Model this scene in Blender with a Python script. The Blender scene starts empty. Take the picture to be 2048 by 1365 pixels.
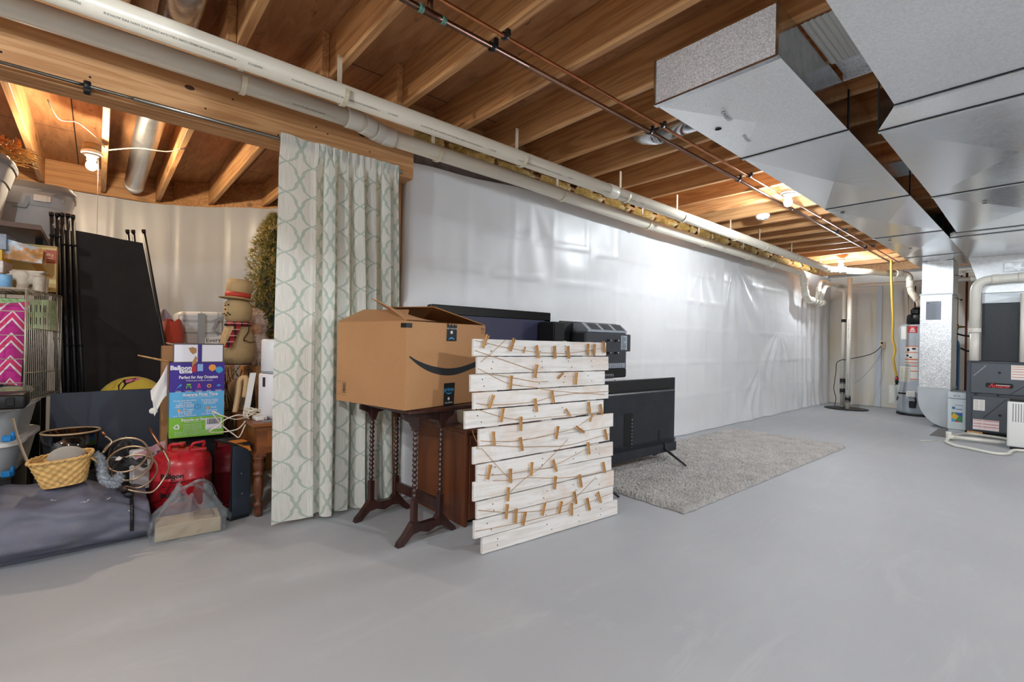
import bpy, bmesh, math, random
from mathutils import Vector, Matrix, noise
PI=math.pi
sc=bpy.context.scene
COL=sc.collection
V=Vector
def rz(a): return Matrix.Rotation(a,4,'Z')
def T(x,y,z): return Matrix.Translation((x,y,z))
def R(ax,deg): return Matrix.Rotation(math.radians(deg),4,ax)

class MB:
    """collects verts/faces; every face keeps a material slot and a smooth flag"""
    def __init__(s): s.v=[];s.f=[];s.m=[];s.s=[];s.uv=None
    def add(s,vs,fs,mi=0,smooth=False,mat=None):
        b=len(s.v)
        if mat is not None: vs=[mat@V(p) for p in vs]
        s.v.extend([tuple(p) for p in vs])
        for f in fs:
            s.f.append(tuple(b+i for i in f)); s.m.append(mi); s.s.append(smooth)
        return s
    def bm(s,b,mi=0,smooth=False,mat=None):
        b.verts.index_update()
        s.add([v.co.copy() for v in b.verts],[[v.index for v in f.verts] for f in b.faces],mi,smooth,mat); b.free(); return s
    def box(s,c,d,mat=None,bev=0,seg=1,mi=0):
        x,y,z=[q/2 for q in d]
        b=bmesh.new(); bmesh.ops.create_cube(b,size=1)
        for v in b.verts: v.co=V((v.co.x*d[0]+c[0],v.co.y*d[1]+c[1],v.co.z*d[2]+c[2]))
        if bev>0: bmesh.ops.bevel(b,geom=list(b.edges),offset=min(bev,min(d)*.49),segments=seg,affect='EDGES',profile=.5)
        return s.bm(b,mi,seg>1,mat)
    def bb(s,a,b,**k):
        return s.box([(a[i]+b[i])/2 for i in range(3)],[abs(b[i]-a[i]) for i in range(3)],**k)
    def tube(s,pts,r,n=12,mi=0,caps=True,smooth=True,closed=False,mat=None):
        P=[V(p) for p in pts]; k=len(P); rad=r if isinstance(r,(list,tuple)) else [r]*k
        vs=[];fs=[];u=None
        for i in range(k):
            if closed: t=P[(i+1)%k]-P[i-1]
            else: t=P[min(i+1,k-1)]-P[max(i-1,0)]
            if t.length<1e-9: t=V((0,0,1))
            t.normalize()
            if u is None:
                u=t.cross(V((0,0,1)))
                if u.length<.05: u=t.cross(V((1,0,0)))
            u=(u-t*u.dot(t)); u.normalize(); w=t.cross(u)
            for j in range(n):
                a=2*PI*j/n; vs.append(P[i]+(u*math.cos(a)+w*math.sin(a))*rad[i])
        for i in range(k if closed else k-1):
            i2=(i+1)%k
            for j in range(n):
                j2=(j+1)%n; fs.append((i*n+j,i*n+j2,i2*n+j2,i2*n+j))
        s.add(vs,fs,mi,smooth,mat)
        if caps and not closed:
            b=len(s.v)-len(vs)
            s.f.append(tuple(b+j for j in range(n))[::-1]);s.m.append(mi);s.s.append(False)
            s.f.append(tuple(b+(k-1)*n+j for j in range(n)));s.m.append(mi);s.s.append(False)
        return s
    def cyl(s,a,b,r,r2=None,n=20,mi=0,caps=True,mat=None):
        return s.tube([a,b],[r,r if r2 is None else r2],n,mi,caps,mat=mat)
    def lathe(s,prof,n=24,mat=None,mi=0,smooth=True,sx=1,sy=1):
        vs=[];fs=[];k=len(prof)
        for r,z in prof:
            for j in range(n):
                a=2*PI*j/n; vs.append((r*math.cos(a)*sx,r*math.sin(a)*sy,z))
        for i in range(k-1):
            for j in range(n):
                j2=(j+1)%n; fs.append((i*n+j,i*n+j2,(i+1)*n+j2,(i+1)*n+j))
        s.add(vs,fs,mi,smooth,mat); b=len(s.v)-len(vs)
        if prof[0][0]>1e-4: s.f.append(tuple(b+j for j in range(n))[::-1]);s.m.append(mi);s.s.append(False)
        if prof[-1][0]>1e-4: s.f.append(tuple(b+(k-1)*n+j for j in range(n)));s.m.append(mi);s.s.append(False)
        return s
    def prism(s,poly,h,mat=None,mi=0,smooth=False):
        k=len(poly);vs=[(p[0],p[1],0) for p in poly]+[(p[0],p[1],h) for p in poly]
        fs=[tuple(range(k))[::-1],tuple(range(k,2*k))]+[(i,(i+1)%k,k+(i+1)%k,k+i) for i in range(k)]
        return s.add(vs,fs,mi,smooth,mat)
    def grid(s,fn,nu,nv,mi=0,smooth=True,mat=None,uv=None,closeu=False):
        vs=[];fs=[]
        for i in range(nu+(0 if closeu else 1)):
            for j in range(nv+1): vs.append(fn(i/nu,j/nv))
        w=nv+1;k=nu
        for i in range(nu):
            i2=(i+1)%nu if closeu else i+1
            for j in range(nv): fs.append((i*w+j,i2*w+j,i2*w+j+1,i*w+j+1))
        s.add(vs,fs,mi,smooth,mat)
        if uv:
            if s.uv is None: s.uv={}
            b=len(s.v)-len(vs)
            for i in range(nu+1):
                for j in range(nv+1): s.uv[b+i*w+j]=uv(i/nu,j/nv)
        return s
    def ball(s,c,r,n=12,mi=0,mat=None):
        rr=r if isinstance(r,(tuple,list)) else (r,r,r)
        b=bmesh.new(); bmesh.ops.create_uvsphere(b,u_segments=n*2,v_segments=n,radius=1)
        for v in b.verts: v.co=V((v.co.x*rr[0]+c[0],v.co.y*rr[1]+c[1],v.co.z*rr[2]+c[2]))
        return s.bm(b,mi,True,mat)
    def text(s,t,size,mat=None,mi=0,bold=0,align='CENTER',depth=0,fn=None,space=1.0,fit=None):
        c=bpy.data.curves.new('t','FONT'); c.body=t; c.size=size; c.align_x=align; c.align_y='CENTER'; c.resolution_u=2; c.offset=bold; c.extrude=depth; c.space_character=space
        o=bpy.data.objects.new('t',c); me=o.to_mesh()
        vs=[v.co.copy() for v in me.vertices]; fs=[tuple(p.vertices) for p in me.polygons]
        o.to_mesh_clear(); bpy.data.objects.remove(o); bpy.data.curves.remove(c)
        if fit and vs:
            w=max(v.x for v in vs)-min(v.x for v in vs)
            if w>0:
                k=fit/w
                for v in vs: v.x*=k
        if fn: vs=[fn(v) for v in vs]
        return s.add(vs,fs,mi,False,mat)
    def poly(s,pts,mi=0,mat=None):
        return s.add(pts,[tuple(range(len(pts)))],mi,False,mat)
    def disc(s,c,r,mat=None,mi=0,n=20,z=0,r0=0):
        if r0<=0: return s.poly([(c[0]+r*math.cos(2*PI*j/n),c[1]+r*math.sin(2*PI*j/n),z) for j in range(n)],mi,mat)
        vs=[(c[0]+q*math.cos(2*PI*j/n),c[1]+q*math.sin(2*PI*j/n),z) for q in(r0,r) for j in range(n)]
        return s.add(vs,[(j,n+j,n+(j+1)%n,(j+1)%n) for j in range(n)],mi,False,mat)
    def rect(s,x0,y0,x1,y1,mat=None,mi=0,z=0):
        return s.poly([(x0,y0,z),(x1,y0,z),(x1,y1,z),(x0,y1,z)],mi,mat)

def obj(name,mb,mats,parent=None,world=False,uvname=None):
    if not isinstance(mats,(list,tuple)): mats=[mats]
    me=bpy.data.meshes.new(name)
    vs=[V(p) for p in mb.v]; loc=V((0,0,0))
    if parent is not None and world:
        mi=wm(parent).inverted(); vs=[mi@p for p in vs]
    if parent is None and vs:
        lo=[min(p[i] for p in vs) for i in range(3)];hi=[max(p[i] for p in vs) for i in range(3)]
        loc=V(((lo[0]+hi[0])/2,(lo[1]+hi[1])/2,lo[2])); vs=[p-loc for p in vs]
    me.from_pydata([tuple(p) for p in vs],[],mb.f)
    for m in mats: me.materials.append(m)
    me.polygons.foreach_set('material_index',mb.m); me.polygons.foreach_set('use_smooth',mb.s)
    if mb.uv:
        ul=me.uv_layers.new(name='UVMap')
        for l in me.loops:
            q=mb.uv.get(l.vertex_index)
            if q: ul.data[l.index].uv=q
    me.update()
    o=bpy.data.objects.new(name,me); COL.objects.link(o); o.location=loc
    if parent is not None: o.parent=parent
    return o
def wm(o):
    m=Matrix.LocRotScale(o.location,o.rotation_euler,o.scale)
    return wm(o.parent)@m if o.parent else m
def thing(name,label,cat,loc=(0,0,0),rot=0,group=None):
    o=bpy.data.objects.new(name,None); COL.objects.link(o); o.empty_display_size=.05
    o.location=loc; o.rotation_euler=(0,0,rot) if not isinstance(rot,(tuple,list)) else rot
    return tag(o,label,cat,group)
def tag(o,label,cat,group=None):
    o['label']=label;o['category']=cat
    if group:o['group']=group
    return o
def struct(o,label=None):
    o['kind']='structure'
    if label:o['label']=label
    return o
def stuff(o): o['kind']='stuff'; return o
def dup(root,loc=None,rot=None,label=None):
    c=root.copy(); COL.objects.link(c)
    if loc is not None:c.location=loc
    if rot is not None:c.rotation_euler=rot
    if label:c['label']=label
    for ch in list(root.children):
        d=ch.copy(); COL.objects.link(d); d.parent=c
        for g in list(ch.children):
            e=g.copy(); COL.objects.link(e); e.parent=d
    return c
def lab(o,l): o['label']=l; return o
def arc(c,r,a0,a1,n,ax='xz'):
    out=[]
    for i in range(n+1):
        a=math.radians(a0+(a1-a0)*i/n); p=[c[0],c[1],c[2]]
        p['xyz'.index(ax[0])]+=r*math.cos(a); p['xyz'.index(ax[1])]+=r*math.sin(a); out.append(tuple(p))
    return out
def smooth_path(pts,n=6,closed=False):
    P=[V(p) for p in pts];k=len(P);out=[]
    rng=range(k if closed else k-1)
    for i in rng:
        if closed: a,b,c,d=P[i-1],P[i],P[(i+1)%k],P[(i+2)%k]
        else: a,b,c,d=P[max(i-1,0)],P[i],P[i+1],P[min(i+2,k-1)]
        for j in range(n):
            t=j/n
            out.append(.5*((2*b)+(c-a)*t+(2*a-5*b+4*c-d)*t*t+(3*b-a-3*c+d)*t**3))
    if not closed: out.append(P[-1])
    return out
def fillet(pts,r,n=6):
    P=[V(p) for p in pts];out=[P[0]]
    for i in range(1,len(P)-1):
        a=(P[i-1]-P[i]);b=(P[i+1]-P[i]);q=min(r,a.length*.49,b.length*.49)
        A=P[i]+a.normalized()*q;B=P[i]+b.normalized()*q
        for j in range(n+1):
            t=j/n; out.append(A*(1-t)**2+P[i]*2*t*(1-t)+B*t*t)
    out.append(P[-1]); return out
def nz(x,y=0,z=0): return noise.noise(V((x,y,z)))

# ---------------------------------------------------------------- materials
class NT:
    def __init__(s,name):
        s.mat=bpy.data.materials.new(name); s.mat.use_nodes=True; s.t=s.mat.node_tree; s.b=s.t.nodes['Principled BSDF']; s.out=s.t.nodes['Material Output']
    def n(s,typ,props=None,**ins):
        nd=s.t.nodes.new('ShaderNode'+typ)
        for k,v in (props or {}).items(): setattr(nd,k,v)
        for k,v in ins.items():
            key=int(k[1:]) if k[0]=='i' and k[1:].isdigit() else k.replace('_',' ')
            s.set(nd.inputs[key],v)
        return nd
    def set(s,sock,v):
        if isinstance(v,bpy.types.NodeSocket): s.t.links.new(v,sock)
        elif isinstance(v,bpy.types.Node): s.t.links.new(v.outputs[0],sock)
        else:
            if isinstance(v,(tuple,list)) and len(v)==3 and sock.type=='RGBA': v=(*v,1)
            sock.default_value=v
    def p(s,**k):
        for a,v in k.items(): s.set(s.b.inputs[a.replace('_',' ')],v)
        return s
    def co(s,scale=(1,1,1),loc=(0,0,0),rot=(0,0,0),rand=0,kind='Object'):
        c=s.n('TexCoord').outputs[kind]
        if rand:
            r=s.n('ObjectInfo').outputs['Random']
            m=s.n('Math',{'operation':'MULTIPLY'},i0=r,i1=rand)
            c=s.n('VectorMath',{'operation':'ADD'},i0=c,i1=m.outputs[0]).outputs[0]
        return s.n('Mapping',None,Vector=c,Scale=scale,Location=loc,Rotation=rot).outputs[0]
    def noise(s,vec,scale=5,detail=4,rough=.55,dist=0):
        return s.n('TexNoise',None,Vector=vec,Scale=scale,Detail=detail,Roughness=rough,Distortion=dist).outputs[0]
    def ramp(s,fac,stops,interp='LINEAR'):
        r=s.n('ValToRGB',None,Fac=fac); e=r.color_ramp; e.interpolation=interp
        while len(e.elements)<len(stops): e.elements.new(.5)
        for el,(p,c) in zip(e.elements,stops):
            el.position=p; el.color=(c,c,c,1) if not isinstance(c,(tuple,list)) else (*c[:3],1)
        return r.outputs[0]
    def mix(s,fac,a,b,mode='MIX'):
        m=s.n('Mix',{'data_type':'RGBA','blend_type':mode})
        s.set(m.inputs[0],fac); s.set(m.inputs[6],a); s.set(m.inputs[7],b); return m.outputs[2]
    def math(s,op,a,b=0,c=0):
        return s.n('Math',{'operation':op},i0=a,i1=b,i2=c).outputs[0]
    def bump(s,h,strength=.3,dist=.01):
        s.set(s.b.inputs['Normal'],s.n('Bump',None,Height=h,Strength=strength,Distance=dist).outputs[0]); return s
def hx(h):
    h=h.lstrip('#'); c=[int(h[i:i+2],16)/255 for i in(0,2,4)]
    return tuple(x/12.92 if x<=.04045 else ((x+.055)/1.055)**2.4 for x in c)
def M(name,col,rough=.5,metal=0,spec=.5,var=0,vs=8,bump=0,bs=60,coat=0,trans=0,alpha=1,emit=None,sheen=0,stretch=(1,1,1)):
    t=NT(name); c=hx(col) if isinstance(col,str) else col
    t.p(Roughness=rough,Metallic=metal,Specular_IOR_Level=spec,Coat_Weight=coat,Transmission_Weight=trans,Alpha=alpha)
    if sheen: t.p(Sheen_Weight=sheen)
    if var or bump: co=t.co(stretch,rand=7)
    if var:
        f=t.noise(co,vs,5)
        t.p(Base_Color=t.ramp(f,[(.3,[x*(1-var) for x in c]),(.7,[min(1,x*(1+var)) for x in c])]))
    else: t.p(Base_Color=c)
    if bump: t.bump(t.noise(co,bs,4),bump,.004)
    if emit: t.p(Emission_Color=emit[0],Emission_Strength=emit[1])
    return t.mat
def wood(name,light,dark,axis=1,rough=.6,gs=64,knots=True,bump=.15,ring=1.0,coat=0):
    t=NT(name); sc_=[1,1,1]; sc_[axis]=.045
    co=t.co(sc_,rand=9)
    n1=t.noise(co,gs,6,.6,.4)
    n2=t.noise(co,gs*.12,3,.5,1.0)
    w=t.math('SINE',t.math('MULTIPLY',n2,46*ring))
    g=t.math('ADD',t.math('MULTIPLY',w,.20),n1)
    c=t.ramp(g,[(.28,hx(dark)),(.62,hx(light))])
    big=t.noise(t.co((1,1,1),rand=3),1.3,3)
    c=t.mix(.45,c,t.ramp(big,[(.3,hx(dark)),(.7,hx(light))]))
    if knots:
        s2=[5,5,5]; s2[axis]=1.6
        vo=t.n('TexVoronoi',{'feature':'F1'},Vector=t.co(s2,rand=4),Scale=1.0)
        k=t.ramp(vo.outputs['Distance'],[(.085,1),(.15,0)])
        c=t.mix(t.math('MULTIPLY',k,.7),c,tuple(x*.35 for x in hx(dark)))
    t.p(Base_Color=c,Roughness=rough,Coat_Weight=coat,Coat_Roughness=.25)
    t.bump(g,bump,.003)
    return t.mat
def galv(name,base=(.62,.64,.66),rough=.34,sp=38,var=.16,bump=.06,metal=.85):
    t=NT(name); co=t.co((1,1,1),rand=5)
    v=t.n('TexVoronoi',{'feature':'F1'},Vector=co,Scale=sp).outputs['Color']
    g=t.n('SeparateColor',None,Color=v).outputs[0]
    big=t.noise(co,2.2,4)
    c=t.ramp(t.math('ADD',t.math('MULTIPLY',g,.55),t.math('MULTIPLY',big,.45)),[(.2,[x*(1-var*1.6) for x in base]),(.8,[min(1,x*(1+var)) for x in base])])
    t.p(Base_Color=c,Metallic=metal,Roughness=t.ramp(t.math('ADD',t.math('MULTIPLY',g,.5),t.math('MULTIPLY',big,.5)),[(0,max(rough-.06,.29) if rough>.27 else rough-.03),(1,rough+.12 if rough>.27 else min(.265,rough+.06))]))
    t.bump(t.noise(co,7,3),bump,.02)
    return t.mat
def fabric(name,col,scale=500,rough=.9,var=.12,bump=.25,col2=None,sheen=.3):
    t=NT(name); c=hx(col) if isinstance(col,str) else col
    co=t.co((1,1,1)); f=t.noise(co,9,5)
    c2=[x*(1-var*2) for x in c] if col2 is None else hx(col2)
    t.p(Base_Color=t.ramp(f,[(.3,c2),(.7,c)]),Roughness=rough,Sheen_Weight=sheen)
    t.bump(t.noise(co,scale,2),bump,.002); return t.mat
m_black=M('black_plastic','141416',.45,var=.1,bump=.05,bs=200)
m_blackg=M('black_gloss','08080a',.08,coat=.5)
m_dark=M('dark_void','0b0a09',.8)
m_white=M('white_plastic','e9e9e6',.4)
m_steel=M('steel','b8b8b8',.3,1)
m_ink=M('black_ink','1c1c1e',.6)
m_inkgrey=M('grey_ink','5a5a5c',.6)
m_pvc=M('pvc','e6ddcb',.32,var=.04,vs=3)
m_pvc2=M('pvc_cool','e3ded2',.32,var=.03,vs=3)
m_paper=M('paper_white','eeeae2',.7,var=.02)
m_joist=wood('joist_lumber','dfab74','ad7645',1,.62)
m_joistx=wood('beam_lumber','dcab78','b37d4c',0,.6)
m_stud=wood('stud_lumber','d9a56a','b07a45',2,.6)
m_brass=M('brass','b8924a',.3,1)
m_twine=M('jute_twine','b98d56',.9,var=.25,vs=60)
m_cream=M('cream_plastic','e8dcc0',.4)
m_cord=M('black_cord','151515',.5)
m_copper=M('copper','b87955',.3,1,var=.18,vs=14)
m_copperdk=M('copper_dark','6a4a3c',.36,1,var=.25,vs=10)
# ================================================================ SHELL
def floor_mat():
    t=NT('painted_concrete'); co=t.co((1,1,1))
    a=t.noise(co,.7,5,.6,.6); b=t.noise(t.co((.6,2.2,1),rot=(0,0,.5)),1.6,6,.7,1.5); c=t.noise(co,38,4,.7)
    col=t.ramp(a,[(.3,(.375,.395,.42)),(.7,(.43,.447,.468))])
    col=t.mix(t.ramp(b,[(.55,0),(.72,.45)]),col,(.515,.53,.545))
    col=t.mix(t.ramp(c,[(.62,0),(.8,.25)]),col,(.3,.3,.31))
    t.p(Base_Color=col,Roughness=t.ramp(b,[(.3,.42),(.7,.62)]),Specular_IOR_Level=.35)
    t.bump(t.noise(co,14,5,.6),.12,.006); return t.mat
m_floor=floor_mat()
def ply_mat():
    t=NT('subfloor_plywood'); co=t.co((2.2,.35,1),rot=(0,0,0))
    n1=t.noise(co,9,6,.6,.8); n2=t.noise(t.co((6,2.5,1)),3.2,4,.6,1)
    c=t.ramp(n1,[(.3,hx('9c6b44')),(.65,hx('c08e62'))])
    c=t.mix(t.ramp(n2,[(.62,0),(.72,.75)]),c,hx('6b4228'))
    b=t.n('TexBrick',{'offset':.5},Vector=t.co((1,1,1),rot=(0,0,PI/2),loc=(.3,.15,0)),Scale=1.0,Mortar_Size=.004,Brick_Width=2.44,Row_Height=1.22,Color1=(1,1,1,1),Color2=(1,1,1,1),Mortar=(0,0,0,1)).outputs[0]
    c=t.mix(b,hx('26150c'),c)
    t.p(Base_Color=c,Roughness=.75); t.bump(n1,.15,.004); return t.mat
m_ply=ply_mat()
m_conc=M('foundation_concrete','9a9792',.85,var=.12,vs=4,bump=.2,bs=40)
m_roomwall=M('room_wall_white','d4d4d2',.7,var=.03)
def sheet_mat(name,base,cream=0):
    t=NT(name); co=t.co((1,1,1))
    n=t.noise(co,2.3,5,.6,.5)
    c=t.ramp(n,[(.3,[x*.93 for x in base]),(.7,base)])
    if cream:
        n3=t.noise(t.co((1,1.4,.8)),1.5,4)
        c=t.mix(t.ramp(n3,[(.35,.1),(.65,.9)]),c,hx('e2d9c2'))
    t.p(Base_Color=c,Roughness=t.ramp(t.noise(co,5,4),[(.3,.31),(.7,.46)]),Specular_IOR_Level=.55)
    n2=t.noise(t.co((1,1,.6)),9,3,.5,.6)
    return t.mat
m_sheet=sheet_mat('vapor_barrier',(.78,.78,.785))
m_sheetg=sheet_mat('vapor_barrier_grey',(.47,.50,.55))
m_sheetc=sheet_mat('vapor_barrier_cream',(.74,.735,.72),1)
def insul_mat():
    t=NT('insulation'); co=t.co((1,1,1)); n=t.noise(co,9,6,.7)
    c=t.ramp(n,[(.3,hx('5d4418')),(.5,hx('b5904a')),(.7,hx('d9c79a'))])
    t.p(Base_Color=c,Roughness=.95); t.bump(t.noise(co,40,4),.6,.02); return t.mat
m_insul=insul_mat()

JB=2.365; JT=2.60
b=MB(); b.bb((-3,-4,-.1),(10.3,6.6,0)); struct(obj('floor',b,m_floor),'grey painted concrete basement floor')
b=MB(); b.bb((-3,-4,JT),(10.3,6.4,JT+.03)); struct(obj('ceiling',b,m_ply),'plywood subfloor underside above the joists')
def wall(n,a,c,m,l):
    b=MB(); b.bb(a,c); return struct(obj(n,b,m),l)
wall('wall_back',(1.50,2.76,0),(10.2,2.98,2.22),m_conc,'foundation wall behind the white plastic')
wall('wall_right',(10.04,-4,0),(10.3,2.76,2.6),m_conc,'far end foundation wall')
wall('wall_front',(-3,-4.2,0),(10.3,-4,2.6),m_roomwall,'wall behind the viewer')
wall('wall_left',(-3.2,-4.2,0),(-3,6.4,2.6),m_roomwall,'wall left of the frame')
wall('wall_alcove_back',(-3,6.10,0),(2.2,6.32,2.31),m_conc,'alcove foundation wall behind plastic')
wall('wall_alcove_side',(1.50,2.98,0),(1.72,5.3,2.31),m_conc,'alcove side wall behind the curtain')
b=MB(); b.prism([(1.50,5.3),(2.2,5.3),(2.2,6.2),(.60,6.1)],2.31); struct(obj('wall_alcove_corner',b,m_conc),'angled alcove foundation wall')
# rim boards that close the joist bays
b=MB(); b.bb((-3,6.14,2.35),(2.2,6.18,JT)); struct(obj('trim_1',b,m_joistx),'rim board above the alcove back wall')
b=MB(); b.prism([(1.56,5.30),(1.60,5.34),(.62,6.14),(.58,6.10)],.285,T(0,0,2.315)); struct(obj('trim_2',b,m_joistx),'rim board over the angled alcove wall')
b=MB(); b.bb((1.5,2.90,2.26),(10.2,2.94,JT)); struct(obj('trim_3',b,m_joistx),'rim board above the long wall')
b=MB(); b.bb((1.50,2.77,2.222),(10.04,2.90,2.262)); struct(obj('trim_4',b,m_joistx),'sill plate on the long wall')
b=MB(); b.bb((10.0,-4,2.30),(10.04,2.9,2.6)); struct(obj('trim_5',b,m_joistx),'rim board at the far end')

# joists of the open room, numbered the way they run into the distance
ordn=['first','second','third','fourth','fifth','sixth','seventh','eighth','ninth','tenth','eleventh','twelfth','thirteenth','fourteenth','fifteenth','sixteenth','seventeenth','eighteenth','nineteenth','twentieth']
rnd=random.Random(4)
JX=[]
for k in range(-5,20):
    x=1.342+.4267*k; JX.append(x)
    b=MB(); b.box((x,-.57,(JB+JT)/2),(.040,6.86 if x>1.45 else 6.6,JT-JB-.001),bev=.003)
    if k<-4: l='bare wooden ceiling joist above the left edge of the view'
    elif k<3: l='bare ceiling joist, %s from the left, before the square duct end'%ordn[k+4]
    else: l='bare ceiling joist, %s beyond the blunt end of the left duct'%ordn[k-3+1]
    o=obj('ceiling_joist',b,m_joist); tag(o,l,'joist','ceiling joists over the open room')
for k in range(-6,1):
    x=1.342+.4267*k-.0405
    y1={0:5.56,-1:5.9}.get(k,6.13)
    b=MB(); b.box((x,(2.52+y1)/2,(JB+JT)/2),(.038,y1-2.52,JT-JB-.001),bev=.003)
    i=-k
    l='warm-lit ceiling joist in the storage alcove, %s counting left from the curtain'%ordn[i]
    o=obj('ceiling_joist',b,m_joist); tag(o,l,'joist','ceiling joists over the storage alcove')

# built-up beam over the alcove opening
t=thing('support_beam','built-up wooden beam of three planks over the storage opening','beam',(-.7,2.66,1.985))
for i in range(3):
    b=MB(); b.bb((-2.99,2.618+i*.041,1.985),(1.452,2.658+i*.041,2.318),bev=.003); obj('beam_plank',b,m_joistx,t,True)
nr=random.Random(31)
for i in range(14):
    b=MB(); b.disc((0,0),.0045,T(-.25+i*.12+nr.uniform(-.04,.04),2.6172,nr.uniform(2.02,2.28))@R('X',90),n=8); obj('nail_hole',b,m_dark,t,True)
for x,z in((.30,2.13),(1.12,2.16)):
    b=MB(); b.disc((0,0),.014,T(x,2.6171,z)@R('X',90)@Matrix.Diagonal((1.4,.8,1,1)),n=14); lab(obj('knot',b,M('wood_knot','4a2a1c',.6) if x<1 else bpy.data.materials['wood_knot'],t,True),'dark knot')
b=MB(); b.bb((-2.99,2.645,2.319),(-.02,2.72,2.362)); obj('top_plate',b,m_stud,t,True)
for i,x in enumerate((.36,.8,1.2)):
    b=MB(); b.bb((x-.06,2.64,2.319),(x+.05,2.72,2.362)); obj('shim_block',b,m_stud,t,True)
b=MB(); b.bb((1.402,2.748,0),(1.440,2.832,2.318)); tag(obj('wall_stud',b,m_stud),'wooden stud at the right edge of the patterned curtain','stud')

# ---- plastic vapor barrier over the long wall
CRE=[.42,.80,1.16,1.50,1.80]
def fan(x,z,x0,z0,n,amp,reach,a0,a1):
    dx=x-x0;dz=z0-z;r=math.hypot(dx,dz)
    if r<.02: return 0
    a=math.atan2(dx,dz)
    if a<a0 or a>a1: return 0
    w=math.sin((a-a0)/(a1-a0)*PI)
    return amp*math.sin(a*n+1.3*math.sin(r*3))*math.exp(-((r-.28*reach)/reach)**2)*w*min(1,r*3.5)
def sheet_d(x,z):
    d=.012*nz(x*1.3,z*1.1)+.006*nz(x*4+3,z*3,5)+.0025*nz(x*11,z*7,8)
    k=max(0,min(1,(x-4.6)/1.2))
    d+=k*(.016*nz(x*1.7,z*2.2,9)+.007*nz(x*5,z*5,2))
    d+=fan(x,z,6.05,2.10,17,.026,1.0,-.5,1.25)+fan(x,z,7.6,1.28,15,.024,.8,-1.2,1.0)+fan(x,z,6.9,.72,13,.022,.6,-1.2,1.2)+fan(x,z,2.5,2.15,9,.008,1.0,-.2,1.0)+fan(x,z,5.2,1.95,11,.010,.9,-.9,.9)
    k2=max(0,min(1,(x-8.1)/.8))
    d+=k2*(.018*math.sin(x*15+2*nz(x,z*.7))+.012*math.sin(x*31+z))*(.3+.7*min(1,(2.1-z)))
    s=((x-1.5)/.4267)%1; d+=.006*math.exp(-((min(s,1-s))/.06)**2)
    d+=.030*math.exp(-(z/.09)**2)*(.6+nz(x*2.5,0,3)) 
    for c in CRE:
        if abs(z-c-.02*nz(x*.4,c))<.011: d+=.0075
    return d
def sheet_main(u,v):
    # wrap round the wall end first, then run along the wall
    s=-.34+u*8.88
    top=2.115+.11*min(1,max(0,s)/2.2)+.012*nz(s*3,1)
    z=.004+v*(top-.004)
    if s<0: return (1.456-.012*nz(z*3,s*8),2.706-s,z)
    x=1.456+s
    e=min(1,s/.2)
    return (x,2.742-.030-.9*e*sheet_d(x,z)-.012,z)
b=MB(); b.grid(sheet_main,340,84); tag(obj('plastic_sheet',b,m_sheet),'wrinkled white plastic sheeting hung over the long basement wall','plastic sheeting')
# the loose flap at its upper left corner
b=MB(); b.grid(lambda u,v:(1.45-.17*u+.01*math.sin(v*9),2.66+.06*v-.05*u*(1-v),2.115+.075*math.sin(v*1.6)-.10*u*v+.02*math.sin(u*5)),8,8)
tag(obj('plastic_flap',b,m_sheet),'loose folded corner of plastic sticking out above the curtain end','plastic flap')
# far end wall
def sheet_far(u,v):
    y=2.73-u*3.6; z=.004+v*2.25
    d=.012*nz(y*1.4,z*1.2,4)+.006*nz(y*5,z*3,7)
    s=(y/.6)%1; d+=.012*math.exp(-(min(s,1-s)/.05)**2)
    return (10.03-.03-d,y,z)
b=MB(); b.grid(sheet_far,110,70); tag(obj('plastic_sheet',b,m_sheetc),'cream tinted plastic sheeting over insulation on the far end wall','plastic sheeting')
m_tape=M('seam_tape','cfd9e2',.35)
for i,(y,l) in enumerate(((1.98,'pale blue seam tape strip on the far wall beside the two white pipes'),(1.42,'pale blue seam tape strip on the far wall behind the water heater'))):
    b=MB(); b.grid(lambda u,v:(9.975+.008*nz(v*3,i),y+(u-.5)*.07,.006+v*2.17),1,24); tag(obj('seam_tape',b,m_tape),l,'tape')
# alcove sheeting
AP=fillet([(-2.9,6.07,0),(.50,6.07,0),(1.485,5.27,0),(1.485,2.99,0)],.35,10)
AL=[0]
for i in range(1,len(AP)): AL.append(AL[-1]+(AP[i]-AP[i-1]).length)
def apath(s):
    s=min(max(s,0),AL[-1]-1e-6)
    for i in range(1,len(AP)):
        if AL[i]>=s:
            q=(s-AL[i-1])/(AL[i]-AL[i-1]); t=(AP[i]-AP[i-1]).normalized(); return AP[i-1].lerp(AP[i],q),V((t.y,-t.x,0))
def sheet_alc(u,v):
    s=u*AL[-1]; p,n=apath(s)
    top=2.325+.012*nz(s*3,2); z=.004+v*(top-.004)
    d=.012*nz(s*1.5,z*1.2,7)+.008*nz(s*4,z*2,3)
    q=(s/.5)%1; d+=.018*math.exp(-(min(q,1-q)/.05)**2)+.006*math.sin(s*21+2*nz(s,z))*math.exp(-((q-.5)/.2)**2)
    return (p.x+n.x*(d+.012),p.y+n.y*(d+.012),z)
b=MB(); b.grid(sheet_alc,230,40); tag(obj('plastic_sheet',b,m_sheetg),'grey white plastic sheeting round the back of the storage alcove','plastic sheeting')

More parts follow.
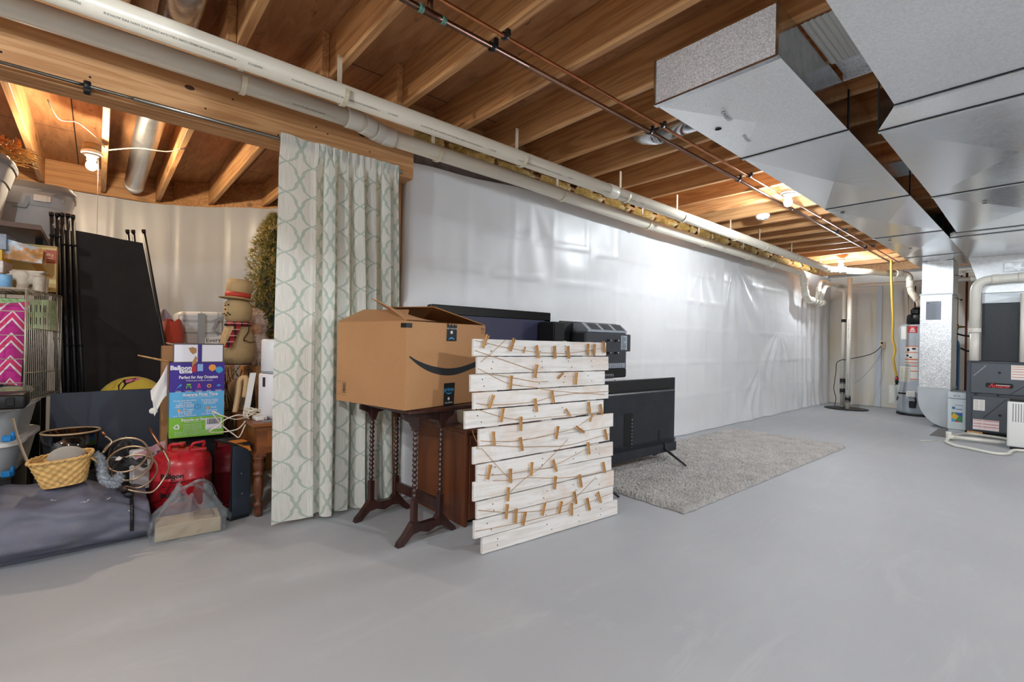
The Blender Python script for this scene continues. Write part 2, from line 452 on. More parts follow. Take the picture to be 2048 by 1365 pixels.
# ---- rim insulation tucked above the plastic, one batt per joist bay
for k in range(0,19):
    x0=1.342+.4267*k+.024; x1=x0+.376
    if k==0:x0=1.50
    def batt(u,v,x0=x0,x1=x1,k=k):
        a=v*PI*1.0; x=x0+(x1-x0)*u
        rr=.055+.025*nz(x*7,v*4,k)+.02*nz(x*17,v*9,k)
        return (x,2.815-rr*math.sin(a)*1.5,2.315-math.cos(a)*.055+.006*nz(x*6,k))
    b=MB(); b.grid(batt,14,10)
    tag(obj('insulation_batt',b,m_insul),'brownish insulation batt stuffed between joists above the long plastic wall','insulation','rim insulation batts above the long wall')
m_foil=M('insulation_facing','8d8e92',.4,.3,var=.3,vs=16)
def facing(u,v):
    x=1.50+u*8.4; z=2.08+v*(.125+.02*nz(x*6,3))
    return (x,2.738-.006*nz(x*9,z*9)+.012*v,z)
b=MB(); b.grid(facing,160,4); tag(obj('insulation_facing',b,m_foil),'strip of torn grey insulation facing along the top of the plastic wall','insulation facing')

# ---- lamps
m_porc=M('porcelain','ece6d8',.25)
m_wire=M('white_wire','e6dcc4',.5)
def bulb_light(loc,label,color,strength,h=.0,pull=0):
    t=thing('ceiling_light',label,'lamp',(loc[0],loc[1],loc[2]))
    # loc = bulb centre; the holder sits above it
    b=MB(); b.lathe([(.055,.075),(.060,.082),(.060,.092),(.048,.106),(.0,.108)],24); b.lathe([(.026,.036),(.028,.06),(.055,.075)],24); obj('lamp_holder',b,m_porc,t)
    if h>0:
        b=MB(); b.lathe([(.050,.108),(.052,.112),(.052,.150),(.0,.151)],8); obj('junction_box',b,M('junction_box_'+label[:6],'9b7a50',.6),t)
    gl=M('bulb_glow_'+label[:5],(.9,.9,.9),.4,emit=(color,strength))
    b=MB(); b.lathe([(.0,-.034),(.016,-.031),(.028,-.019),(.032,0),(.028,.016),(.018,.029),(.015,.040)],20); obj('bulb',b,gl,t)
    if pull:
        b=MB(); b.tube([(.035,-.0,.06),(.036,0,.0),(.036,0,-pull)],.0016,6); obj('pull_string',b,m_wire,t)
    return t
bulb_light((4.45,1.53,2.235),'bare glowing bulb in a holder beside the copper pipes',(.85,.935,1.0),900)
bulb_light((8.50,2.17,2.235),'small glowing bulb far back above the sump pipes',(.85,.935,1.0),800)
bulb_light((-.05,4.5,2.185),'warm glowing bulb with pull string inside the storage alcove',(1,.80,.55),760,h=.04,pull=.75)
bulb_light((-.8,-.7,2.235),'bare bulb on the ceiling behind the viewer, left side',(.85,.935,1.0),1700)
bulb_light((2.6,-1.3,2.235),'bare bulb on the ceiling behind the viewer, right side',(.85,.935,1.0),1700)  # extra unseen bulb, added to lift the fill light
bulb_light((-1.9,1.2,2.235),'bare bulb on the ceiling left of the viewer',(.85,.935,1.0),1300)  # added out of sight to brighten the room from the left
bulb_light((5.6,-1.6,2.235),'bare bulb on the ceiling beyond the wide trunk duct',(.85,.935,1.0),1300)  # unseen bulb added for more fill from the right
# thin cable around the alcove bulb
b=MB(); b.tube(smooth_path([(-.24,3.9,2.36),(-.2,4.1,2.33),(-.12,4.3,2.40),(-.02,4.42,2.36),(0.02,4.5,2.33)],6),.004,6); b.tube(smooth_path([(.04,4.5,2.32),(.2,4.4,2.35),(.36,4.3,2.34),(.44,4.2,2.355)],6),.004,6)
tag(obj('light_cable',b,m_wire),'thin white cable strung past the alcove bulb under the joists','cable')
# smoke detector
t=thing('smoke_detector','round white smoke detector under the joists beyond the bulb','smoke detector',(5.204,2.03,2.365))
b=MB(); b.lathe([(.0,-.045),(.045,-.045),(.062,-.030),(.068,-.012),(.068,0),(0,0)],28); obj('cover',b,m_white,t)
b=MB(); b.lathe([(.0,-.050),(.016,-.050),(.018,-.045)],16); obj('test_button',b,m_white,t)
# ================================================================ PIPES AND DUCTS OVERHEAD
def ring(mb,p,ax,r,w,n=24,mi=0):
    a=V(p)-V(ax).normalized()*w/2; b=V(p)+V(ax).normalized()*w/2
    mb.tube([a,a+(b-a)*.12,a+(b-a)*.88,b],[r*.97,r,r,r*.97],n,mi)
def rings(t,mat,lst,n=24,name='coupling'):
    for p,ax,r,w in lst:
        b=MB(); ring(b,p,ax,r,w,n); obj(name,b,mat,t,True)
def hanger(b,x,y,z,r,top,w=.022):
    pts=[(x,y+r+.004,z)]+[(x,y+(r+.004)*math.cos(math.radians(a)),z+(r+.004)*math.sin(math.radians(a))) for a in range(-15,-196,-15)]
    # J hook: straight strap behind, curl under and up the near side
    P=[(y+r+.003,top),(y+r+.003,z)]+[(y+(r+.0035)*math.cos(math.radians(a)),z+(r+.0035)*math.sin(math.radians(a))) for a in range(-10,-200,-12)]
    vs=[];fs=[]
    for i,(yy,zz) in enumerate(P):
        j=min(i+1,len(P)-1);h=max(i-1,0)
        t=V((P[j][0]-P[h][0],P[j][1]-P[h][1])).normalized(); nx,nzv=-t.y,t.x
        for s in(-1,1):
            for q in(0,.005): vs.append((x+s*w/2,yy+nx*q,zz+nzv*q))
    for i in range(len(P)-1):
        a=i*4;c=a+4
        fs+=[(a,a+2,c+2,c),(a+1,c+1,c+3,a+3),(a,c,c+1,a+1),(a+2,a+3,c+3,c+2)]
    fs+=[(0,1,3,2),tuple(4*len(P)-4+k for k in(0,2,3,1))]
    b.add(vs,fs)
def pipe_text(b,x0,y,z,r,txt,size,ang,flip=True,fit=None):
    # printed lettering wrapped on a pipe that runs along X; ang is the angle of its centre line
    def fn(v):
        s=-1 if flip else 1
        a=math.radians(ang)+s*(v.y)/r*-1
        return V((x0+s*v.x,y+(r+.0006)*math.cos(a),z+(r+.0006)*math.sin(a)))
    b.text(txt,size,fn=fn,align='LEFT',fit=fit)
# upper white pipe = flue of the water heater
t=thing('drain_pipe','upper white plastic pipe with printed lettering running the room length','pipe',(0,2.3,2.185))
UR=.0455
b=MB(); b.tube([(-2.98,2.3,2.185),(8.42,2.3,2.19),(8.50,2.28,2.19),(8.58,2.22,2.188)],UR,28); b.tube([(8.58,2.22,2.188),(9.22,1.58,2.14)],UR,24)
b.tube(fillet([(9.20,1.60,2.14),(9.30,1.49,2.13),(9.30,1.47,1.93)],.10,8),UR,24)
b.tube(fillet([(9.30,1.47,1.95),(9.30,1.46,1.85),(9.30,1.36,1.72),(9.30,1.35,1.63)],.08,6),UR,24); obj('pipe_run',b,m_pvc,t,True)
rings(t,m_pvc,[((x,2.3,2.185),(1,0,0),UR+.006,.11) for x in(3.0,8.38)]+[((8.62,2.18,2.187),(1,-1,0),UR+.007,.10),((9.20,1.60,2.14),(1,-1,0),UR+.007,.09),((9.30,1.47,1.98),(0,0,1),UR+.007,.10),((9.30,1.40,1.77),(0,-.6,-1),UR+.007,.09)])
s1='3" MARSQUIN IPS SCH 40 SERIES CORE CELLULAR CORE PVC DWV PIPE ASTM-F-891-96'
for i,x in enumerate((-.16,.42,1.06,1.72,2.42,3.3)):
    b=MB()
    pipe_text(b,x,2.3,2.185,UR,s1[:70],.011,222,fit=.42)
    pipe_text(b,x+.10,2.3,2.185,UR,'35J0001C3',.011,219,fit=.055)
    obj('printed_lettering',b,m_inkgrey,t,True)
for x in (.885,2.06,3.19,4.07,5.18,5.955,7.0,8.2):
    b=MB(); hanger(b,x,2.3,2.185,UR,2.40); tag(obj('pipe_hanger',b,m_cream),'cream J-hook hanger on the upper white pipe, %s'%({.885:'nearest one, above the curtain',2.06:'second along from the curtain',3.19:'third along from the curtain',4.07:'fourth along from the curtain',5.18:'fifth along from the curtain',5.955:'sixth along from the curtain',7.0:'seventh along from the curtain',8.2:'last one beside the far bulb'}[x]),'pipe hanger','pipe hangers on the upper pipe')
# lower white pipe against the wall
t=thing('drain_pipe','lower white plastic drain pipe along the top of the plastic wall','pipe',(0,2.5,2.175))
b=MB(); b.tube([(-2.98,2.5,2.18),(.99,2.5,2.175)],UR,28); b.tube(fillet([(.99,2.5,2.175),(1.07,2.5,2.172),(1.18,2.548,2.166),(1.28,2.55,2.164)],.04,4),UR,28)
b.tube(fillet([(1.28,2.55,2.164),(2.2,2.55,2.160),(3.6,2.55,2.130),(7.92,2.55,2.118),(8.02,2.55,2.10),(8.12,2.55,2.0),(8.2,2.55,1.80),(8.34,2.55,1.735),(8.9,2.55,1.725)],.10,6),UR,24)
obj('pipe_run',b,m_pvc,t,True)
rings(t,m_pvc2,[((1.02,2.5,2.175),(1,0,0),UR+.007,.085),((1.10,2.513,2.172),(1,.3,0),UR+.009,.07),((1.175,2.54,2.168),(1,.3,0),UR+.009,.07),((1.245,2.55,2.164),(1,0,0),UR+.007,.075),((6.9,2.55,2.12),(1,0,0),UR+.006,.12),((7.9,2.55,2.118),(1,0,0),UR+.007,.10),((8.13,2.55,1.98),(.3,0,-1),UR+.008,.10),((8.19,2.55,1.82),(.3,0,-1),UR+.008,.08),((8.93,2.55,1.725),(1,0,0),UR+.014,.12),((9.0,2.55,1.725),(1,0,0),.025,.05)]+[((x,2.55,1.732),(1,0,0),UR+.010,.06) for x in(8.42,8.52,8.63,8.78)])
b=MB(); 
for x in(.86,): pipe_text(b,x,2.5,2.175,UR,'ASTM D2665 NSF-pw DWV',.011,228,fit=.16)
obj('printed_lettering',b,m_inkgrey,t,True)
LH={.49:'nearest one, over the storage opening',1.577:'second, at the corner of the plastic wall',2.711:'third along, above the flat screens',3.883:'fourth along, above the upright screen',4.966:'fifth along, above the shag rug',6.1:'sixth along, near the far corner'}
for x in LH:
    b=MB(); y,z=(2.5,2.176) if x<1 else (2.55,(2.162 if x<2 else 2.149 if x<3 else 2.1292 if x<4.5 else 2.1262 if x<5.5 else 2.123))
    hanger(b,x,y,z,UR,2.40); tag(obj('pipe_hanger',b,m_cream),'cream J-hook hanger on the lower white pipe, '+LH[x],'pipe hanger','pipe hangers on the lower pipe')
# trap loops in the corner
r2=.030
b=MB(); b.tube(fillet([(8.53,2.49,1.745),(8.53,2.46,1.98),(8.62,2.46,2.035),(9.0,2.44,2.03),(9.50,2.40,2.03)],.10,6),r2,18); obj('vent_loop',b,m_pvc2,t,True)
b=MB(); b.tube([(9.50,2.40,2.03),(9.66,.30,2.035)],r2,18); obj('cross_pipe',b,m_pvc2,t,True); b=MB()
b.tube(fillet([(8.66,2.47,1.745),(8.66,2.42,1.955),(8.80,2.40,1.965)],.05,6),r2,16); obj('trap_riser',b,m_pvc2,t,True)
rings(t,m_pvc2,[(p,a,r2+.006,.07) for p,a in(((8.53,2.47,1.90),(0,0,1)),((8.80,2.45,2.035),(1,0,0)),((9.3,2.42,2.03),(1,0,0)),((8.66,2.45,1.88),(0,0,1)),((9.62,.80,2.034),(.07,-1,0)))],18)
b=MB(); b.tube([(9.72,1.05,2.16),(9.75,.30,2.16)],.018,12); tag(obj('water_pipe',b,m_pvc2),'thin white pipe above the long horizontal pipe on the end wall','pipe')

# ---- copper lines
t=thing('copper_pipe','darker thick copper pipe clipped under the joists, nearer the white pipe','pipe',(0,1.70,2.335))
b=MB(); b.tube([(-1,1.70,2.334),(1.55,1.70,2.334)],.0125,14); obj('pipe_run',b,m_copperdk,t,True)
b=MB(); b.tube([(1.55,1.70,2.334),(9.4,1.705,2.334)],.0125,14); obj('pipe_run',b,M('copper_worn','9a7a6a',.3,1,var=.15,vs=8),t,True)
m_pat=M('green_patina','6f9a88',.6,.4,var=.3,vs=80)
b=MB(); b.tube([(.955,1.70,2.334),(1.075,1.70,2.334)],.0155,14); b.tube([(1.005,1.70,2.334),(1.005,1.70,2.45)],.0115,12); obj('tee_fitting',b,m_copperdk,t,True)
for x in(.952,1.058): b=MB(); b.tube([(x,1.70,2.334),(x+.02,1.70,2.334)],.0165,14); obj('solder_patina',b,m_pat,t,True)
b=MB(); b.tube([(5.0,1.703,2.334),(5.06,1.703,2.334)],.016,14); obj('coupling',b,m_copperdk,t,True)
t=thing('copper_pipe','bright thin copper pipe clipped under the joists beside the thicker one','pipe',(0,1.612,2.342))
b=MB(); b.tube([(-1,1.612,2.343),(9.4,1.63,2.343)],.0085,12); obj('pipe_run',b,m_copper,t,True)
b=MB(); b.tube([(5.62,1.62,2.343),(5.70,1.62,2.343)],.012,12); b.tube([(5.66,1.62,2.343),(5.66,1.62,2.365)],.006,8); obj('elbow_fitting',b,m_copper,t,True)
CL={1.335:'nearest pair',2.60:'second pair, below the round duct',3.865:'third pair',6.44:'pair beyond the bulb',7.70:'farthest pair'}
for x,l in CL.items():
    for y,r,w in((1.70,.0125,'thicker'),(1.612,.0085,'thin')):
        b=MB(); z=2.334 if r>.01 else 2.343
        b.tube([(x-.011,y,z),(x+.011,y,z)],r+.005,12); b.bb((x-.009,y-r-.016,z-.005),(x+.009,y-r-.001,2.364)); b.bb((x-.009,y+r+.001,z-.008),(x+.009,y+r+.012,2.364))
        tag(obj('pipe_clip',b,m_black),'small black clip on the %s copper pipe, %s'%(w,l),'pipe clip','clips on the copper pipes')

# ---- rectangular ducts
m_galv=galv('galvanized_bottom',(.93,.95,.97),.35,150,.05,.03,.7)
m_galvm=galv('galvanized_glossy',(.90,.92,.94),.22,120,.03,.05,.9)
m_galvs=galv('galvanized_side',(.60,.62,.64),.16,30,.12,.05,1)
m_spang=galv('galvanized_spangle',(.86,.88,.90),.52,210,.22,.03,.55)
m_galvb=galv('galvanized_dull',(.80,.82,.835),.42,30,.06,.06,.75)
m_seam=M('seam_dark','2c2d2f',.5,.6)  # dark metal of the seam cleats
def xbreak(b,x0,x1,ya,yb,z0,z1,h=.012,mi=0,y2a=None,y2b=None):
    # cross-broken sheet between (x0..x1); curved creases meet the centre
    y2a=ya if y2a is None else y2a; y2b=yb if y2b is None else y2b
    xm=(x0+x1)/2; ym=(ya+yb+y2a+y2b)/4; zm=(z0+z1)/2-h
    b.add([(x0,ya,z0),(x1,y2a,z1),(x1,y2b,z1),(x0,yb,z0),(xm,ym,zm)],[(0,1,4),(1,2,4),(2,3,4),(3,0,4)],mi)
def duct(name,label,segs,top,ya_list,seam=True,mats=None,end=True):
    t=thing(name,label,'air duct',(segs[0][0],(segs[0][2]+segs[0][3])/2,segs[0][4]))
    for i,(x0,x1,ya,yb,z,y2a,y2b,z2) in enumerate(segs):
        b=MB(); xbreak(b,x0+.006,x1-.006,ya,yb,z,z2,.022 if x1-x0>.5 else .002,0 if x0<2.6 else 2,y2a,y2b)
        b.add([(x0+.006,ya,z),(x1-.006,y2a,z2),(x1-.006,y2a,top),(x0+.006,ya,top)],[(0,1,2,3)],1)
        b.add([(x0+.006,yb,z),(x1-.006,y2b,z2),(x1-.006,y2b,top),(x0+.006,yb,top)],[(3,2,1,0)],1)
        b.add([(x0+.006,ya,top),(x1-.006,y2a,top),(x1-.006,y2b,top),(x0+.006,yb,top)],[(0,1,2,3)],1)
        obj('duct_section',b,mats,t,True)
        if i>0:
            b=MB(); b.bb((x0-.005,min(ya,yb)-.004,z-.003),(x0+.005,max(ya,yb)+.004,top)); obj('seam_cleat',b,m_seam,t,True)
            b=MB(); b.bb((x0+.0065,min(ya,yb)-.003,z-.006),(x0+.030,max(ya,yb)+.004,z-.003)); obj('seam_flange',b,m_galvb,t,True)
    return t
segs=[(a,c,.737,1.285,2.15,.737,1.285,2.15) for a,c in((2.02,2.965),(2.965,4.565),(4.565,6.135),(6.135,7.7),(7.7,8.75))]
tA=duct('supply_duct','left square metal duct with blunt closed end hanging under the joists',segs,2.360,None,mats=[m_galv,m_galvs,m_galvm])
b=MB(); b.bb((2.006,.742,2.155),(2.026,1.280,2.360)); obj('end_cap',b,m_spang,tA,True)
b=MB(); b.bb((1.999,.733,2.146),(2.03,.744,2.362)); b.bb((1.999,1.279,2.146),(2.03,1.290,2.362)); b.bb((2.0,.737,2.144),(2.03,1.285,2.153)); obj('cap_flange',b,m_galvs,tA,True)
b=MB()
for x,y in((2.45,1.187),(4.74,1.205),(6.28,1.17),(6.9,1.1)):
    b.disc((0,0),.017,T(x,y,2.15-.023*max(0,1-2*abs(y-1.011)/.548)-.0035)@R('X',180),n=16)
obj('test_hole',b,m_dark,tA,True)
def scrib(b,x,y,s): b.text('Kinetic®',s,T(x,y,2.1385)@R('Z',-38)@R('X',180),bold=.0008)
b=MB(); b.text('Kmetal®',.036,T(2.32,1.085,2.1295)@R('Z',8)@R('X',180)); b.text('Kmetal®',.030,T(2.66,1.13,2.1335)@R('Z',8)@R('X',180)); obj('printed_lettering',b,m_ink,tA,True)
segsB=[(-.4,1.0,.463,-.32,2.03,.463,-.32,2.03),(1.0,2.525,.463,-.32,2.03,.463,-.32,2.03),(2.525,2.965,.463,-.32,2.03,.606,-.32,2.10),(2.965,4.53,.606,-.32,2.10,.606,-.32,2.10),(4.53,6.083,.606,-.32,2.10,.630,-.32,2.10),(6.083,6.31,.636,-.32,2.10,.705,-.32,2.10),(6.31,7.74,.705,-.32,2.10,.705,-.32,2.085)]
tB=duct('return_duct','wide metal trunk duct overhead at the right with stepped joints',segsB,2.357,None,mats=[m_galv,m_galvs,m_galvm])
b=MB(); b.disc((0,0),.016,T(4.9,.36,2.080)@R('X',180)); obj('test_hole',b,m_dark,tB,True)
# plenum dropping to the furnace coil
b=MB()
top=[(7.745,.70,2.36),(8.6,.70,2.36),(8.6,-.32,2.36),(7.745,-.32,2.36)]; bot=[(7.74,.575,1.66),(8.35,.575,1.66),(8.35,.03,1.66),(7.74,.03,1.66)]; mid=[(7.745,.70,2.09),(8.6,.70,2.09),(8.6,-.32,2.09),(7.745,-.32,2.09)]
b.add(top+mid+bot,[(0,1,2,3)]+[(i,(i+1)%4,4+(i+1)%4,4+i) for i in range(4)]+[(4+i,4+(i+1)%4,8+(i+1)%4,8+i) for i in range(4)]); obj('plenum',b,m_galvb,tB,True)
b=MB(); b.box((7.735,.30,1.94),(.012,.20,.10),bev=.002); obj('access_panel',b,m_galvs,tB,True)
# panned joist bay and takeoffs in the gap between ducts
m_rib=M('ribbed_panel','c9c7c0',.4,.2)
b=MB(); b.grid(lambda u,v:(2.218+u*.425,-.30+v*1.03,2.3625-.0025*(1 if int(v*86)%2 else 0)),1,172,smooth=False); tag(obj('ribbed_panel',b,m_rib),'pale ribbed panel closing a joist bay between the two ducts','panel')
b=MB(); b.bb((2.648,-.30,2.40),(2.86,.735,2.42)); b.bb((2.85,-.30,2.40),(2.86,.735,2.362)); tag(obj('duct_takeoff',b,m_spang),'dark spangled metal takeoff beside the ribbed panel','duct fitting')
b=MB(); b.bb((4.36,.640,2.355),(4.75,.733,2.363)); tag(obj('duct_takeoff',b,m_galvs),'shiny metal pan in the gap between the ducts, farther back','duct fitting')
# round ducts
m_round=galv('galvanized_round',(.74,.77,.80),.26,70,.09,.02,.95)
t=thing('round_duct','short round metal duct with elbow below the joists left of the square duct','air duct',(2.83,1.5,2.40))
b=MB(); b.tube([(2.83,1.289,2.432),(2.83,1.78,2.432)],.077,32); obj('duct_pipe',b,m_round,t,True)
b=MB(); b.tube([(2.83,1.77,2.432),(2.83,1.80,2.432),(2.83,1.87,2.45),(2.83,1.98,2.515)],[.080,.079,.078,.078],32); obj('elbow',b,m_round,t,True)
b=MB(); b.tube([(2.83,1.765,2.432),(2.83,1.775,2.432),(2.83,1.785,2.432)],[.080,.083,.080],32); obj('crimp_ring',b,m_galvs,t,True)
t=thing('round_duct','long round metal duct running over the beam into the storage alcove','air duct',(.255,3,2.46))
b=MB(); b.tube([(.268,.5,2.462),(.245,5.86,2.445)],.077,32); obj('duct_pipe',b,m_round,t,True)
b=MB(); b.tube([(.245,5.84,2.445),(.245,5.92,2.445),(.245,5.95,2.44)],[.080,.080,.02],32); obj('boot_end',b,m_round,t,True)
# ================================================================ CURTAIN, BOX, TABLE, SIGN, SCREENS, RUG
def curtain_mat():
    t=NT('trellis_curtain'); uv=t.n('UVMap').outputs[0]; s=t.n('SeparateXYZ',None,Vector=uv)
    p,h=.150,.152
    wob=t.noise(t.n('Mapping',None,Vector=uv,Scale=(1,1,1)).outputs[0],60,3)
    U=t.math('ADD',s.outputs[0],t.math('MULTIPLY',t.math('SUBTRACT',wob,.5),.006)); Vv=t.math('ADD',s.outputs[1],t.math('MULTIPLY',t.math('SUBTRACT',wob,.5),.008))
    x=t.math('ABSOLUTE',t.math('SUBTRACT',t.math('FRACT',t.math('DIVIDE',U,p)),.5))      # 0..0.5
    ph=t.math('MULTIPLY',Vv,PI/h)
    sn=t.math('ABSOLUTE',t.math('SINE',ph))
    lob=t.math('ABSOLUTE',t.math('SINE',t.math('MULTIPLY',ph,3)))
    w=t.math('MULTIPLY',t.math('POWER',sn,.78),.405); w=t.math('ADD',w,t.math('MULTIPLY',lob,.068))
    d=t.math('ABSOLUTE',t.math('SUBTRACT',x,w))
    line=t.ramp(t.math('SUBTRACT',.5,t.math('MULTIPLY',t.math('SUBTRACT',d,.062),9)),[(.35,0),(.65,1)])
    dist=t.noise(uv,220,3,.7)
    line=t.math('MULTIPLY',line,t.ramp(dist,[(.25,.45),(.6,1)]))
    weave=t.noise(t.n('Mapping',None,Vector=uv,Scale=(260,9,1)).outputs[0],1,3)
    base=t.ramp(weave,[(.3,hx('d9d8ce')),(.6,hx('efeee6'))])
    c=t.mix(line,base,hx('b3c4b6'))
    t.p(Base_Color=c,Roughness=.9,Sheen_Weight=.15)
    tr=t.n('BsdfTranslucent',None,Color=c); mx=t.n('MixShader',None,Fac=.22,i1=t.b.outputs[0],i2=tr.outputs[0])
    t.t.links.new(mx.outputs[0],t.out.inputs['Surface'])
    t.bump(t.n('TexNoise',None,Vector=t.n('Mapping',None,Vector=uv,Scale=(500,500,1)).outputs[0],Scale=1,Detail=1).outputs[0],.15,.001); return t.mat
m_curt=curtain_mat()
# fold profile: flat leading edge then gathered pleats
NP=260
prof=[]
for i in range(NP+1):
    u=i/NP
    k=max(0,min(1,(u-.20)/.10)); ph=(u-.22)*2*PI*7.6
    x=.672+.19*min(u/.24,1)+.46*max(0,(u-.24)/.76)
    y=2.575
    am=.046*k*(1+.35*math.sin(u*23))
    prof.append((x+k*.014*math.sin(ph*2+1),y-am*math.cos(ph+.5*math.sin(u*9)),x,k,ph))
acc=[0]
for i in range(1,NP+1): acc.append(acc[-1]+math.hypot(prof[i][0]-prof[i-1][0],prof[i][1]-prof[i-1][1]))
def cur(u,v):
    i=min(NP,int(round(u*NP))); p=prof[i]; z=.048+v*1.972
    t=v**3
    kk=(1-.45*t)
    xx=p[0]+.055*(1-v)*(u-.0)+.02*(1-v)*nz(u*4,v*1.5); yy=2.585+(.062+.085*max(0,min(1,(p[2]-.9)/.4)))*max(0,min(1,(1.5-z)/.3))+(p[1]-2.575)*kk*(1+.2*nz(u*5,v*2))+.012*nz(u*3,v*2,4)-.0
    q=max(0,min(1,(v-.93)/.04)); yy=yy*(1-q)+(2.558+.005*math.sin(u*170+2*math.sin(u*31))*p[3])*q
    if u<.22: yy+=.008*math.sin(v*5+u*12)
    s=1+((.062+.085*max(0,min(1,(p[2]-.9)/.4)))*max(0,min(1,(1.5-z)/.3)))/2.585; zz=z+.012*p[3]*math.sin(p[4])*(1-v)*.3+.006*nz(u*9,1)
    return (xx*s,yy+.004,max(.006,1+(zz-1)*s))
b=MB(); b.grid(cur,NP,64,uv=lambda u,v:(acc[min(NP,int(round(u*NP)))]*1.12+.035,v*1.955))
t=thing('curtain','tall cream curtain with a pale green trellis pattern hanging from the beam rod','curtain',(1.0,2.58,.05))
obj('curtain_panel',b,m_curt,t,True)
m_rod=M('rod_nickel','8f8d85',.3,1)
t=thing('curtain_rod','slim metal curtain rod along the face of the wooden beam','curtain rod',(-.8,2.585,2.0))
b=MB(); b.tube([(-2.95,2.585,1.998),(.10,2.585,1.998)],.0065,12); obj('inner_tube',b,m_rod,t,True)
b=MB(); b.tube([(.10,2.585,1.998),(1.36,2.585,1.998)],.0085,12); obj('outer_tube',b,m_rod,t,True)
b=MB(); b.bb((-.058,2.578,1.972),(-.034,2.617,2.018),bev=.004); b.tube([(-.046,2.585,1.984),(-.046,2.585,2.012)],.012,12); obj('bracket',b,m_black,t,True)

# ---- shipping box on a small gateleg table
m_card=NT('cardboard'); _co=m_card.co((1,1,1)); _n=m_card.noise(_co,90,4,.7)
m_card.p(Base_Color=m_card.mix(.5,m_card.ramp(_n,[(.35,hx('b07f52')),(.65,hx('bd8d5f'))]),m_card.ramp(m_card.noise(_co,3,3),[(.3,hx('ad7d50')),(.7,hx('c09062'))])),Roughness=.8)
m_card.bump(m_card.noise(m_card.co((120,120,1)),1.0,1),.08,.001); m_card=m_card.mat
m_cardin=M('cardboard_inside','a8743f',.85,var=.06)
m_ptape=M('black_print_tape','16181c',.35,var=.1)
m_blue=M('print_blue','3fa3d8',.5); m_whitep=M('print_white','e8e4dc',.6); m_inkb=M('box_ink','1d2024',.7)
BA=math.radians(11.5)
t=thing('shipping_box','open brown cardboard shipping box with black smile print on small table','box',(1.093,2.012,.662),BA)
W,D,Hh=.57,.565,.423; th=.005
b=MB()
b.bb((0,0,0),(W,th,Hh)); b.bb((0,D-th,0),(W,D,Hh)); b.bb((0,th,0),(th,D-th,Hh)); b.bb((W-th,th,0),(W,D-th,Hh)); b.bb((th,th,0),(W-th,D-th,th)); obj('box_body',b,m_card,t)
def flap(b,pts):  # 4 corners, hinge first two; thin slab
    p=[V(q) for q in pts]; n=(p[1]-p[0]).cross(p[3]-p[0]).normalized()*.005
    q=[x+n for x in p]; b.add(p+q,[(0,1,2,3),(7,6,5,4),(0,4,5,1),(1,5,6,2),(2,6,7,3),(3,7,4,0)])
b=MB(); flap(b,[(.002,.56,Hh),(.002,.004,Hh),(.10,.10,Hh+.058),(.12,.50,Hh+.07)]); lab(obj('flap',b,m_card,t),'flap over the left side')
b=MB(); 
def ff(u,v): return (.004+u*.285,.003+v*.27,Hh+.001+v*(.112-.128*u)+.01*math.sin(v*3)*(1-u))
b.grid(ff,10,8); b.grid(lambda u,v:tuple(V(ff(u,v))+V((0,-.002,.005))),10,8); b.grid(lambda u,v:tuple(V(ff(0,v))+V((0,-.002*u,.005*u))),1,8); obj('flap',b,m_card,t)
b=MB(); flap(b,[(.566,.004,Hh),(.566,.56,Hh),(.33,.52,Hh+.10),(.27,.10,Hh+.085)]); lab(obj('flap',b,m_cardin,t),'dark inner side of right flap')
FR=T(0,-.0008,0)@R('X',90)            # front face: x along, y up
def FX(a,h): return FR@T(a,h,0)
up=[(0.025,0.258),(0.073,0.235),(0.14,0.213),(0.21,0.198),(0.282,0.19),(0.359,0.193),(0.438,0.207),(0.505,0.225),(.545,.243)]
lo=[(0.021,0.252),(0.074,0.215),(0.141,0.182),(0.211,0.162),(0.283,0.153),(0.359,0.158),(0.439,0.176),(0.506,0.194),(.55,.212)]
b=MB(); U_=[q.xy for q in smooth_path([(x,y,0) for x,y in up],4)];L_=[q.xy for q in smooth_path([(x,y,0) for x,y in lo],4)]
for i in range(len(U_)-1): b.poly([(*L_[i],0),(*L_[i+1],0),(*U_[i+1],0),(*U_[i],0)],0,FR)
obj('smile_print',b,m_inkb,t)
b=MB(); b.rect(.531,.375,.565,.376,FR); 
for x in(.540,.555): b.rect(x-.0012,.378,x+.0012,.405,FR); b.poly([(x-.005,.400,0),(x+.005,.400,0),(x,.411,0)],0,FR)
obj('arrow_print',b,m_inkb,t)
b=MB(); b.add([tuple(FR@V(p)) for p in [(.265,.331,.0004),(.339,.331,.0004),(.341,.4235,.0004),(.332,.412,.0004),(.322,.4235,.0004),(.312,.410,.0004),(.300,.4235,.0004),(.287,.411,.0004),(.278,.4235,.0004),(.268,.4235,.0004)]],[tuple(range(10))]); k1=obj('packing_tape',b,m_ptape,t)
b=MB(); b.text('the Smile codes',.012,FR@T(.302,.396,.0009)@R('Z',180)); b.disc((0,0),.0085,FR@T(.301,.377,.0009)); obj('tape_print',b,m_whitep,k1)
def smile(b,m,w,hh,th0): 
    n=10
    for i in range(n):
        p=[]
        for q in(i/n,(i+1)/n):
            x=(q-.5)*w; y=-hh*(1-(2*q-1)**2); p.append((x,y,th0*(.25+math.sin(q*PI))))
        b.poly([(p[0][0],p[0][1]-p[0][2],0),(p[1][0],p[1][1]-p[1][2],0),(p[1][0],p[1][1]+p[1][2],0),(p[0][0],p[0][1]+p[0][2],0)],0,m)
b=MB(); smile(b,FR@T(.301,.338,.0009)@R('Z',180),.046,.010,.0028); obj('smile_logo',b,m_blue,k1)
b=MB(); b.add([tuple(FR@V(p)) for p in [(.252,.0,.0004),(.327,.0,.0004),(.333,.114,.0004),(.253,.114,.0004)]],[(0,1,2,3)]); k2=obj('packing_tape',b,m_ptape,t)
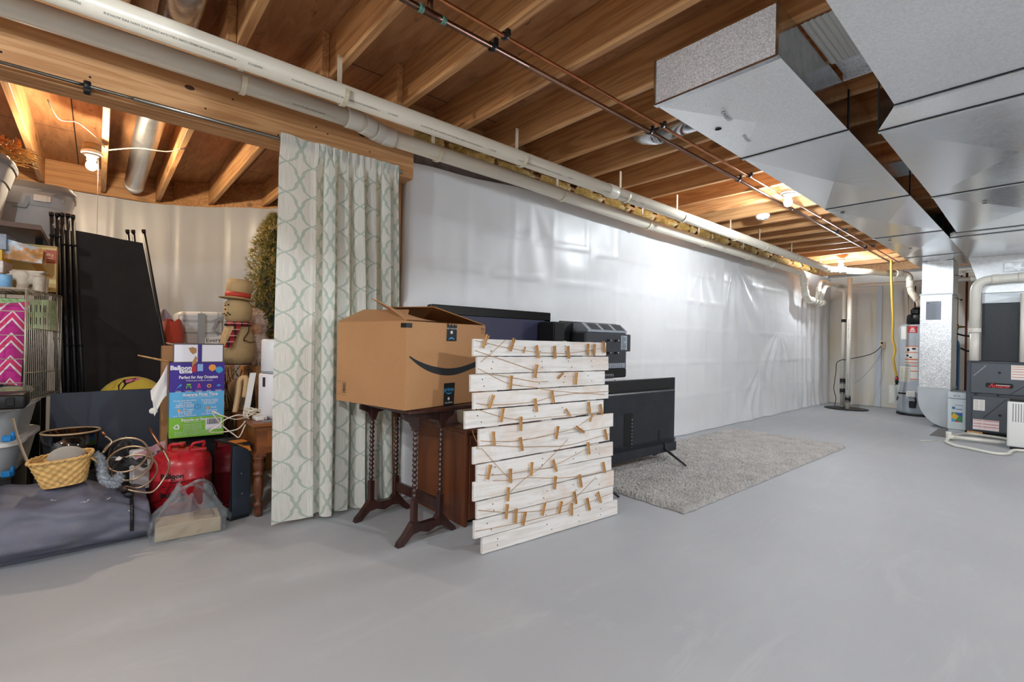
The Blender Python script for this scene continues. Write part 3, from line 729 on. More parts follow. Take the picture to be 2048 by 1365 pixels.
b=MB(); b.text('prime',.030,FR@T(.290,.081,.0009),bold=.0004); smile(b,FR@T(.290,.067,.0009),.048,.008,.0024); obj('prime_logo',b,m_blue,k2)
b=MB(); b.disc((0,0),.008,FR@T(.288,.033,.0009)); b.text('Free delivery',.010,FR@T(.288,.014,.0009)); b.rect(.262,.0095,.318,.0108,FR@T(0,0,.0009)); obj('tape_print',b,m_whitep,k2)
LF=T(-.0008,0,0)@R('Z',-90)@R('X',90)  # left face seen from outside: x runs toward the viewer
b=MB()
def LX(v,z): return (-v,z)
for v0,v1,z0,z1 in((.560,.532,.035,.108),):
    for (x,y,w,h) in((-v0,z0,.012,.0015),(-v0,z0,.0015,.014),(-v1-.012,z0,.012,.0015),(-v1,z0,.0015,.014),(-v0,z1,.012,.0015),(-v0,z1-.014,.0015,.014),(-v1-.012,z1,.012,.0015),(-v1,z1-.014,.0015,.014)): b.rect(x,y,x+w,y+h,LF@T(.007,0,0))
for z in(.032,.104): b.rect(-.510,z,-.474,z+.0012,LF)
for x in(-.510,-.4752): b.rect(x,.032,x+.0012,.105,LF)
rb=random.Random(2); z=.044
while z<.095:
    h=rb.choice((.0012,.002,.003)); b.rect(-.504,z,-.481,z+h,LF); z+=h+rb.choice((.0012,.002))
obj('barcode_print',b,m_inkb,t)
b=MB(); b.bb((-.001,-.0012,.392),(.036,-.0002,.414)); b.bb((-.0012,-.001,.392),(-.0002,.038,.414)); obj('corner_tape',b,m_ptape,t)

m_mahog=wood('mahogany','4a231a','1f0e0b',2,.32,knots=False,bump=.05,coat=.3)
t=thing('gateleg_table','small dark table with beaded twist legs holding the shipping box','table',(1.25,2.28,0),math.radians(4))
b=MB(); b.box((.07,.02,.648),(.44,.56,.022),bev=.006); obj('table_top',b,m_mahog,t)
def trestle(yy):
    tr=[]
    b=MB()
    # arched sled foot profile along X, extruded in Y
    P=[(-.175,0),(-.168,.020),(-.14,.045),(-.115,.075),(-.095,.100),(-.062,.105),(-.045,.085),(.045,.085),(.062,.105),(.095,.100),(.115,.075),(.14,.045),(.168,.020),(.175,0),(.145,.0),(.12,.020),(.09,.045),(.05,.050),(.02,.040),(0,.034),(-.02,.040),(-.05,.050),(-.09,.045),(-.12,.020),(-.145,0)]
    b.prism(P,.034,T(0,yy+.017,0)@R('X',90)); obj('sled_foot',b,m_mahog,t)
    for x in(-.078,.078):
        b=MB(); b.box((x,yy,.155),(.030,.030,.11),bev=.003)
        pr=[(.010,.21)]; z=.21
        n=13
        for i in range(n):
            z0=.213+i*.0255
            pr+=[(.0075,z0),(.0125,z0+.008),(.0138,z0+.0128),(.0125,z0+.0176),(.0075,z0+.0252)]
        pr+=[(.010,.548)]
        b.lathe(pr,14,T(x,yy,0)); b.box((x,yy,.585),(.032,.032,.075),bev=.003); obj('leg',b,m_mahog,t)
    b=MB(); b.prism([(-.15,.635),(-.15,.612),(-.11,.590),(-.095,.565),(-.06,.56),(-.05,.59),(0,.60),(.05,.59),(.06,.56),(.095,.565),(.11,.59),(.15,.612),(.15,.635)],.030,T(0,yy+.015,0)@R('X',90)); obj('top_bracket',b,m_mahog,t)
trestle(-.205); trestle(.22)
b=MB(); b.box((.078,.0075,.150),(.020,.39,.055),bev=.003); obj('stretcher',b,m_mahog,t)

# ---- wooden cabinet under the flat screen
m_cab=wood('cabinet_veneer','7d4526','4f2614',2,.35,knots=False,bump=.04,coat=.25,gs=18)
t=thing('cabinet','reddish brown wooden cabinet behind the dark twist leg table','cabinet',(1.92,2.31,0))
b=MB(); b.bb((1.487,2.062,0),(1.505,2.56,.498)); b.bb((1.505,2.07,.03),(2.335,2.555,.498)); b.bb((2.335,2.062,0),(2.353,2.56,.498)); obj('cabinet_body',b,m_cab,t,True)
b=MB(); b.bb((1.478,2.052,.499),(2.36,2.56,.520),bev=.003); obj('cabinet_top',b,m_cab,t,True)
for i,(x0,x1) in enumerate(((1.51,1.918),(1.924,2.33))):
    b=MB(); b.bb((x0,2.056,.035),(x1,2.069,.49),bev=.002); dd=obj('door',b,m_cab,t,True)
    b=MB(); b.ball(((1.89 if i==0 else 1.95),2.047,.28),.010,8); obj('knob',b,m_brass,dd,True)
b=MB(); b.lathe([(.0,0),(.055,.0),(.062,.02),(.075,.12),(.078,.125),(.070,.125),(.058,.02),(0,.012)],24,T(1.62,2.25,.5205)@Matrix.Scale(.8,4)); tag(obj('flower_pot',b,m_cream),'pale plastic pot on the brown cabinet under the shipping box','pot')

# ---- whitewashed pallet board with twine and clothespins
def ww_mat():
    t=NT('whitewashed_pine'); co=t.co((1,1,1),rand=6); st=t.co((.9,12,12),rand=6)
    n=t.noise(st,4,6,.65,.4); n2=t.noise(co,3.4,5,.6,.8); n3=t.noise(t.co((3,40,40),rand=6),2.5,4,.7)
    c=t.ramp(n,[(.25,hx('d3ccc2')),(.55,hx('eeebe7'))])
    c=t.mix(t.ramp(n2,[(.50,0),(.75,.55)]),c,hx('d9b79a'))
    c=t.mix(t.ramp(n3,[(.60,0),(.75,.5)]),c,hx('a9937c'))
    t.p(Base_Color=c,Roughness=.75); t.bump(n,.2,.002); return t.mat
m_ww=ww_mat(); m_wwdk=M('nail_hole','201c1a',.9)
PL=[((0.001,1.013),(-0.004,0.927),(0.936,1.006),(0.928,0.926)),((0.018,0.925),(0.014,0.841),(0.948,0.922),(0.94,0.839)),((-0.023,0.84),(-0.027,0.756),(0.908,0.836),(0.9,0.756)),((-0.012,0.752),(-0.016,0.671),(0.931,0.754),(0.923,0.672)),((-0.062,0.668),(-0.066,0.583),(0.88,0.667),(0.873,0.593)),((0.011,0.578),(0.007,0.496),(0.956,0.584),(0.948,0.505)),((-0.025,0.497),(-0.029,0.415),(0.916,0.505),(0.908,0.427)),((-0.009,0.412),(-0.013,0.332),(0.937,0.418),(0.929,0.337)),((-0.031,0.335),(-0.036,0.246),(0.915,0.334),(0.907,0.257)),((-0.018,0.242),(-0.022,0.163),(0.927,0.254),(0.918,0.167)),((-0.036,0.16),(-0.04,0.078),(0.912,0.166),(0.903,0.078)),((0.003,0.076),(-0.001,0.0005),(0.941,0.083),(0.933,0.0015))]
t=thing('pallet_board','whitewashed pallet board strung with twine leaning in front of the cabinet','board',(1.365,1.744,.002),(-.115,0,math.atan2(-.0814,.9967)))
# local axes: x along the planks, z up the board, -y toward the viewer
rs=random.Random(8)
for i,q in enumerate(PL):
    (a0,s0),(a1,s1),(b0,s2),(b1,s3)=q
    n=28; b=MB()
    def edge(u,v): 
        x=(a0+(b0-a0)*u)*(1-v)+(a1+(b1-a1)*u)*v; z=(s0+(s2-s0)*u)*(1-v)+(s1+(s3-s1)*u)*v
        z+=(.0016*nz(u*9,i,1)+.0012*nz(u*31,i,2))*(1 if v<.5 else -1)-(0.0012 if v<.5 else -.0012)
        if u in(0,1): x+=.003*nz(v*9,i,u)
        return x,z
    f=[];bk=[]
    for k in range(n+1):
        for v in(0,1):
            x,z=edge(k/n,v); f.append((x,-.0,z)); bk.append((x,.017,z))
    vs=f+bk; o=len(f); fs=[]
    for k in range(n):
        a=2*k; fs+=[(a,a+1,a+3,a+2),(o+a,o+a+2,o+a+3,o+a+1),(a,a+2,o+a+2,o+a),(a+1,o+a+1,o+a+3,a+3)]
    fs+=[(0,o,o+1,1),(2*n,2*n+1,o+2*n+1,o+2*n)]
    b.add(vs,fs); pk=obj('plank',b,m_ww,t)
    if i in(0,1,2,4,7,9,10,11):
        b=MB()
        for x in(.09,.44,.66,.86):
            for z in(.30,.72):
                xx,zz=edge(x,z); b.disc((0,0),.0032,T(xx+rs.uniform(-.02,.02),-.0007,zz)@R('X',90),n=8)
        obj('nail_hole',b,m_wwdk,pk)
for x in(.10,.45,.80):
    b=MB(); b.bb((x-.035,.0175,.03),(x+.035,.036,.99)); obj('batten',b,m_ww,t)
STR=[[(0.005,1.004),(0.073,0.992),(0.212,0.967),(0.396,0.946),(0.51,0.942),(0.606,0.941),(0.766,0.955),(0.901,0.974)],[(0.003,0.955),(0.138,0.916),(0.365,0.849)],[(0.033,0.899),(0.097,0.942),(0.192,1.012)],[(0.016,0.868),(0.076,0.84),(0.201,0.786),(0.365,0.761),(0.455,0.743),(0.648,0.72),(0.889,0.697)],[(0.096,0.838),(0.281,0.806),(0.367,0.791),(0.459,0.79)],[(-0.002,0.702),(0.068,0.689),(0.217,0.684),(0.36,0.688),(0.477,0.705),(0.648,0.715),(0.929,0.714)],[(-0.006,0.675),(0.132,0.628),(0.256,0.603),(0.482,0.599),(0.741,0.598),(0.865,0.599)],[(0.013,0.522),(0.084,0.512),(0.25,0.498),(0.491,0.511),(0.632,0.526),(0.76,0.572),(0.864,0.596)],[(0.012,0.498),(0.088,0.492),(0.248,0.467),(0.391,0.453),(0.591,0.439),(0.912,0.469)],[(-0.009,0.368),(0.04,0.357),(0.169,0.344),(0.307,0.343),(0.462,0.343),(0.717,0.403)],[(0.017,0.487),(0.123,0.369),(0.193,0.304)],[(0.163,0.253),(0.271,0.309),(0.378,0.351),(0.574,0.469)],[(0.074,0.327),(0.167,0.314),(0.288,0.308),(0.458,0.28),(0.643,0.261),(0.825,0.261)],[(-0.017,0.206),(0.137,0.166),(0.206,0.153),(0.371,0.13),(0.483,0.126),(0.593,0.147),(0.772,0.237)],[(-0.036,0.115),(0.235,0.1),(0.563,0.097),(0.697,0.11),(0.908,0.131)]]
for k,s in enumerate(STR):
    b=MB(); P=smooth_path([(x,-.0025-.0015*(k%3),z) for x,z in s],6); b.tube(P,.00125,5); obj('twine',b,m_twine,t)
b=MB(); b.tube(smooth_path([(-.03,-.002,.575),(-.02,-.006,.54),(0.0,-.004,.50),(-.012,-.003,.49),(.012,-.004,.485)],6),.0012,5); obj('twine',b,m_twine,t)
m_pin=wood('clothespin_wood','d2a468','b07c42',2,.6,knots=False,gs=60,bump=.05)
PINS=[(0.076,1.032,0.041,0.966),(0.237,1.017,0.206,0.951),(0.309,0.975,0.296,0.941),(0.381,0.982,0.394,0.914),(0.508,0.981,0.508,0.911),(0.607,0.981,0.61,0.91),(0.768,0.996,0.762,0.927),(0.822,0.995,0.811,0.927),(0.897,1.011,0.905,0.943),(0.377,0.881,0.358,0.812),(0.206,0.828,0.195,0.758),(0.564,0.833,0.523,0.802),(0.661,0.833,0.648,0.763),(0.093,0.736,0.063,0.672),(0.351,0.705,0.359,0.633),(0.47,0.738,0.48,0.671),(0.147,0.668,0.129,0.601),(0.253,0.619,0.248,0.546),(0.565,0.635,0.598,0.594),(0.742,0.663,0.747,0.596),(0.836,0.644,0.848,0.581),(0.769,0.593,0.746,0.55),(0.5,0.548,0.481,0.481),(0.626,0.534,0.697,0.493),(0.082,0.56,0.084,0.493),(0.242,0.516,0.252,0.447),(0.859,0.498,0.875,0.434),(0.715,0.44,0.721,0.371),(0.058,0.406,0.036,0.339),(0.173,0.371,0.169,0.301),(0.31,0.384,0.3,0.317),(0.451,0.377,0.473,0.313),(0.463,0.291,0.45,0.224),(0.634,0.274,0.645,0.203),(0.828,0.315,0.84,0.251),(0.156,0.284,0.148,0.218),(0.145,0.206,0.132,0.138),(0.197,0.175,0.188,0.108),(0.252,0.148,0.233,0.086),(0.38,0.17,0.36,0.108),(0.495,0.156,0.471,0.095),(0.566,0.134,0.561,0.068),(0.588,0.19,0.599,0.123),(0.682,0.139,0.696,0.07),(0.768,0.157,0.791,0.094)]
def pin_mesh():
    b=MB()
    for s in(-1,1):
        P=[(s*.0015,-.035),(s*.0062,-.034),(s*.0070,-.01),(s*.0062,.012),(s*.0085,.034),(s*.0042,.035),(s*.0020,.012),(s*.0012,-.005)]
        if s>0: P=P[::-1]
        b.prism(P,.010,T(0,-.006,0)@R('X',90))
    b.tube([(-.0075,-.011,.004),(.0075,-.011,.004)],.0028,8,1); b.tube([(-.0075,-.010,.004),(-.0075,-.0165,-.006)],.0009,5,1); b.tube([(.0075,-.010,.004),(.0075,-.0165,-.006)],.0009,5,1)
    return b
seams=[.926,.840,.755,.671,.590,.497,.42,.335,.25,.165,.08]
rows={}
for p in PINS:
    zc=(p[1]+p[3])/2; r=sum(1 for s in seams if zc<s); rows.setdefault(r,[]).append(p)
wmt=wm(t); pin0=None
for r,ps in sorted(rows.items()):
    ps.sort()
    for k,(x0,z0,x1,z1) in enumerate(ps):
        L=math.hypot(x1-x0,z1-z0); ang=math.atan2(x0-x1,z0-z1)
        # the pin faces out of the board, spun in the board's plane
        m=wmt@T((x0+x1)/2,-.0035,(z0+z1)/2)@Matrix.Rotation(ang,4,'Y')@Matrix.Scale(min(1.02,L/.0705),4)
        if pin0 is None:
            b=pin_mesh(); me=obj('clothespin',b,[m_pin,m_steel]); pin0=me; off=me.location.copy()
            for v in me.data.vertices: v.co+=off
        else:
            me=pin0.copy(); COL.objects.link(me)
        me.matrix_world=m
        tag(me,'wooden clothespin on the pallet board, %s plank from the top, %s from the left'%(ordn[r],ordn[k]) if len(ps)>1 else 'wooden clothespin on the pallet board, the only one on the %s plank from the top'%ordn[r],'clothespin','clothespins on the pallet board')

# ---- plasma screen on the cabinet
m_scr=M('screen_glass',(.012,.012,.02),.10,coat=.3,spec=.6)
m_scr.node_tree.nodes['Principled BSDF'].inputs['Base Color'].default_value=(.055,.055,.105,1)
t=thing('television','large flat television facing the room on the cabinet behind the box','television',(2.12,2.6,.522))
X0,X1,Y0,Z0,Z1=1.592,2.672,2.612,.625,1.226
b=MB(); b.bb((X0,Y0+.006,Z0),(X1,Y0+.055,Z1),bev=.008); obj('casing',b,m_black,t,True)
b=MB(); b.bb((X0+.066,Y0,Z0+.068),(X1-.062,Y0+.005,Z1-.062)); obj('screen',b,m_scr,t,True)
b=MB()
for a,c in(((X0,Y0-.006,Z1-.062),(X1,Y0+.0055,Z1)),((X0,Y0-.006,Z0),(X1,Y0+.0055,Z0+.068)),((X0,Y0-.006,Z0+.068),(X0+.066,Y0+.0055,Z1-.062)),((X1-.062,Y0-.006,Z0+.068),(X1,Y0+.0055,Z1-.062))): b.bb(a,c,bev=.004)
obj('bezel',b,m_blackg,t,True)
b=MB(); b.bb((1.95,2.545,.54),(2.20,2.60,.64)); b.bb((1.78,2.38,.5205),(2.30,2.555,.538),bev=.006); obj('stand',b,m_black,t,True)

# ---- low table with the turned-around old set
m_tvt=wood('tv_table_wood','a0683c','6d3d20',0,.4,knots=False,coat=.2)
t=thing('low_table','low brown wooden table behind the upright dark screen','table',(3.2,2.42,0))
b=MB(); b.bb((2.40,2.43,.588),(3.84,2.615,.608),bev=.003); obj('table_top',b,m_tvt,t,True)
for x in(2.45,3.79):
    for y in(2.46,2.57): b=MB(); b.bb((x-.02,y-.02,.001 if x<2.6 else .036),(x+.02,y+.02,.587)); obj('leg',b,m_tvt,t,True)
b=MB(); b.bb((2.48,2.45,.50),(3.76,2.47,.587)); b.bb((2.48,2.57,.50),(3.76,2.59,.587)); obj('apron',b,m_tvt,t,True)
m_grey=M('tv_back_grey','34363c',.5,var=.08,vs=20); m_greyl=M('tv_vent_grey','a2a8b2',.4,.3)
t=thing('television','old grey flat television turned with its back to the room','television',(2.98,2.4,.609))
b=MB(); b.bb((2.70,2.52,.71),(3.42,2.56,1.165),bev=.01); obj('front_frame',b,m_black,t,True)
b=MB()
# body: bevelled hump, sloped vent shelf at the top
b.bb((2.80,2.36,.78),(3.335,2.515,1.085),bev=.012); b.bb((3.30,2.362,.93),(3.392,2.515,1.073),bev=.006)
b.bb((2.82,2.36,.715),(3.335,2.515,.79),bev=.01); obj('back_shell',b,m_grey,t,True)
b=MB(); b.prism([(2.36,1.083),(2.36,1.10),(2.43,1.155),(2.515,1.155),(2.515,1.083)],.50,T(2.83,0,0)@Matrix(((0,0,1,0),(1,0,0,0),(0,1,0,0),(0,0,0,1)))); obj('vent_shelf',b,m_greyl,t,True)
b=MB()
for i in range(3):
    x=2.875+i*.157
    for j in range(12): b.add([tuple(V((x+j*.0105,2.362+.0-.0015,1.102))),tuple(V((x+j*.0105+.005,2.3605,1.102))),tuple(V((x+j*.0105+.005,2.424,1.1525))),tuple(V((x+j*.0105,2.424,1.1525)))],[(0,1,2,3)])
obj('vent_slots',b,m_dark,t,True)
for x in(3.075,3.175):
    for z in(.92,1.02):
        b=MB(); b.tube([(x,2.36,z),(x,2.352,z),(x,2.332,z)],[.010,.0075,.0075],10); obj('mount_post',b,M('post_black','202024',.4) if x<3.1 and z==.92 else bpy.data.materials['post_black'],t,True)
        b=MB(); b.ball((x,2.331,z),.0075,6); obj('screw_cap',b,m_steel,t,True)
b=MB(); b.rect(0,0,.085,.118,T(3.247,2.3575,.943)@R('X',90)); kk=obj('rating_label',b,M('label_grey','a9b4bd',.5),t,True)
b=MB()
rq=random.Random(5)
for j in range(12):
    b.rect(.006,.006+j*.0095,.006+rq.uniform(.03,.072),.010+j*.0095,T(3.247,2.3567,.940)@R('X',90))
obj('label_print',b,m_ink,kk,True)
b=MB(); b.bb((2.84,2.3585,.795),(3.31,2.3598,.835)); 
for j in range(16): b.bb((2.87+j*.026,2.355,.80),(2.885+j*.026,2.3585,.83))
obj('port_strip',b,m_greyl,t,True)
b=MB(); b.bb((2.85,2.3582,.722),(3.325,2.3598,.785)); obj('port_recess',b,m_dark,t,True)
b=MB(); b.tube([(2.95,2.50,.609+.05),(2.95,2.45,.74)],.045,16); b.tube([(2.78,2.345,.735),(3.12,2.345,.735)],.020,16); b.lathe([(.17,0),(.175,.006),(.16,.014),(.06,.02),(.05,.05),(0,.05)],28,T(2.97,2.52,.609),sy=.45); obj('stand',b,m_grey,t,True)
b=MB(); b.tube(smooth_path([(3.15,2.34,.70),(3.28,2.40,.645),(3.38,2.45,.614),(3.50,2.46,.614)],6),.004,8); b.box((3.53,2.465,.622),(.06,.022,.022),bev=.004); b.box((3.565,2.465,.620),(.03,.03,.016),bev=.003); tag(obj('extension_lead',b,m_cord),'black cord and plug lying on the low brown table','cord')
t=thing('speaker_box','black speaker box between the two televisions','speaker',(2.57,2.3,.609))
b=MB(); b.bb((2.535,2.44,.6085),(2.650,2.60,1.150),bev=.006); obj('cabinet',b,m_black,t,True)
b=MB(); b.bb((2.541,2.434,.63),(2.644,2.439,1.14)); obj('grille',b,m_dark,t,True)
# potted plant peeking over the board
m_leaf=M('leaf_green','3f7a35',.45,var=.25,vs=30); m_leafp=M('leaf_pale','c9d4b0',.5,var=.2,vs=60)
b=MB(); b.lathe([(0,.585),(.075,.585),(.078,.595),(.078,.600),(0,.6005)],24,T(2.44,2.34,0)); b.tube([(2.44,2.34,.0),(2.44,2.34,.585)],.014,10); b.lathe([(0,0),(.072,0),(.07,.012),(0,.02)],24,T(2.44,2.34,0)); tag(obj('plant_stand',b,m_black),'slim black stand holding the small leafy plant behind the pallet board','stand')
t=thing('potted_plant','small leafy plant peeking above the top of the pallet board','plant',(2.44,2.34,.6015))
b=MB(); b.lathe([(0,0),(.05,0),(.065,.10),(.07,.11),(.06,.11),(.0,.10)],20); obj('pot',b,m_white,t)
def leaf(b,p,dirv,L,wd,mi=0):
    d=V(dirv).normalized(); s=d.cross(V((0,1,.2))).normalized(); n=s.cross(d)
    def f(u,v):
        w=wd*math.sin(PI*min(1,u*.94+.03))**.8*(v-.5)*2
        return tuple(V(p)+d*L*u+s*w+n*(.15*wd*abs(v-.5)*2-.25*L*u*u))
    b.grid(f,8,4,mi)
b=MB(); leaf(b,(0,-.02,.33),(.2,-.1,.3),.10,.035); lab(obj('leaf',b,m_leafp,t),'pale striped leaf')
for k,(x,z,dx,L) in enumerate(((-.07,.30,-.25,.12),(-.03,.32,.1,.10),(.08,.30,.1,.12),(.06,.31,.5,.11),(.13,.30,.55,.11))):
    b=MB(); leaf(b,(x*.6,-.03,z),(dx,-.1,1),L*.8,.028); obj('leaf',b,m_leaf,t)
b=MB(); 
for x,dx in((0,.03),(-.03,-.07),(.03,.08),(.01,.12)): b.tube([(x*.3,0,.09),(x,-.01,.2),(dx*.7,-.02,.33)],.003,6)
obj('stem',b,m_leaf,t)

# ---- big screen standing on the rug, back to the viewer
m_tvb=M('screen_back','2a2d34',.42,.1,var=.25,vs=9,bump=.08,bs=120)
TB=math.radians(-3.0)
t=thing('television','big black flat television standing on the floor, ribbed back to the viewer','television',(3.74,2.135,.043),TB)
Wd=1.36
b=MB(); b.bb((-Wd,.012,.055),(0,.032,.672),bev=.004); obj('front_panel',b,m_black,t)
b=MB(); b.bb((-Wd+.03,-.022,.06),(-.045,.0115,.575),bev=.010)
for j in range(34): b.bb((-Wd+.06,-.0245,.165+j*.0118),(-.08,-.0222,.171+j*.0118))
obj('back_cover',b,m_tvb,t)
b=MB(); b.bb((-Wd+.01,-.030,.060),(-.03,-.0225,.135),bev=.003); 
for j in range(4): b.bb((-Wd+.02,-.034,.140+j*.008),(-.05,-.026,.144+j*.008))
obj('bottom_bar',b,m_tvb,t)
b=MB()
for x,z in((-.46,.48),(-.33,.49),(-.46,.27),(-.33,.28)): b.disc((0,0),.006,T(x,-.0252,z)@R('X',90),n=12)
b.bb((-.285,-.0256,.16),(-.262,-.0248,.25)); obj('mount_hole',b,m_dark,t)
b=MB(); b.bb((-.72,-.0262,.14),(-.62,-.0248,.42)); kk=obj('port_recess',b,m_dark,t)
b=MB()
for j,h in enumerate((.012,.012,.012,.014,.010,.010,.016,.012,.018)): b.bb((-.632,-.028,.150+j*.026),(-.624,-.0264,.150+j*.026+h))
obj('port',b,m_steel,kk)
for x,l in((-.20,'right'),(-1.17,'left')):
    b=MB(); b.tube([(x,-.03,.14),(x,-.036,.09),(x-.005,-.13,.045),(x-.013,-.235,-.002) if l=='right' else (x-.013,-.36,-.033)],[.010,.012,.010,.008],8); b.tube([(x,.02,.06),(x+.02,.06,.03),(x+.03,.10,.010)],[.010,.010,.008],8); obj('foot',b,m_black,t)

# ---- shag rug
def rug_mat():
    t=NT('shag_rug'); co=t.co((1,1,1)); n=t.noise(co,110,4,.75); n2=t.noise(co,7,4,.6)
    c=t.ramp(t.math('ADD',t.math('MULTIPLY',n,.7),t.math('MULTIPLY',n2,.3)),[(.32,hx('8b8782')),(.52,hx('c4c0bb')),(.7,hx('e2dfda'))])
    t.p(Base_Color=c,Roughness=.95,Sheen_Weight=.3); t.bump(n,.9,.012); return t.mat
m_rug=rug_mat()
ru=V((5.633-2.607,1.366-1.424,0)).normalized(); rv=V((-ru.y,ru.x,0)); RL=3.03; RW=1.14
rr_=random.Random(3)
def rugf(u,v):
    e=min(u*RL,(1-u)*RL,v*RW,(1-v)*RW); h=.024*min(1,(e/.022)) if e>0 else 0
    if e>.005: h+=rr_.uniform(-.007,.007)
    p=V((2.607,1.424,0))+ru*(RL*u+.012*nz(v*9,u*30)*(1 if u in(0,1) else .3))+rv*(RW*v+.010*nz(u*40,v)*(1 if v in(0,1) else .3))+rv*.05*0
    return (p.x+rr_.uniform(-.004,.004),p.y+rr_.uniform(-.004,.004),.003+max(h,0))
b=MB(); b.grid(rugf,330,126,smooth=False)
tag(obj('rug',b,m_rug),'light grey shag rug on the floor by the plastic wall','rug')
# ================================================================ MECHANICAL CORNER AT THE FAR END
def XF(x,y=0,z=0): return T(x,y,z)@Matrix(((0,0,-1,0),(-1,0,0,0),(0,1,0,0),(0,0,0,1)))  # local x -> -Y, y -> Z, faces -X
m_heat=M('heater_grey','a9b1b8',.35,var=.03); m_red=M('label_red','c22a30',.5); m_or=M('warning_orange','d8643a',.5); m_lblue=M('label_blue','3a6fa8',.5)
m_blk=M('black_metal','17181a',.45,.3); m_yel=M('gas_yellow','dfb545',.45); m_galvd=M('duct_flat','c3c9cd',.42,.55,var=.05,vs=5)
# water heater
HC=(9.36,1.36); HR=.25
t=thing('water_heater','grey tank water heater with red and white labels by the far wall','water heater',(HC[0],HC[1],0))
b=MB(); b.lathe([(.0,.03),(HR,.03),(HR+.004,.06),(HR+.004,.30),(HR,.31),(HR,1.30),(HR-.005,1.335),(HR-.03,1.36),(.0,1.372)],48); obj('tank',b,m_heat,t)
b=MB(); b.lathe([(HR+.012,.0),(HR+.012,.028),(0,.028)],40); obj('base_ring',b,m_blk,t)
b=MB(); b.lathe([(.155,1.373),(.15,1.50),(.12,1.52),(.075,1.53),(.072,1.60),(.085,1.60),(.085,1.618),(0,1.618)],28,T(-.04,.0,0)); b.box((-.12,.04,1.555),(.09,.10,.07),bev=.01); obj('vent_blower',b,m_blk,t)
def patch(b,y0,y1,z0,z1,mi=0,r=.0012,n=8):
    a0=math.asin(max(-1,min(1,(y0-HC[1])/HR)));a1=math.asin(max(-1,min(1,(y1-HC[1])/HR)))
    b.grid(lambda u,v:(-(HR+r)*math.cos(a0+(a1-a0)*u),(HR+r)*math.sin(a0+(a1-a0)*u),z0+(z1-z0)*v),n,1,mi)
b=MB(); patch(b,1.555,1.475,1.14,1.33); obj('label',b,m_paper,t)
b=MB(); patch(b,1.462,1.352,1.235,1.335); k=obj('label',b,m_red,t); lab(k,'red label')
b=MB(); patch(b,1.435,1.38,1.27,1.285,0,.002); patch(b,1.425,1.39,1.295,1.31,0,.002); patch(b,1.44,1.375,1.248,1.258,0,.002); obj('label_print',b,m_paper,k)
b=MB(); patch(b,1.492,1.34,.77,1.04); k=obj('warning_label',b,m_paper,t)
b=MB(); 
for z,h in((1.028,.012),(.937,.010),(.83,.016),(.786,.012)): patch(b,1.492,1.34,z,z+h,0,.002)
obj('label_stripe',b,m_or,k)
b=MB(); patch(b,1.47,1.44,.96,1.0,0,.0022); patch(b,1.41,1.365,.985,1.01,0,.0022); patch(b,1.475,1.45,.88,.91,0,.0022); patch(b,1.44,1.41,.86,.88,0,.0022); obj('label_print',b,m_ink,k)
b=MB(); patch(b,1.565,1.43,.50,.73); k=obj('instruction_label',b,M('label_cream','e2dfd0',.6),t)
b=MB()
for j in range(9): patch(b,1.557,1.51,.515+j*.023,.522+j*.023,0,.002,3); patch(b,1.497,1.44,.515+j*.023,.522+j*.023,0,.002,3)
obj('label_print',b,M('faint_print','a5a595',.6),k)
b=MB(); patch(b,1.425,1.34,.53,.76); k=obj('warning_label',b,m_paper,t)
b=MB(); 
for z in(.735,.66,.54): patch(b,1.425,1.34,z,z+.012,0,.002)
obj('label_stripe',b,m_or,k)
b=MB(); b.box((-HR-.03,.045,.325),(.07,.11,.085),bev=.008); obj('gas_valve',b,M('valve_cream','d8d8d0',.4),t)
b=MB(); b.tube(smooth_path([(-HR-.03,.0,.28),(-HR-.03,-.01,.2),(-HR+.01,.02,.14)],6),.010,8); b.box((-HR-.012,.03,.17),(.03,.08,.10),bev=.008); obj('burner_cover',b,m_blk,t)
# gas line
t=thing('gas_line','yellow flexible gas line hanging down beside the grey water heater','gas line',(9.12,1.62,.2))
b=MB(); b.tube(smooth_path([(9.0,1.655,2.33),(9.0,1.65,2.1),(9.0,1.635,1.74),(9.0,1.62,1.43),(9.0,1.62,1.15),(9.02,1.59,.98),(9.02,1.61,.85),(9.05,1.595,.70),(9.08,1.578,.58)],6),.0155,10); obj('hose',b,m_yel,t,True)
b=MB(); b.tube([(9.08,1.576,.58),(9.08,1.575,.22)],.015,10); b.tube([(9.08,1.575,.33),(9.08,1.465,.33)],.012,8); 
for z in(.50,.44,.36,.26): b.tube([(9.08,1.575,z-.018),(9.08,1.575,z+.018)],.023,8)
obj('iron_pipe',b,m_blk,t,True)
b=MB(); b.tube([(9.08,1.576,.525),(9.08,1.576,.565)],.023,10); lab(obj('valve_knob',b,m_red,t,True),'red valve')
b=MB(); b.grid(lambda u,v:(9.05+.012*math.sin(u*6+v*3),1.66-.13*u*(1-.35*(1-v)),.17+.27*v+.02*u),8,8); tag(obj('document_bag',b,M('clear_bag','d9dcd4',.25,alpha=.75)),'clear plastic document bag hanging from the gas pipe by the water heater','bag')

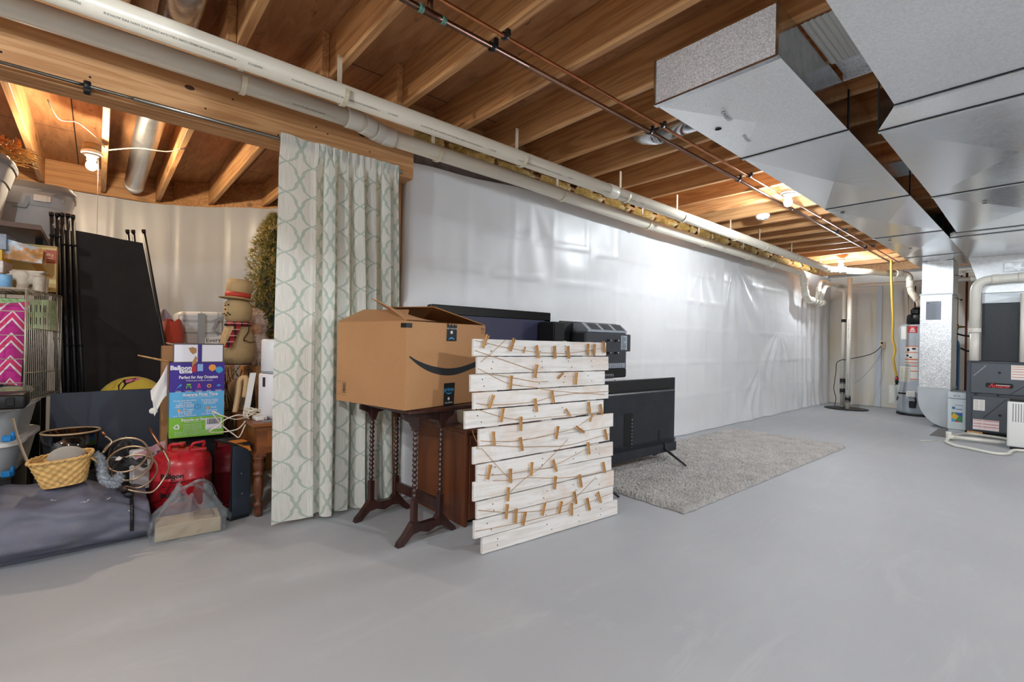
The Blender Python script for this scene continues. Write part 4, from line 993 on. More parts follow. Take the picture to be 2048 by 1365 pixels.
# return air drop with rounded boot
t=thing('return_drop','bright metal vertical duct with rounded bottom beside the water heater','air duct',(8.35,1.03,0))
b=MB(); b.bb((8.10,.872,.505),(8.60,1.178,1.70)); obj('riser',b,galv('galvanized_bright',(.80,.83,.86),.30,110,.26,.05),t,True)
b=MB(); b.bb((8.105,.866,1.715),(8.60,1.165,2.132)); obj('collar',b,galv('galvanized_bright_top',(.82,.85,.88),.28,70,.16,.05),t,True)
b=MB(); b.bb((8.092,.862,1.694),(8.605,1.186,1.716)); b.bb((8.092,.862,.492),(8.605,1.190,.506)); obj('seam_flange',b,m_galvd,t,True)
P=[(.872,.49),(.872,.004)]+[(.90+.29*(1-math.cos(a))*1.0,.004+.33*(1-math.cos(a))*1.0) for a in()]
P=[(-.872,.004),(-.872,.491),(-1.186,.491),(-1.186,.36)]+[(-.872-.314*math.cos(math.radians(q)),.36-.356*math.sin(math.radians(q))) for q in range(10,90,8)]
b=MB(); b.prism(P,.48,XF(8.58)); obj('boot',b,m_galvd,t,True)
b=MB(); b.rect(-1.121,1.375,-.972,1.615,XF(8.0985)); k=obj('sticker',b,M('sticker_grey','b4bac6',.5),t,True)
b=MB(); b.rect(-1.121,1.565,-.972,1.568,XF(8.0975)); b.disc((-1.10,1.590),.010,XF(8.0975)); 
for j in range(9): b.rect(-1.112,1.395+j*.018,-.982,1.3975+j*.018,XF(8.0975))
obj('sticker_print',b,M('sticker_ink','7b8698',.5),k,True)
b=MB(); b.tube([(8.2,.862,1.66),(8.24,.80,1.63)],.004,6); b.ball((8.24,.80,1.63),.012,6); b.tube([(8.2,.862,1.95),(8.24,.80,1.93)],.004,6); b.ball((8.24,.80,1.93),.012,6); obj('damper_rod',b,m_blk,t,True)
# filter cabinet
m_filt=M('filter_white','cfd9dc',.4,.1)
t=thing('filter_cabinet','white air filter cabinet with colourful sticker beside the furnace','air filter',(8.1,.784,0))
b=MB(); b.bb((7.85,.702,.03),(8.35,.866,.40),bev=.004); b.bb((7.88,.71,0),(8.32,.86,.0299)); obj('cabinet_body',b,m_filt,t,True)
b=MB(); b.bb((7.845,.700,.405),(8.35,.868,.478),bev=.006); kd=obj('lid',b,m_filt,t,True)
b=MB(); b.disc((-.784,.437),.030,XF(7.8435)@T(-.784,.437,0)@Matrix.Diagonal((1,.42,1,1))@T(.784,-.437,0),n=28,r0=.025); b.text('AprilAire',.014,XF(7.8435,.784,.437)); obj('logo_oval',b,m_inkgrey,kd,True)
b=MB(); F_=XF(7.8488); b.rect(-.83,.122,-.732,.236,F_); kk=obj('sticker',b,M('sticker_green','2f8a57',.5),t,True)
F_=XF(7.848)
for nm,pts,c in(('sticker_patch',[(-.80,.236),(-.732,.236),(-.732,.196),(-.775,.205)],'2f5fae'),('sticker_patch',[(-.83,.19),(-.812,.232),(-.765,.195),(-.79,.150),(-.83,.165)],'e8b63c'),('sticker_patch',[(-.83,.165),(-.79,.150),(-.80,.122),(-.83,.122)],'55a9d8'),('sticker_patch',[(-.785,.142),(-.745,.122),(-.80,.122)],'c8433c')):
    b=MB(); b.poly([(x,y,0) for x,y in pts],0,F_); obj(nm,b,M('sticker_'+c,c,.5),kk,True)
b=MB(); b.disc((-.812,.290),.016,XF(7.8488)); b.rect(-.79,.272,-.735,.281,XF(7.8488)); b.rect(-.80,.322,-.73,.328,XF(7.8488)); lab(obj('sticker_print',b,m_lblue,t,True),'small blue emblem')
# furnace
m_fur=M('furnace_grey','575c62',.42,.35,var=.05,vs=6); m_furl=M('furnace_edge','4a4f57',.4,.35)
t=thing('furnace','dark grey furnace cabinet with red nameplate','furnace',(8.05,.42,0))
b=MB(); b.bb((7.715,.13,.05),(8.40,.692,.872),bev=.004); obj('casing',b,m_furl,t,True)
b=MB(); b.bb((7.696,.14,.50),(7.714,.655,.852),bev=.006); d1=obj('upper_panel',b,m_fur,t,True)
b=MB(); b.bb((7.696,.14,.065),(7.714,.64,.470),bev=.006); d2=obj('lower_panel',b,m_fur,t,True)
def creas(b,y0,z0,y1,z1,w=.006):
    d=V((-(y1-y0),z1-z0)).normalized(); n=V((-d.y,d.x))*w/2
    b.poly([(-y0+n.x,z0+n.y,0),(-y0-n.x,z0-n.y,0),(-y1-n.x,z1-n.y,0),(-y1+n.x,z1+n.y,0)],0,XF(7.6952))
b=MB(); creas(b,.335,.505,.20,.63); obj('emboss_line',b,m_blk,d1,True)
b=MB(); creas(b,.545,.215,.36,.45); obj('emboss_line',b,m_blk,d2,True)
b=MB(); creas(b,.63,.70,.53,.82,.004); obj('emboss_line',b,m_galvd,d1,True)
b=MB(); b.tube([(7.696,.42,.745),(7.690,.42,.745)],.013,12); b.tube([(7.696,.41,.262),(7.690,.41,.262)],.013,12); b.bb((7.690,.42,.4795),(7.713,.44,.4935)); b.bb((7.690,.60,.4795),(7.713,.62,.4935)); obj('latch',b,m_blk,t,True)
# nameplate
b=MB(); P=[]
for cx,cy,a0 in((-.327,.605,-90),(-.327,.612,0),(-.513,.612,90),(-.513,.605,180)):
    for q in range(0,91,15): P.append((cx+.018*math.cos(math.radians(a0+q)),cy+.018*math.sin(math.radians(a0+q))))
b.prism([(p[0],.600+(p[1]-.6085)*1.25) for p in P],.006,XF(7.6945)); kp=obj('nameplate',b,m_blk,d1,True)
b=MB(); b.text('Amana',.062,XF(7.6878,.42,.596)@Matrix(((1,.25,0,0),(0,1,0,0),(0,0,1,0),(0,0,0,1))),bold=.002,fit=.165); obj('nameplate_lettering',b,m_red,kp,True)
b=MB(); b.rect(-.445,.600,-.335,.606,XF(7.6872)); obj('nameplate_bar',b,m_paper,kp,True)
b=MB(); b.rect(-.33,.675,-.15,.835,XF(7.6945)); k=obj('warning_label',b,m_paper,d1,True)
b=MB()
for j,z in enumerate((.70,.73,.76,.79,.815)): b.rect(-.325,z,-.155,z+.006,XF(7.6938))
obj('label_stripe',b,m_or,k,True)
b=MB(); b.rect(-.628,.30,-.533,.425,XF(7.6945)); k=obj('rating_label',b,m_paper,d2,True)
b=MB()
for j in range(9): b.rect(-.62,.31+j*.0125,-.585,.314+j*.0125,XF(7.6938)); b.rect(-.577,.31+j*.0125,-.54,.314+j*.0125,XF(7.6938))
obj('label_print',b,M('print_grey','9a9a9c',.6),k,True)
b=MB(); b.rect(-.629,.078,-.416,.196,XF(7.6945)); k=obj('warning_label',b,M('label_pinkish','ecdcda',.6),d2,True)
b=MB()
for z in(.182,.145,.112): b.rect(-.625,z,-.555,z+.006,XF(7.6938)); b.rect(-.545,z,-.42,z+.006,XF(7.6938))
obj('label_stripe',b,m_red,k,True)
b=MB(); b.bb((7.72,.55,0),(8.3,.68,.0495)); obj('wood_block',b,m_stud,t,True)
b=MB(); b.bb((7.76,.14,0),(8.3,.54,.0495)); obj('base',b,m_blk,t,True)
# coil cabinet
m_coil=M('coil_black','1d2126',.38,.2,var=.3,vs=60,bump=.25,bs=90)
t=thing('coil_cabinet','black pebbled metal cabinet on top of the furnace','coil cabinet',(8.05,.33,.873))
b=MB(); b.bb((7.74,.08,.873),(8.35,.575,1.54),bev=.003); obj('cabinet_body',b,m_coil,t,True)
b=MB(); b.add([(7.735,.08,1.541),(7.735,.578,1.541),(7.735,.578,1.655),(7.735,.08,1.655),(7.728,.33,1.60),(8.35,.08,1.541),(8.35,.578,1.541),(8.35,.578,1.655),(8.35,.08,1.655)],[(0,4,1),(1,4,2),(2,4,3),(3,4,0),(5,6,7,8),(1,2,7,6),(0,5,8,3),(3,8,7,2),(0,1,6,5)]); obj('transition',b,m_galvd,t,True)
# furnace flue
t=thing('flue_pipe','thick white plastic flue pipe bending over in front of the furnace coil','pipe',(7.62,.6,.873))
b=MB(); b.tube([(7.755,.625,.873),(7.755,.625,1.21)],.042,20); b.tube(fillet([(7.755,.625,1.20),(7.66,.60,1.23),(7.62,.60,1.30)],.02,3)[:0]+[(7.755,.625,1.20),(7.755,.625,1.70)],.047,20)
obj('pipe_run',b,m_pvc2,t,True)
t2=[(7.60,.612,.873),(7.60,.612,1.80)]
bpy.data.objects.remove(t.children[0]); 
b=MB(); b.tube([(7.655,.625,.873),(7.655,.625,1.22)],.042,20); obj('pipe_lower',b,m_pvc2,t,True)
b=MB(); b.tube(fillet([(7.655,.625,1.21),(7.655,.625,1.80),(7.655,-.30,1.83)],.13,10),.048,22); obj('pipe_upper',b,m_pvc2,t,True)
b=MB(); ring(b,(7.655,.625,1.225),(0,0,1),.056,.05); obj('coupling',b,m_pvc2,t,True)
b=MB(); ring(b,(7.655,.46,1.806),(0,1,0),.054,.06); obj('coupling',b,m_pvc2,t,True)
b=MB(); ring(b,(7.655,.26,1.812),(0,1,0),.054,.05); obj('coupling',b,m_pvc2,t,True)
b=MB(); b.tube([(7.66,.245,.873),(7.66,.245,1.63)],.024,14); tag(obj('condensate_pipe',b,m_pvc2),'slim white pipe rising in front of the black coil cabinet at right edge','pipe')
# softener and copper risers
m_tankb=M('tank_blue','1560a0',.35,var=.08)
t=thing('softener_tank','tall blue water softener tank behind the bright duct','water softener',(8.98,.99,0))
b=MB(); b.lathe([(.0,0),(.11,0),(.115,.03),(.115,1.05),(.105,1.11),(.07,1.16),(.03,1.175),(0,1.175)],30); obj('tank',b,m_tankb,t)
b=MB(); b.box((-.02,-.0,1.215),(.16,.16,.075),bev=.01); b.box((-.02,.0,1.30),(.15,.17,.085),bev=.012); obj('control_head',b,m_black,t)
b=MB(); b.bb((-.10,-.07,1.252),(-.095,.07,1.260)); obj('trim_strip',b,m_paper,t)
b=MB(); b.tube(smooth_path([(0,-.07,1.22),(-.02,-.16,1.19),(.0,-.24,1.17),(0,-.26,1.05),(0,-.20,.98),(.0,-.12,1.02)],6),.011,8); obj('hose',b,m_cord,t)
t=thing('copper_riser','brown copper water pipe rising on the end wall between duct and flue','pipe',(9.75,.885,0))
b=MB(); b.tube([(9.75,.89,2.15),(9.75,.885,.001)],.014,10); b.tube([(9.75,.887,1.34),(9.75,1.06,1.34)],.011,8); obj('pipe_run',b,M('copper_brown','7a4634',.4,.7),t,True)
b=MB(); b.tube([(9.75,.985,1.30),(9.75,.985,1.38)],.018,8); b.tube([(9.75,.93,1.34),(9.75,.96,1.34)],.017,8); obj('valve',b,m_brass,t,True)
b=MB(); b.tube([(9.80,.998,2.0),(9.80,.990,.001)],.014,10); tag(obj('copper_riser',b,M('riser_tan','b99f80',.5)),'tan water pipe rising beside the blue softener tank','pipe')
b=MB(); b.tube([(9.70,1.475,1.99),(9.70,1.47,.001)],.012,8); tag(obj('copper_riser',b,bpy.data.materials['copper_brown']),'short copper pipe standing behind the water heater vent','pipe')
b=MB(); b.tube([(9.72,1.56,2.0),(9.72,1.555,.001)],.010,8); tag(obj('copper_riser',b,bpy.data.materials['riser_tan']),'thin tan pipe on the end wall above the water heater','pipe')
# portable unit at right edge
m_holes=M('hole_dark','2a2a2c',.8)
t=thing('dehumidifier','white portable dehumidifier with perforated front at the right edge','dehumidifier',(7.1,.18,0))
b=MB(); b.bb((6.95,.02,.03),(7.27,.32,.485),bev=.014,seg=3); obj('body',b,m_white,t,True)
b=MB(); b.bb((6.962,.03,.486),(7.26,.31,.507),bev=.006); obj('top_cap',b,m_black,t,True)
b=MB(); b.bb((6.975,.04,0),(7.25,.30,.0295)); obj('base',b,m_black,t,True)
b=MB()
for i in range(9):
    for j in range(17): b.disc((-.279+i*.019,.462-j*.0108),.0042,XF(6.9493),n=8)
obj('grille_holes',b,m_holes,t,True)
# hoses on the floor
m_hose=M('hose_white','e4e1d6',.4)
b=MB(); b.tube(smooth_path([(7.02,.77,.02),(7.24,.755,.02),(7.50,.72,.022),(7.64,.66,.024),(7.645,.52,.022),(7.60,.36,.02),(7.4,.2,.02),(7.3,.08,.02)],8),.015,10); tag(obj('drain_hose',b,m_hose),'white hose curling on the floor close along the furnace base','hose')
b=MB(); b.tube(smooth_path([(6.95,.76,.018),(6.81,.756,.016),(6.64,.672,.015),(6.597,.593,.015),(6.50,.45,.015),(6.467,.373,.015),(6.54,.294,.015),(6.85,.25,.015),(6.9,.05,.015),(7.0,-.3,.015)],8),.014,10); tag(obj('drain_hose',b,m_hose),'white hose looping out over the floor in front of the dehumidifier','hose')
t=thing('condensate_drain','straight white pipe on the floor running to the furnace drain','pipe',(7.1,.5,0))
b=MB(); b.tube([(7.09,.745,.036),(7.13,.34,.036)],.020,12); obj('pipe_run',b,m_hose,t,True)
b=MB(); b.tube([(7.09,.79,.036),(7.09,.725,.036)],.026,12); b.tube([(7.09,.77,.036),(7.09,.77,.09)],.024,12); obj('fitting',b,m_hose,t,True)
b=MB(); b.prism([(7.25,.95),(7.25,.80),(8.0,.875),(8.0,.96)][::-1],.004,T(0,0,.001)); tag(obj('floor_mat',b,M('mat_grey','6d6a68',.8)),'small dark grey mat on the floor under the rounded duct','mat')
b=MB(); b.tube([(6.9,.84,.006),(6.75,.93,.005),(6.72,.96,.005)],.005,6); tag(obj('drain_tube',b,m_hose),'short thin tube lying on the floor left of the white hoses','tube')
# sump pipes
m_ferno=M('rubber_coupling','19191b',.6)
t=thing('sump_pipe','nearer tall white pipe standing on the sump cover','pipe',(9.12,2.20,0))
b=MB(); b.tube([(9.12,2.20,.012),(9.12,2.20,2.12)],.031,18); obj('pipe_run',b,m_pvc2,t,True)
b=MB(); ring(b,(9.12,2.20,.17),(0,0,1),.040,.10,20); obj('rubber_coupling',b,m_ferno,t,True)
b=MB(); ring(b,(9.12,2.20,.205),(0,0,1),.0425,.012,20); obj('hose_clamp',b,m_steel,t,True)
b=MB(); ring(b,(9.12,2.20,.135),(0,0,1),.0425,.012,20); obj('hose_clamp',b,m_steel,t,True)
b=MB(); b.text('PVC DWV PIPE 2" SCH 40',.02,XF(9.12-.0318,2.20,1.30)@R('Z',-90),fit=.3); b.text('PVC DWV PIPE 2" SCH 40',.02,XF(9.12-.0318,2.20,.45)@R('Z',-90),fit=.25); obj('printed_lettering',b,m_inkgrey,t,True)
t=thing('sump_pipe','farther white pipe with two black couplings standing on the sump cover','pipe',(9.30,2.32,0))
b=MB(); b.tube(fillet([(9.30,2.32,.012),(9.30,2.32,1.94),(9.30,2.43,1.955)],.06,6),.029,18); obj('pipe_run',b,m_pvc2,t,True)
for z in(.44,.275):
    b=MB(); ring(b,(9.30,2.32,z),(0,0,1),.038,.085,20); obj('rubber_coupling',b,m_ferno,t,True)
    b=MB(); ring(b,(9.30,2.32,z-.03),(0,0,1),.0405,.012,20); obj('hose_clamp',b,m_steel,t,True)
b=MB(); ring(b,(9.30,2.32,1.44),(0,0,1),.034,.05,20); obj('check_valve',b,m_ferno,t,True)
b=MB(); b.lathe([(.30,0),(.30,.008),(.27,.011),(0,.011)],36,T(9.2,2.24,0)); tag(obj('sump_cover',b,m_blk),'round black sump cover on the floor in the far corner','sump cover')
b=MB(); b.tube(smooth_path([(9.93,1.93,1.04),(9.6,2.0,.90),(9.24,2.26,.80),(9.22,2.30,.80),(9.24,2.39,.74),(9.24,2.40,.60),(9.22,2.41,.45),(9.22,2.42,.30),(9.26,2.40,.15),(9.2,2.4,.03)],8),.006,6); tag(obj('pump_cord',b,m_cord),'black pump cord hanging from the wall outlet to the white pipes','cord')
b=MB(); b.tube(smooth_path([(9.94,1.93,.98),(9.9,1.98,.80),(9.7,2.1,.55),(9.5,2.2,.40)],8),.004,6); tag(obj('pump_cord',b,M('cord_grey','a9a59c',.5)),'thin grey cord hanging from the wall outlet','cord')
t=thing('wall_outlet','cream electrical outlet with plugs on the far wall','outlet',(9.965,1.93,1.03))
b=MB(); b.box((-.0,0,.03),(.02,.07,.12),bev=.004); b.box((-.025,.01,.0),(.04,.05,.05),bev=.006); obj('plate',b,m_cream,t)
b=MB(); b.box((-.05,-.005,.055),(.03,.03,.03),bev=.004); obj('plug',b,m_black,t)
# ================================================================ STORAGE CLUTTER AT THE LEFT
rc=random.Random(11)
def remesh(o,vox,sub=0,keep=True):
    m=o.modifiers.new('remesh','REMESH'); m.mode='VOXEL'; m.voxel_size=vox; m.use_smooth_shade=True
    s=o.modifiers.new('smooth','SMOOTH'); s.factor=.5; s.iterations=3
    return o
# ---- shelf with bins
m_shelf=wood('shelf_board','6b4a33','3a2418',0,.5)
t=thing('storage_shelf','dark wooden storage shelf carrying the grey totes at the left edge','shelf',(-.7,4.05,0))
b=MB(); b.bb((-1.25,3.77,1.575),(-.25,4.62,1.602)); obj('shelf_board',b,m_shelf,t,True)
for x in(-1.22,-.28):
    for y in(4.16,4.58): b=MB(); b.bb((x-.018,y-.018,0),(x+.018,y+.018,1.574)); obj('post',b,m_black,t,True)
m_tote=M('tote_grey','bbbcbf',.42,var=.03); m_totel=M('tote_lid_grey','8f9296',.42)
def tote(x0,x1,y0,y1,z0,z1,label,lid=.045,lab_=False):
    t=thing('storage_tote',label,'storage tote',((x0+x1)/2,(y0+y1)/2,z0))
    cx,cy=(x0+x1)/2,(y0+y1)/2;hx_,hy=(x1-x0)/2,(y1-y0)/2
    b=MB()
    def rr(u,z):
        k=.80+.20*((z-z0)/(z1-z0)); 
        a=2*PI*u; c,s=math.cos(a),math.sin(a); q=(abs(c)**5+abs(s)**5)**(-1/5)
        return (cx+hx_*k*c*q,cy+hy*k*s*q,z)
    zs=[z0,z0+.01]+[z0+(z1-lid-z0)*i/6 for i in range(1,7)]
    b.grid(lambda u,v:rr(u,zs[min(len(zs)-1,int(round(v*(len(zs)-1))))]),48,len(zs)-1,closeu=True)
    n=len(zs); b.f.append(tuple(i*n for i in range(48)));b.m.append(0);b.s.append(False)
    # rim skirt
    zt=z1-lid
    b.grid(lambda u,v:tuple(V(rr(u,zt-.10+.10*v))+V((math.cos(2*PI*u),math.sin(2*PI*u),0))*(.006+.010*v)),48,2,closeu=True)
    obj('bin_body',b,m_tote,t,True)
    b=MB()
    for (s0,s1,za,zb) in((1.04,1.06,zt-.012,zt+.012),(1.06,1.05,zt+.012,zt+.022),(1.0,.985,zt+.022,z1)):
        b.grid(lambda u,v:(cx+(rr(u,z1)[0]-cx)*(s0+(s1-s0)*v),cy+(rr(u,z1)[1]-cy)*(s0+(s1-s0)*v),za+(zb-za)*v),48,1,closeu=True)
    b.grid(lambda u,v:(cx+(rr(u,z1)[0]-cx)*(.985*(1-v)),cy+(rr(u,z1)[1]-cy)*(.985*(1-v)),z1),48,1,closeu=True)
    obj('lid',b,m_totel,t,True)
    return t
tt=tote(-.63,-.135,4.235,4.62,1.603,1.945,'grey plastic tote with white sticker on the shelf, right of two')
b=MB(); b.bb((-.315,4.222,1.825),(-.255,4.228,1.865)); b.bb((-.254,4.222,1.828),(-.238,4.228,1.862)); obj('sticker',b,m_paper,tt,True)
b=MB(); b.prism([(-.40,1.745),(-.34,1.745),(-.325,1.775),(-.32,1.85),(-.18,1.835),(-.178,1.80),(-.165,1.80),(-.165,1.856),(-.33,1.872),(-.345,1.79),(-.355,1.765),(-.40,1.762)],.010,T(-.01,4.245,.03)@R('X',90)); obj('handle_recess',b,m_totel,tt,True)
tote(-1.24,-.70,3.80,4.36,1.579,1.60,'flat grey tote lid') if False else None
tote(-.97,-.385,3.80,4.19,1.603,1.985,'taller grey plastic tote cut by the left edge of the view')
# dried wreath on the left tote
m_straw=M('straw','dcb06a',.8,var=.3,vs=30); m_dry=M('dried_flower','d8924a',.8,var=.35,vs=25)
t=thing('dried_wreath','dried straw bundle with orange flowers on top of the grey totes','dried flowers',(-.47,4.02,1.987))
b=MB()
for i in range(170):
    x=rc.uniform(-.22,.12);z=rc.uniform(.006,.075);y=rc.uniform(-.08,.08);L=rc.uniform(.05,.11);a=rc.uniform(-.5,.4)
    b.tube([(x,y,z),(x+L*.5,y+rc.uniform(-.02,.02),z+L*.2*a+.012),(x+L,y+rc.uniform(-.02,.02),max(.004,z+L*a*.4-.01))],.0022,4)
stuff(obj('straw',b,m_straw,t))
b=MB()
for i in range(420):
    c=V((rc.uniform(-.22,.11),rc.uniform(-.09,.06),rc.uniform(.05,.125))); d=V((rc.gauss(0,1),rc.gauss(0,1),rc.gauss(0,1))).normalized(); s=d.cross(V((0,0,1))).normalized()*.010
    b.poly([tuple(c-s),tuple(c+d*.016-s*.3),tuple(c+d*.026),tuple(c+d*.016+s*.7),tuple(c+s)])
stuff(obj('petals',b,m_dry,t))
# clear bins at floor level
m_bin=M('clear_bin','d4dadd',.22,alpha=.72); m_binlid=M('bin_lid_white','e3e1dc',.4); m_latch=M('latch_blue','1f7fc4',.4)
def clearbin(z0,z1,label,y0=3.30,xr=-.262):
    t=thing('clear_bin',label,'storage bin',(-.62,y0+.35,z0),math.radians(-5))
    b=MB(); w=.36-.0;d=.66
    def rr(u,v,k):
        a=2*PI*u; c,s=math.cos(a),math.sin(a); q=(abs(c)**6+abs(s)**6)**(-1/6); return (w*k*c*q,d/2*k*s*q,(z1-z0-.022)*v)
    b.grid(lambda u,v:rr(u,v,.90+.08*v),48,4,closeu=True); b.f.append(tuple(i*5 for i in range(48)));b.m.append(0);b.s.append(False); obj('bin_body',b,m_bin,t)
    b=MB(); h=z1-z0
    b.grid(lambda u,v:tuple(V(rr(u,1,1.02 if v<.6 else 1.0))*1+V((0,0,(h-.0005-(h-.022))*min(1,v*1.7)))),48,3,closeu=True)
    b.grid(lambda u,v:(rr(u,1,1-v)[0],rr(u,1,1-v)[1],h-.0005),48,1,closeu=True); obj('lid',b,m_binlid,t)
    b=MB(); b.box((w-.032,-d/2+.012,.022),(.035,.02,.03),bev=.005); b.box((w-.014,-d/2+.03,.030),(.014,.03,.045),bev=.004); obj('latch',b,m_latch,t)
    b=MB(); b.box((0,0,.06),(w*1.55,d*.78,.09),bev=.02); obj('contents',b,M('bin_contents_%d'%int(z0*100),'b9c3cc' if z0>.4 else 'c9b9ae',.8,var=.3,vs=14),t)
    return t
clearbin(.463,.636,'upper clear plastic bin with white lid and blue latch at the left edge')
clearbin(.292,.462,'lower clear plastic bin with blue latch under the other clear bin')
b=MB(); b.bb((-1.1,3.36,0),(-.30,3.95,.288),bev=.01); tag(obj('storage_crate',b,M('crate_dark','1d1a19',.6)),'dark crate on the floor beneath the clear plastic bins','crate')
b=MB(); b.bb((-1.1,4.12,0),(-.30,4.45,1.20),bev=.01); tag(obj('storage_crate',b,bpy.data.materials['crate_dark']),'tall dark filler block added to darken the gap behind the clear bins','crate')  # invented block, darkens gaps where the bright alcove wall showed through
t=thing('tool_case','black plastic case with latches on top of the clear bins','case',(-.40,3.19,.637))
b=MB(); b.box((0,.09,.035),(.30,.20,.036+.034),bev=.012,seg=2); obj('case_body',b,m_black,t)
b=MB(); b.box((.10,-.012,.036),(.03,.008,.04),bev=.003); obj('latch',b,m_blk,t)
b=MB(); b.box((.151,.05,.04),(.006,.06,.03),bev=.002); obj('latch',b,m_blk,t)
# ---- wire cage
m_cage=M('cage_wire','c4baa8',.4,.5,var=.2,vs=20)
t=thing('wire_cage','wire pet cage full of cushions standing on the clear bins','cage',(-.275,3.42,.642),math.radians(-12))
W2,D2,H2=.62,.52,.575
def wires(b,pts,r=.0022): b.tube(pts,r,6)
b=MB()
for i in range(7): wires(b,[(-i*.1,0,0),(-i*.1,0,H2)],.0028)
for z in(.10,.22,.34,.46): wires(b,[(-W2,0,z),(0,0,z)],.0028)
obj('front_panel',b,m_cage,t)
b=MB()
for i in range(1,21): wires(b,[(0,i*.0258,0),(0,i*.0258,H2)],.0018)
for z in(.13,.36): wires(b,[(0,0,z+.02),(0,D2,z)],.0028)
obj('side_panel',b,m_cage,t)
b=MB()
for i in range(22): wires(b,[(-i*.0295,0,H2),(-i*.0295,D2,H2)],.0018)
for y in(.13,.26,.39): wires(b,[(-W2,y,H2+.002),(0,y,H2+.002)],.0024)
obj('top_panel',b,m_cage,t)
b=MB()
for z in(0,H2):
    wires(b,[(-W2,0,z),(0,0,z)],.0042); wires(b,[(0,0,z),(0,D2,z)],.0042); wires(b,[(-W2,D2,z),(0,D2,z)],.0042)
wires(b,[(0,D2,0),(0,D2,H2)],.0042); wires(b,[(0,0,0),(0,0,H2)],.0042)
for i in range(1,8): wires(b,[(-i*.08,D2,0),(-i*.08,D2,H2)],.002)
obj('frame',b,m_cage,t)
b=MB(); b.bb((-W2,.01,.003),(-.01,D2-.01,.010)); obj('floor_tray',b,m_blk,t)
CM=wm(t)
def incage(x,y,z): return tuple(CM@V((x,y,z)))
def cushion(name,label,cat,c,size,rot,mat,puff=.5,grid=26,extra=None):
    w,h,d=size; b=MB()
    m=T(*c)@rot
    for s in(1,-1):
        def f(u,v):
            x=(u-.5)*2;y=(v-.5)*2; e=max(0,(1-x*x)*(1-y*y))**.42
            q=1-.07*(1-abs(x)**2)*abs(y)**3-.0*x
            return (x*w/2*(1-.06*(1-y*y)),y*h/2*(1-.06*(1-x*x)),s*(d/2*e+.004*nz(x*3,y*3,s)))
        b.grid(f if s>0 else (lambda u,v:f(1-u,v)),grid,grid,mat=m)
    o=obj(name,b,mat); tag(o,label,cat); return o
def zig_mat():
    t=NT('pink_zigzag'); co=t.co((1,1,1)); s=t.n('SeparateXYZ',None,Vector=co)
    v=t.math('ADD',s.outputs[2],t.math('MULTIPLY',t.math('PINGPONG',t.math('MULTIPLY',s.outputs[0],1.0),.045),1.5))
    fr=t.math('FRACT',t.math('MULTIPLY',v,8.5))
    c=t.ramp(fr,[(0,hx('e8e0e0')),(.10,hx('e8e0e0')),(.11,hx('d8386f')),(.36,hx('d8386f')),(.37,hx('e8e0e0')),(.44,hx('e8e0e0')),(.45,hx('c02a86'))],'CONSTANT')
    t.p(Base_Color=c,Roughness=.85,Sheen_Weight=.3); t.bump(t.noise(co,12,4),.4,.02); return t.mat
cushion('cushion','pink cushion with white zigzag stripes inside the wire cage','cushion',incage(-.20,.20,.295),(.30,.46,.15),rz(math.radians(-12))@R('X',78)@R('Y',-8),zig_mat())
b=MB(); b.ball(incage(-.38,.30,.46),(.13,.11,.075),12); o=tag(obj('bundled_cloth',b,fabric('maroon_cloth','4a1f2b',120)),'maroon cloth bundled at the top of the wire cage','cloth')
t=thing('plastic_basket','green slotted plastic basket inside the back of the wire cage','basket',incage(-.12,.42,.37),math.radians(-12))
m_gb=M('basket_green','a5cf8a',.4)
b=MB()
for z0,z1 in((0,.03),(.07,.10),(.14,.17)): b.bb((-.16,-.075,z0),(.11,-.068,z1)); b.bb((.103,-.068,z0),(.11,.07,z1))
for i in range(15): b.bb((-.16+i*.0186,-.074,.0),(-.152+i*.0186,-.069,.17))
for i in range(7): b.bb((.104,-.06+i*.02,0),(.109,-.052+i*.02,.17))
obj('basket_wall',b,m_gb,t)
b=MB(); b.bb((-.16,-.066,0),(.10,.07,.006)); obj('basket_floor',b,m_gb,t)
b=MB(); b.ball(incage(-.075,.40,.175),(.05,.09,.13),10); tag(obj('bundled_cloth',b,fabric('charcoal_cloth','1d1d22',120)),'dark cloth filling the right side of the wire cage','cloth')
b=MB(); b.ball(incage(-.10,.22,.045),(.07,.14,.03),10); tag(obj('bundled_cloth',b,fabric('floral_cloth','b9b08a',60,col2='5f7a4a')),'green floral cloth on the floor of the wire cage','cloth')
cushion('cushion','beige leaf patterned cushion low in the front of the wire cage','cushion',incage(-.30,.11,.135),(.22,.15,.07),rz(math.radians(-12))@R('X',70)@R('Z',25),fabric('beige_leaf','d6cba8',80,col2='8f9a66'))
# elephant stool figurine
m_ele=M('ceramic_cream','cfc3b0',.45,var=.12,vs=25,bump=.1,bs=40)
t=thing('elephant_figurine','cream ceramic elephant figurine with flat back on top of the cage','figurine',(-.300,3.78,1.2225),math.radians(-14))
b=MB(); b.ball((.015,0,.080),(.062,.040,.042),12); b.box((.012,0,.113),(.135,.070,.012),bev=.004); b.box((.015,0,.095),(.10,.060,.03),bev=.008)
for x,y in((-.010,-.024),(.055,-.024),(-.010,.024),(.055,.024)): b.tube([(x,y,.085),(x,y,.035),(x-.003,y,.001)],[.029,.024,.028],14)
b.ball((-.050,0,.090),(.030,.032,.030),10); b.tube([(-.066,0,.088),(-.080,-.002,.062),(-.080,-.004,.036),(-.064,-.006,.016),(-.048,-.008,.014)],[.022,.018,.014,.011,.008],12)
b.ball((-.016,-.042,.088),(.034,.010,.030),10); b.ball((-.016,.040,.088),(.034,.010,.030),10); b.tube([(-.064,-.026,.072),(-.082,-.034,.060),(-.092,-.034,.062)],[.007,.0055,.004],8)
o=remesh(obj('body',b,m_ele,t),.0045)
b=MB(); b.ball((-.068,-.0265,.100),.0035,6); obj('eye',b,m_black,t)
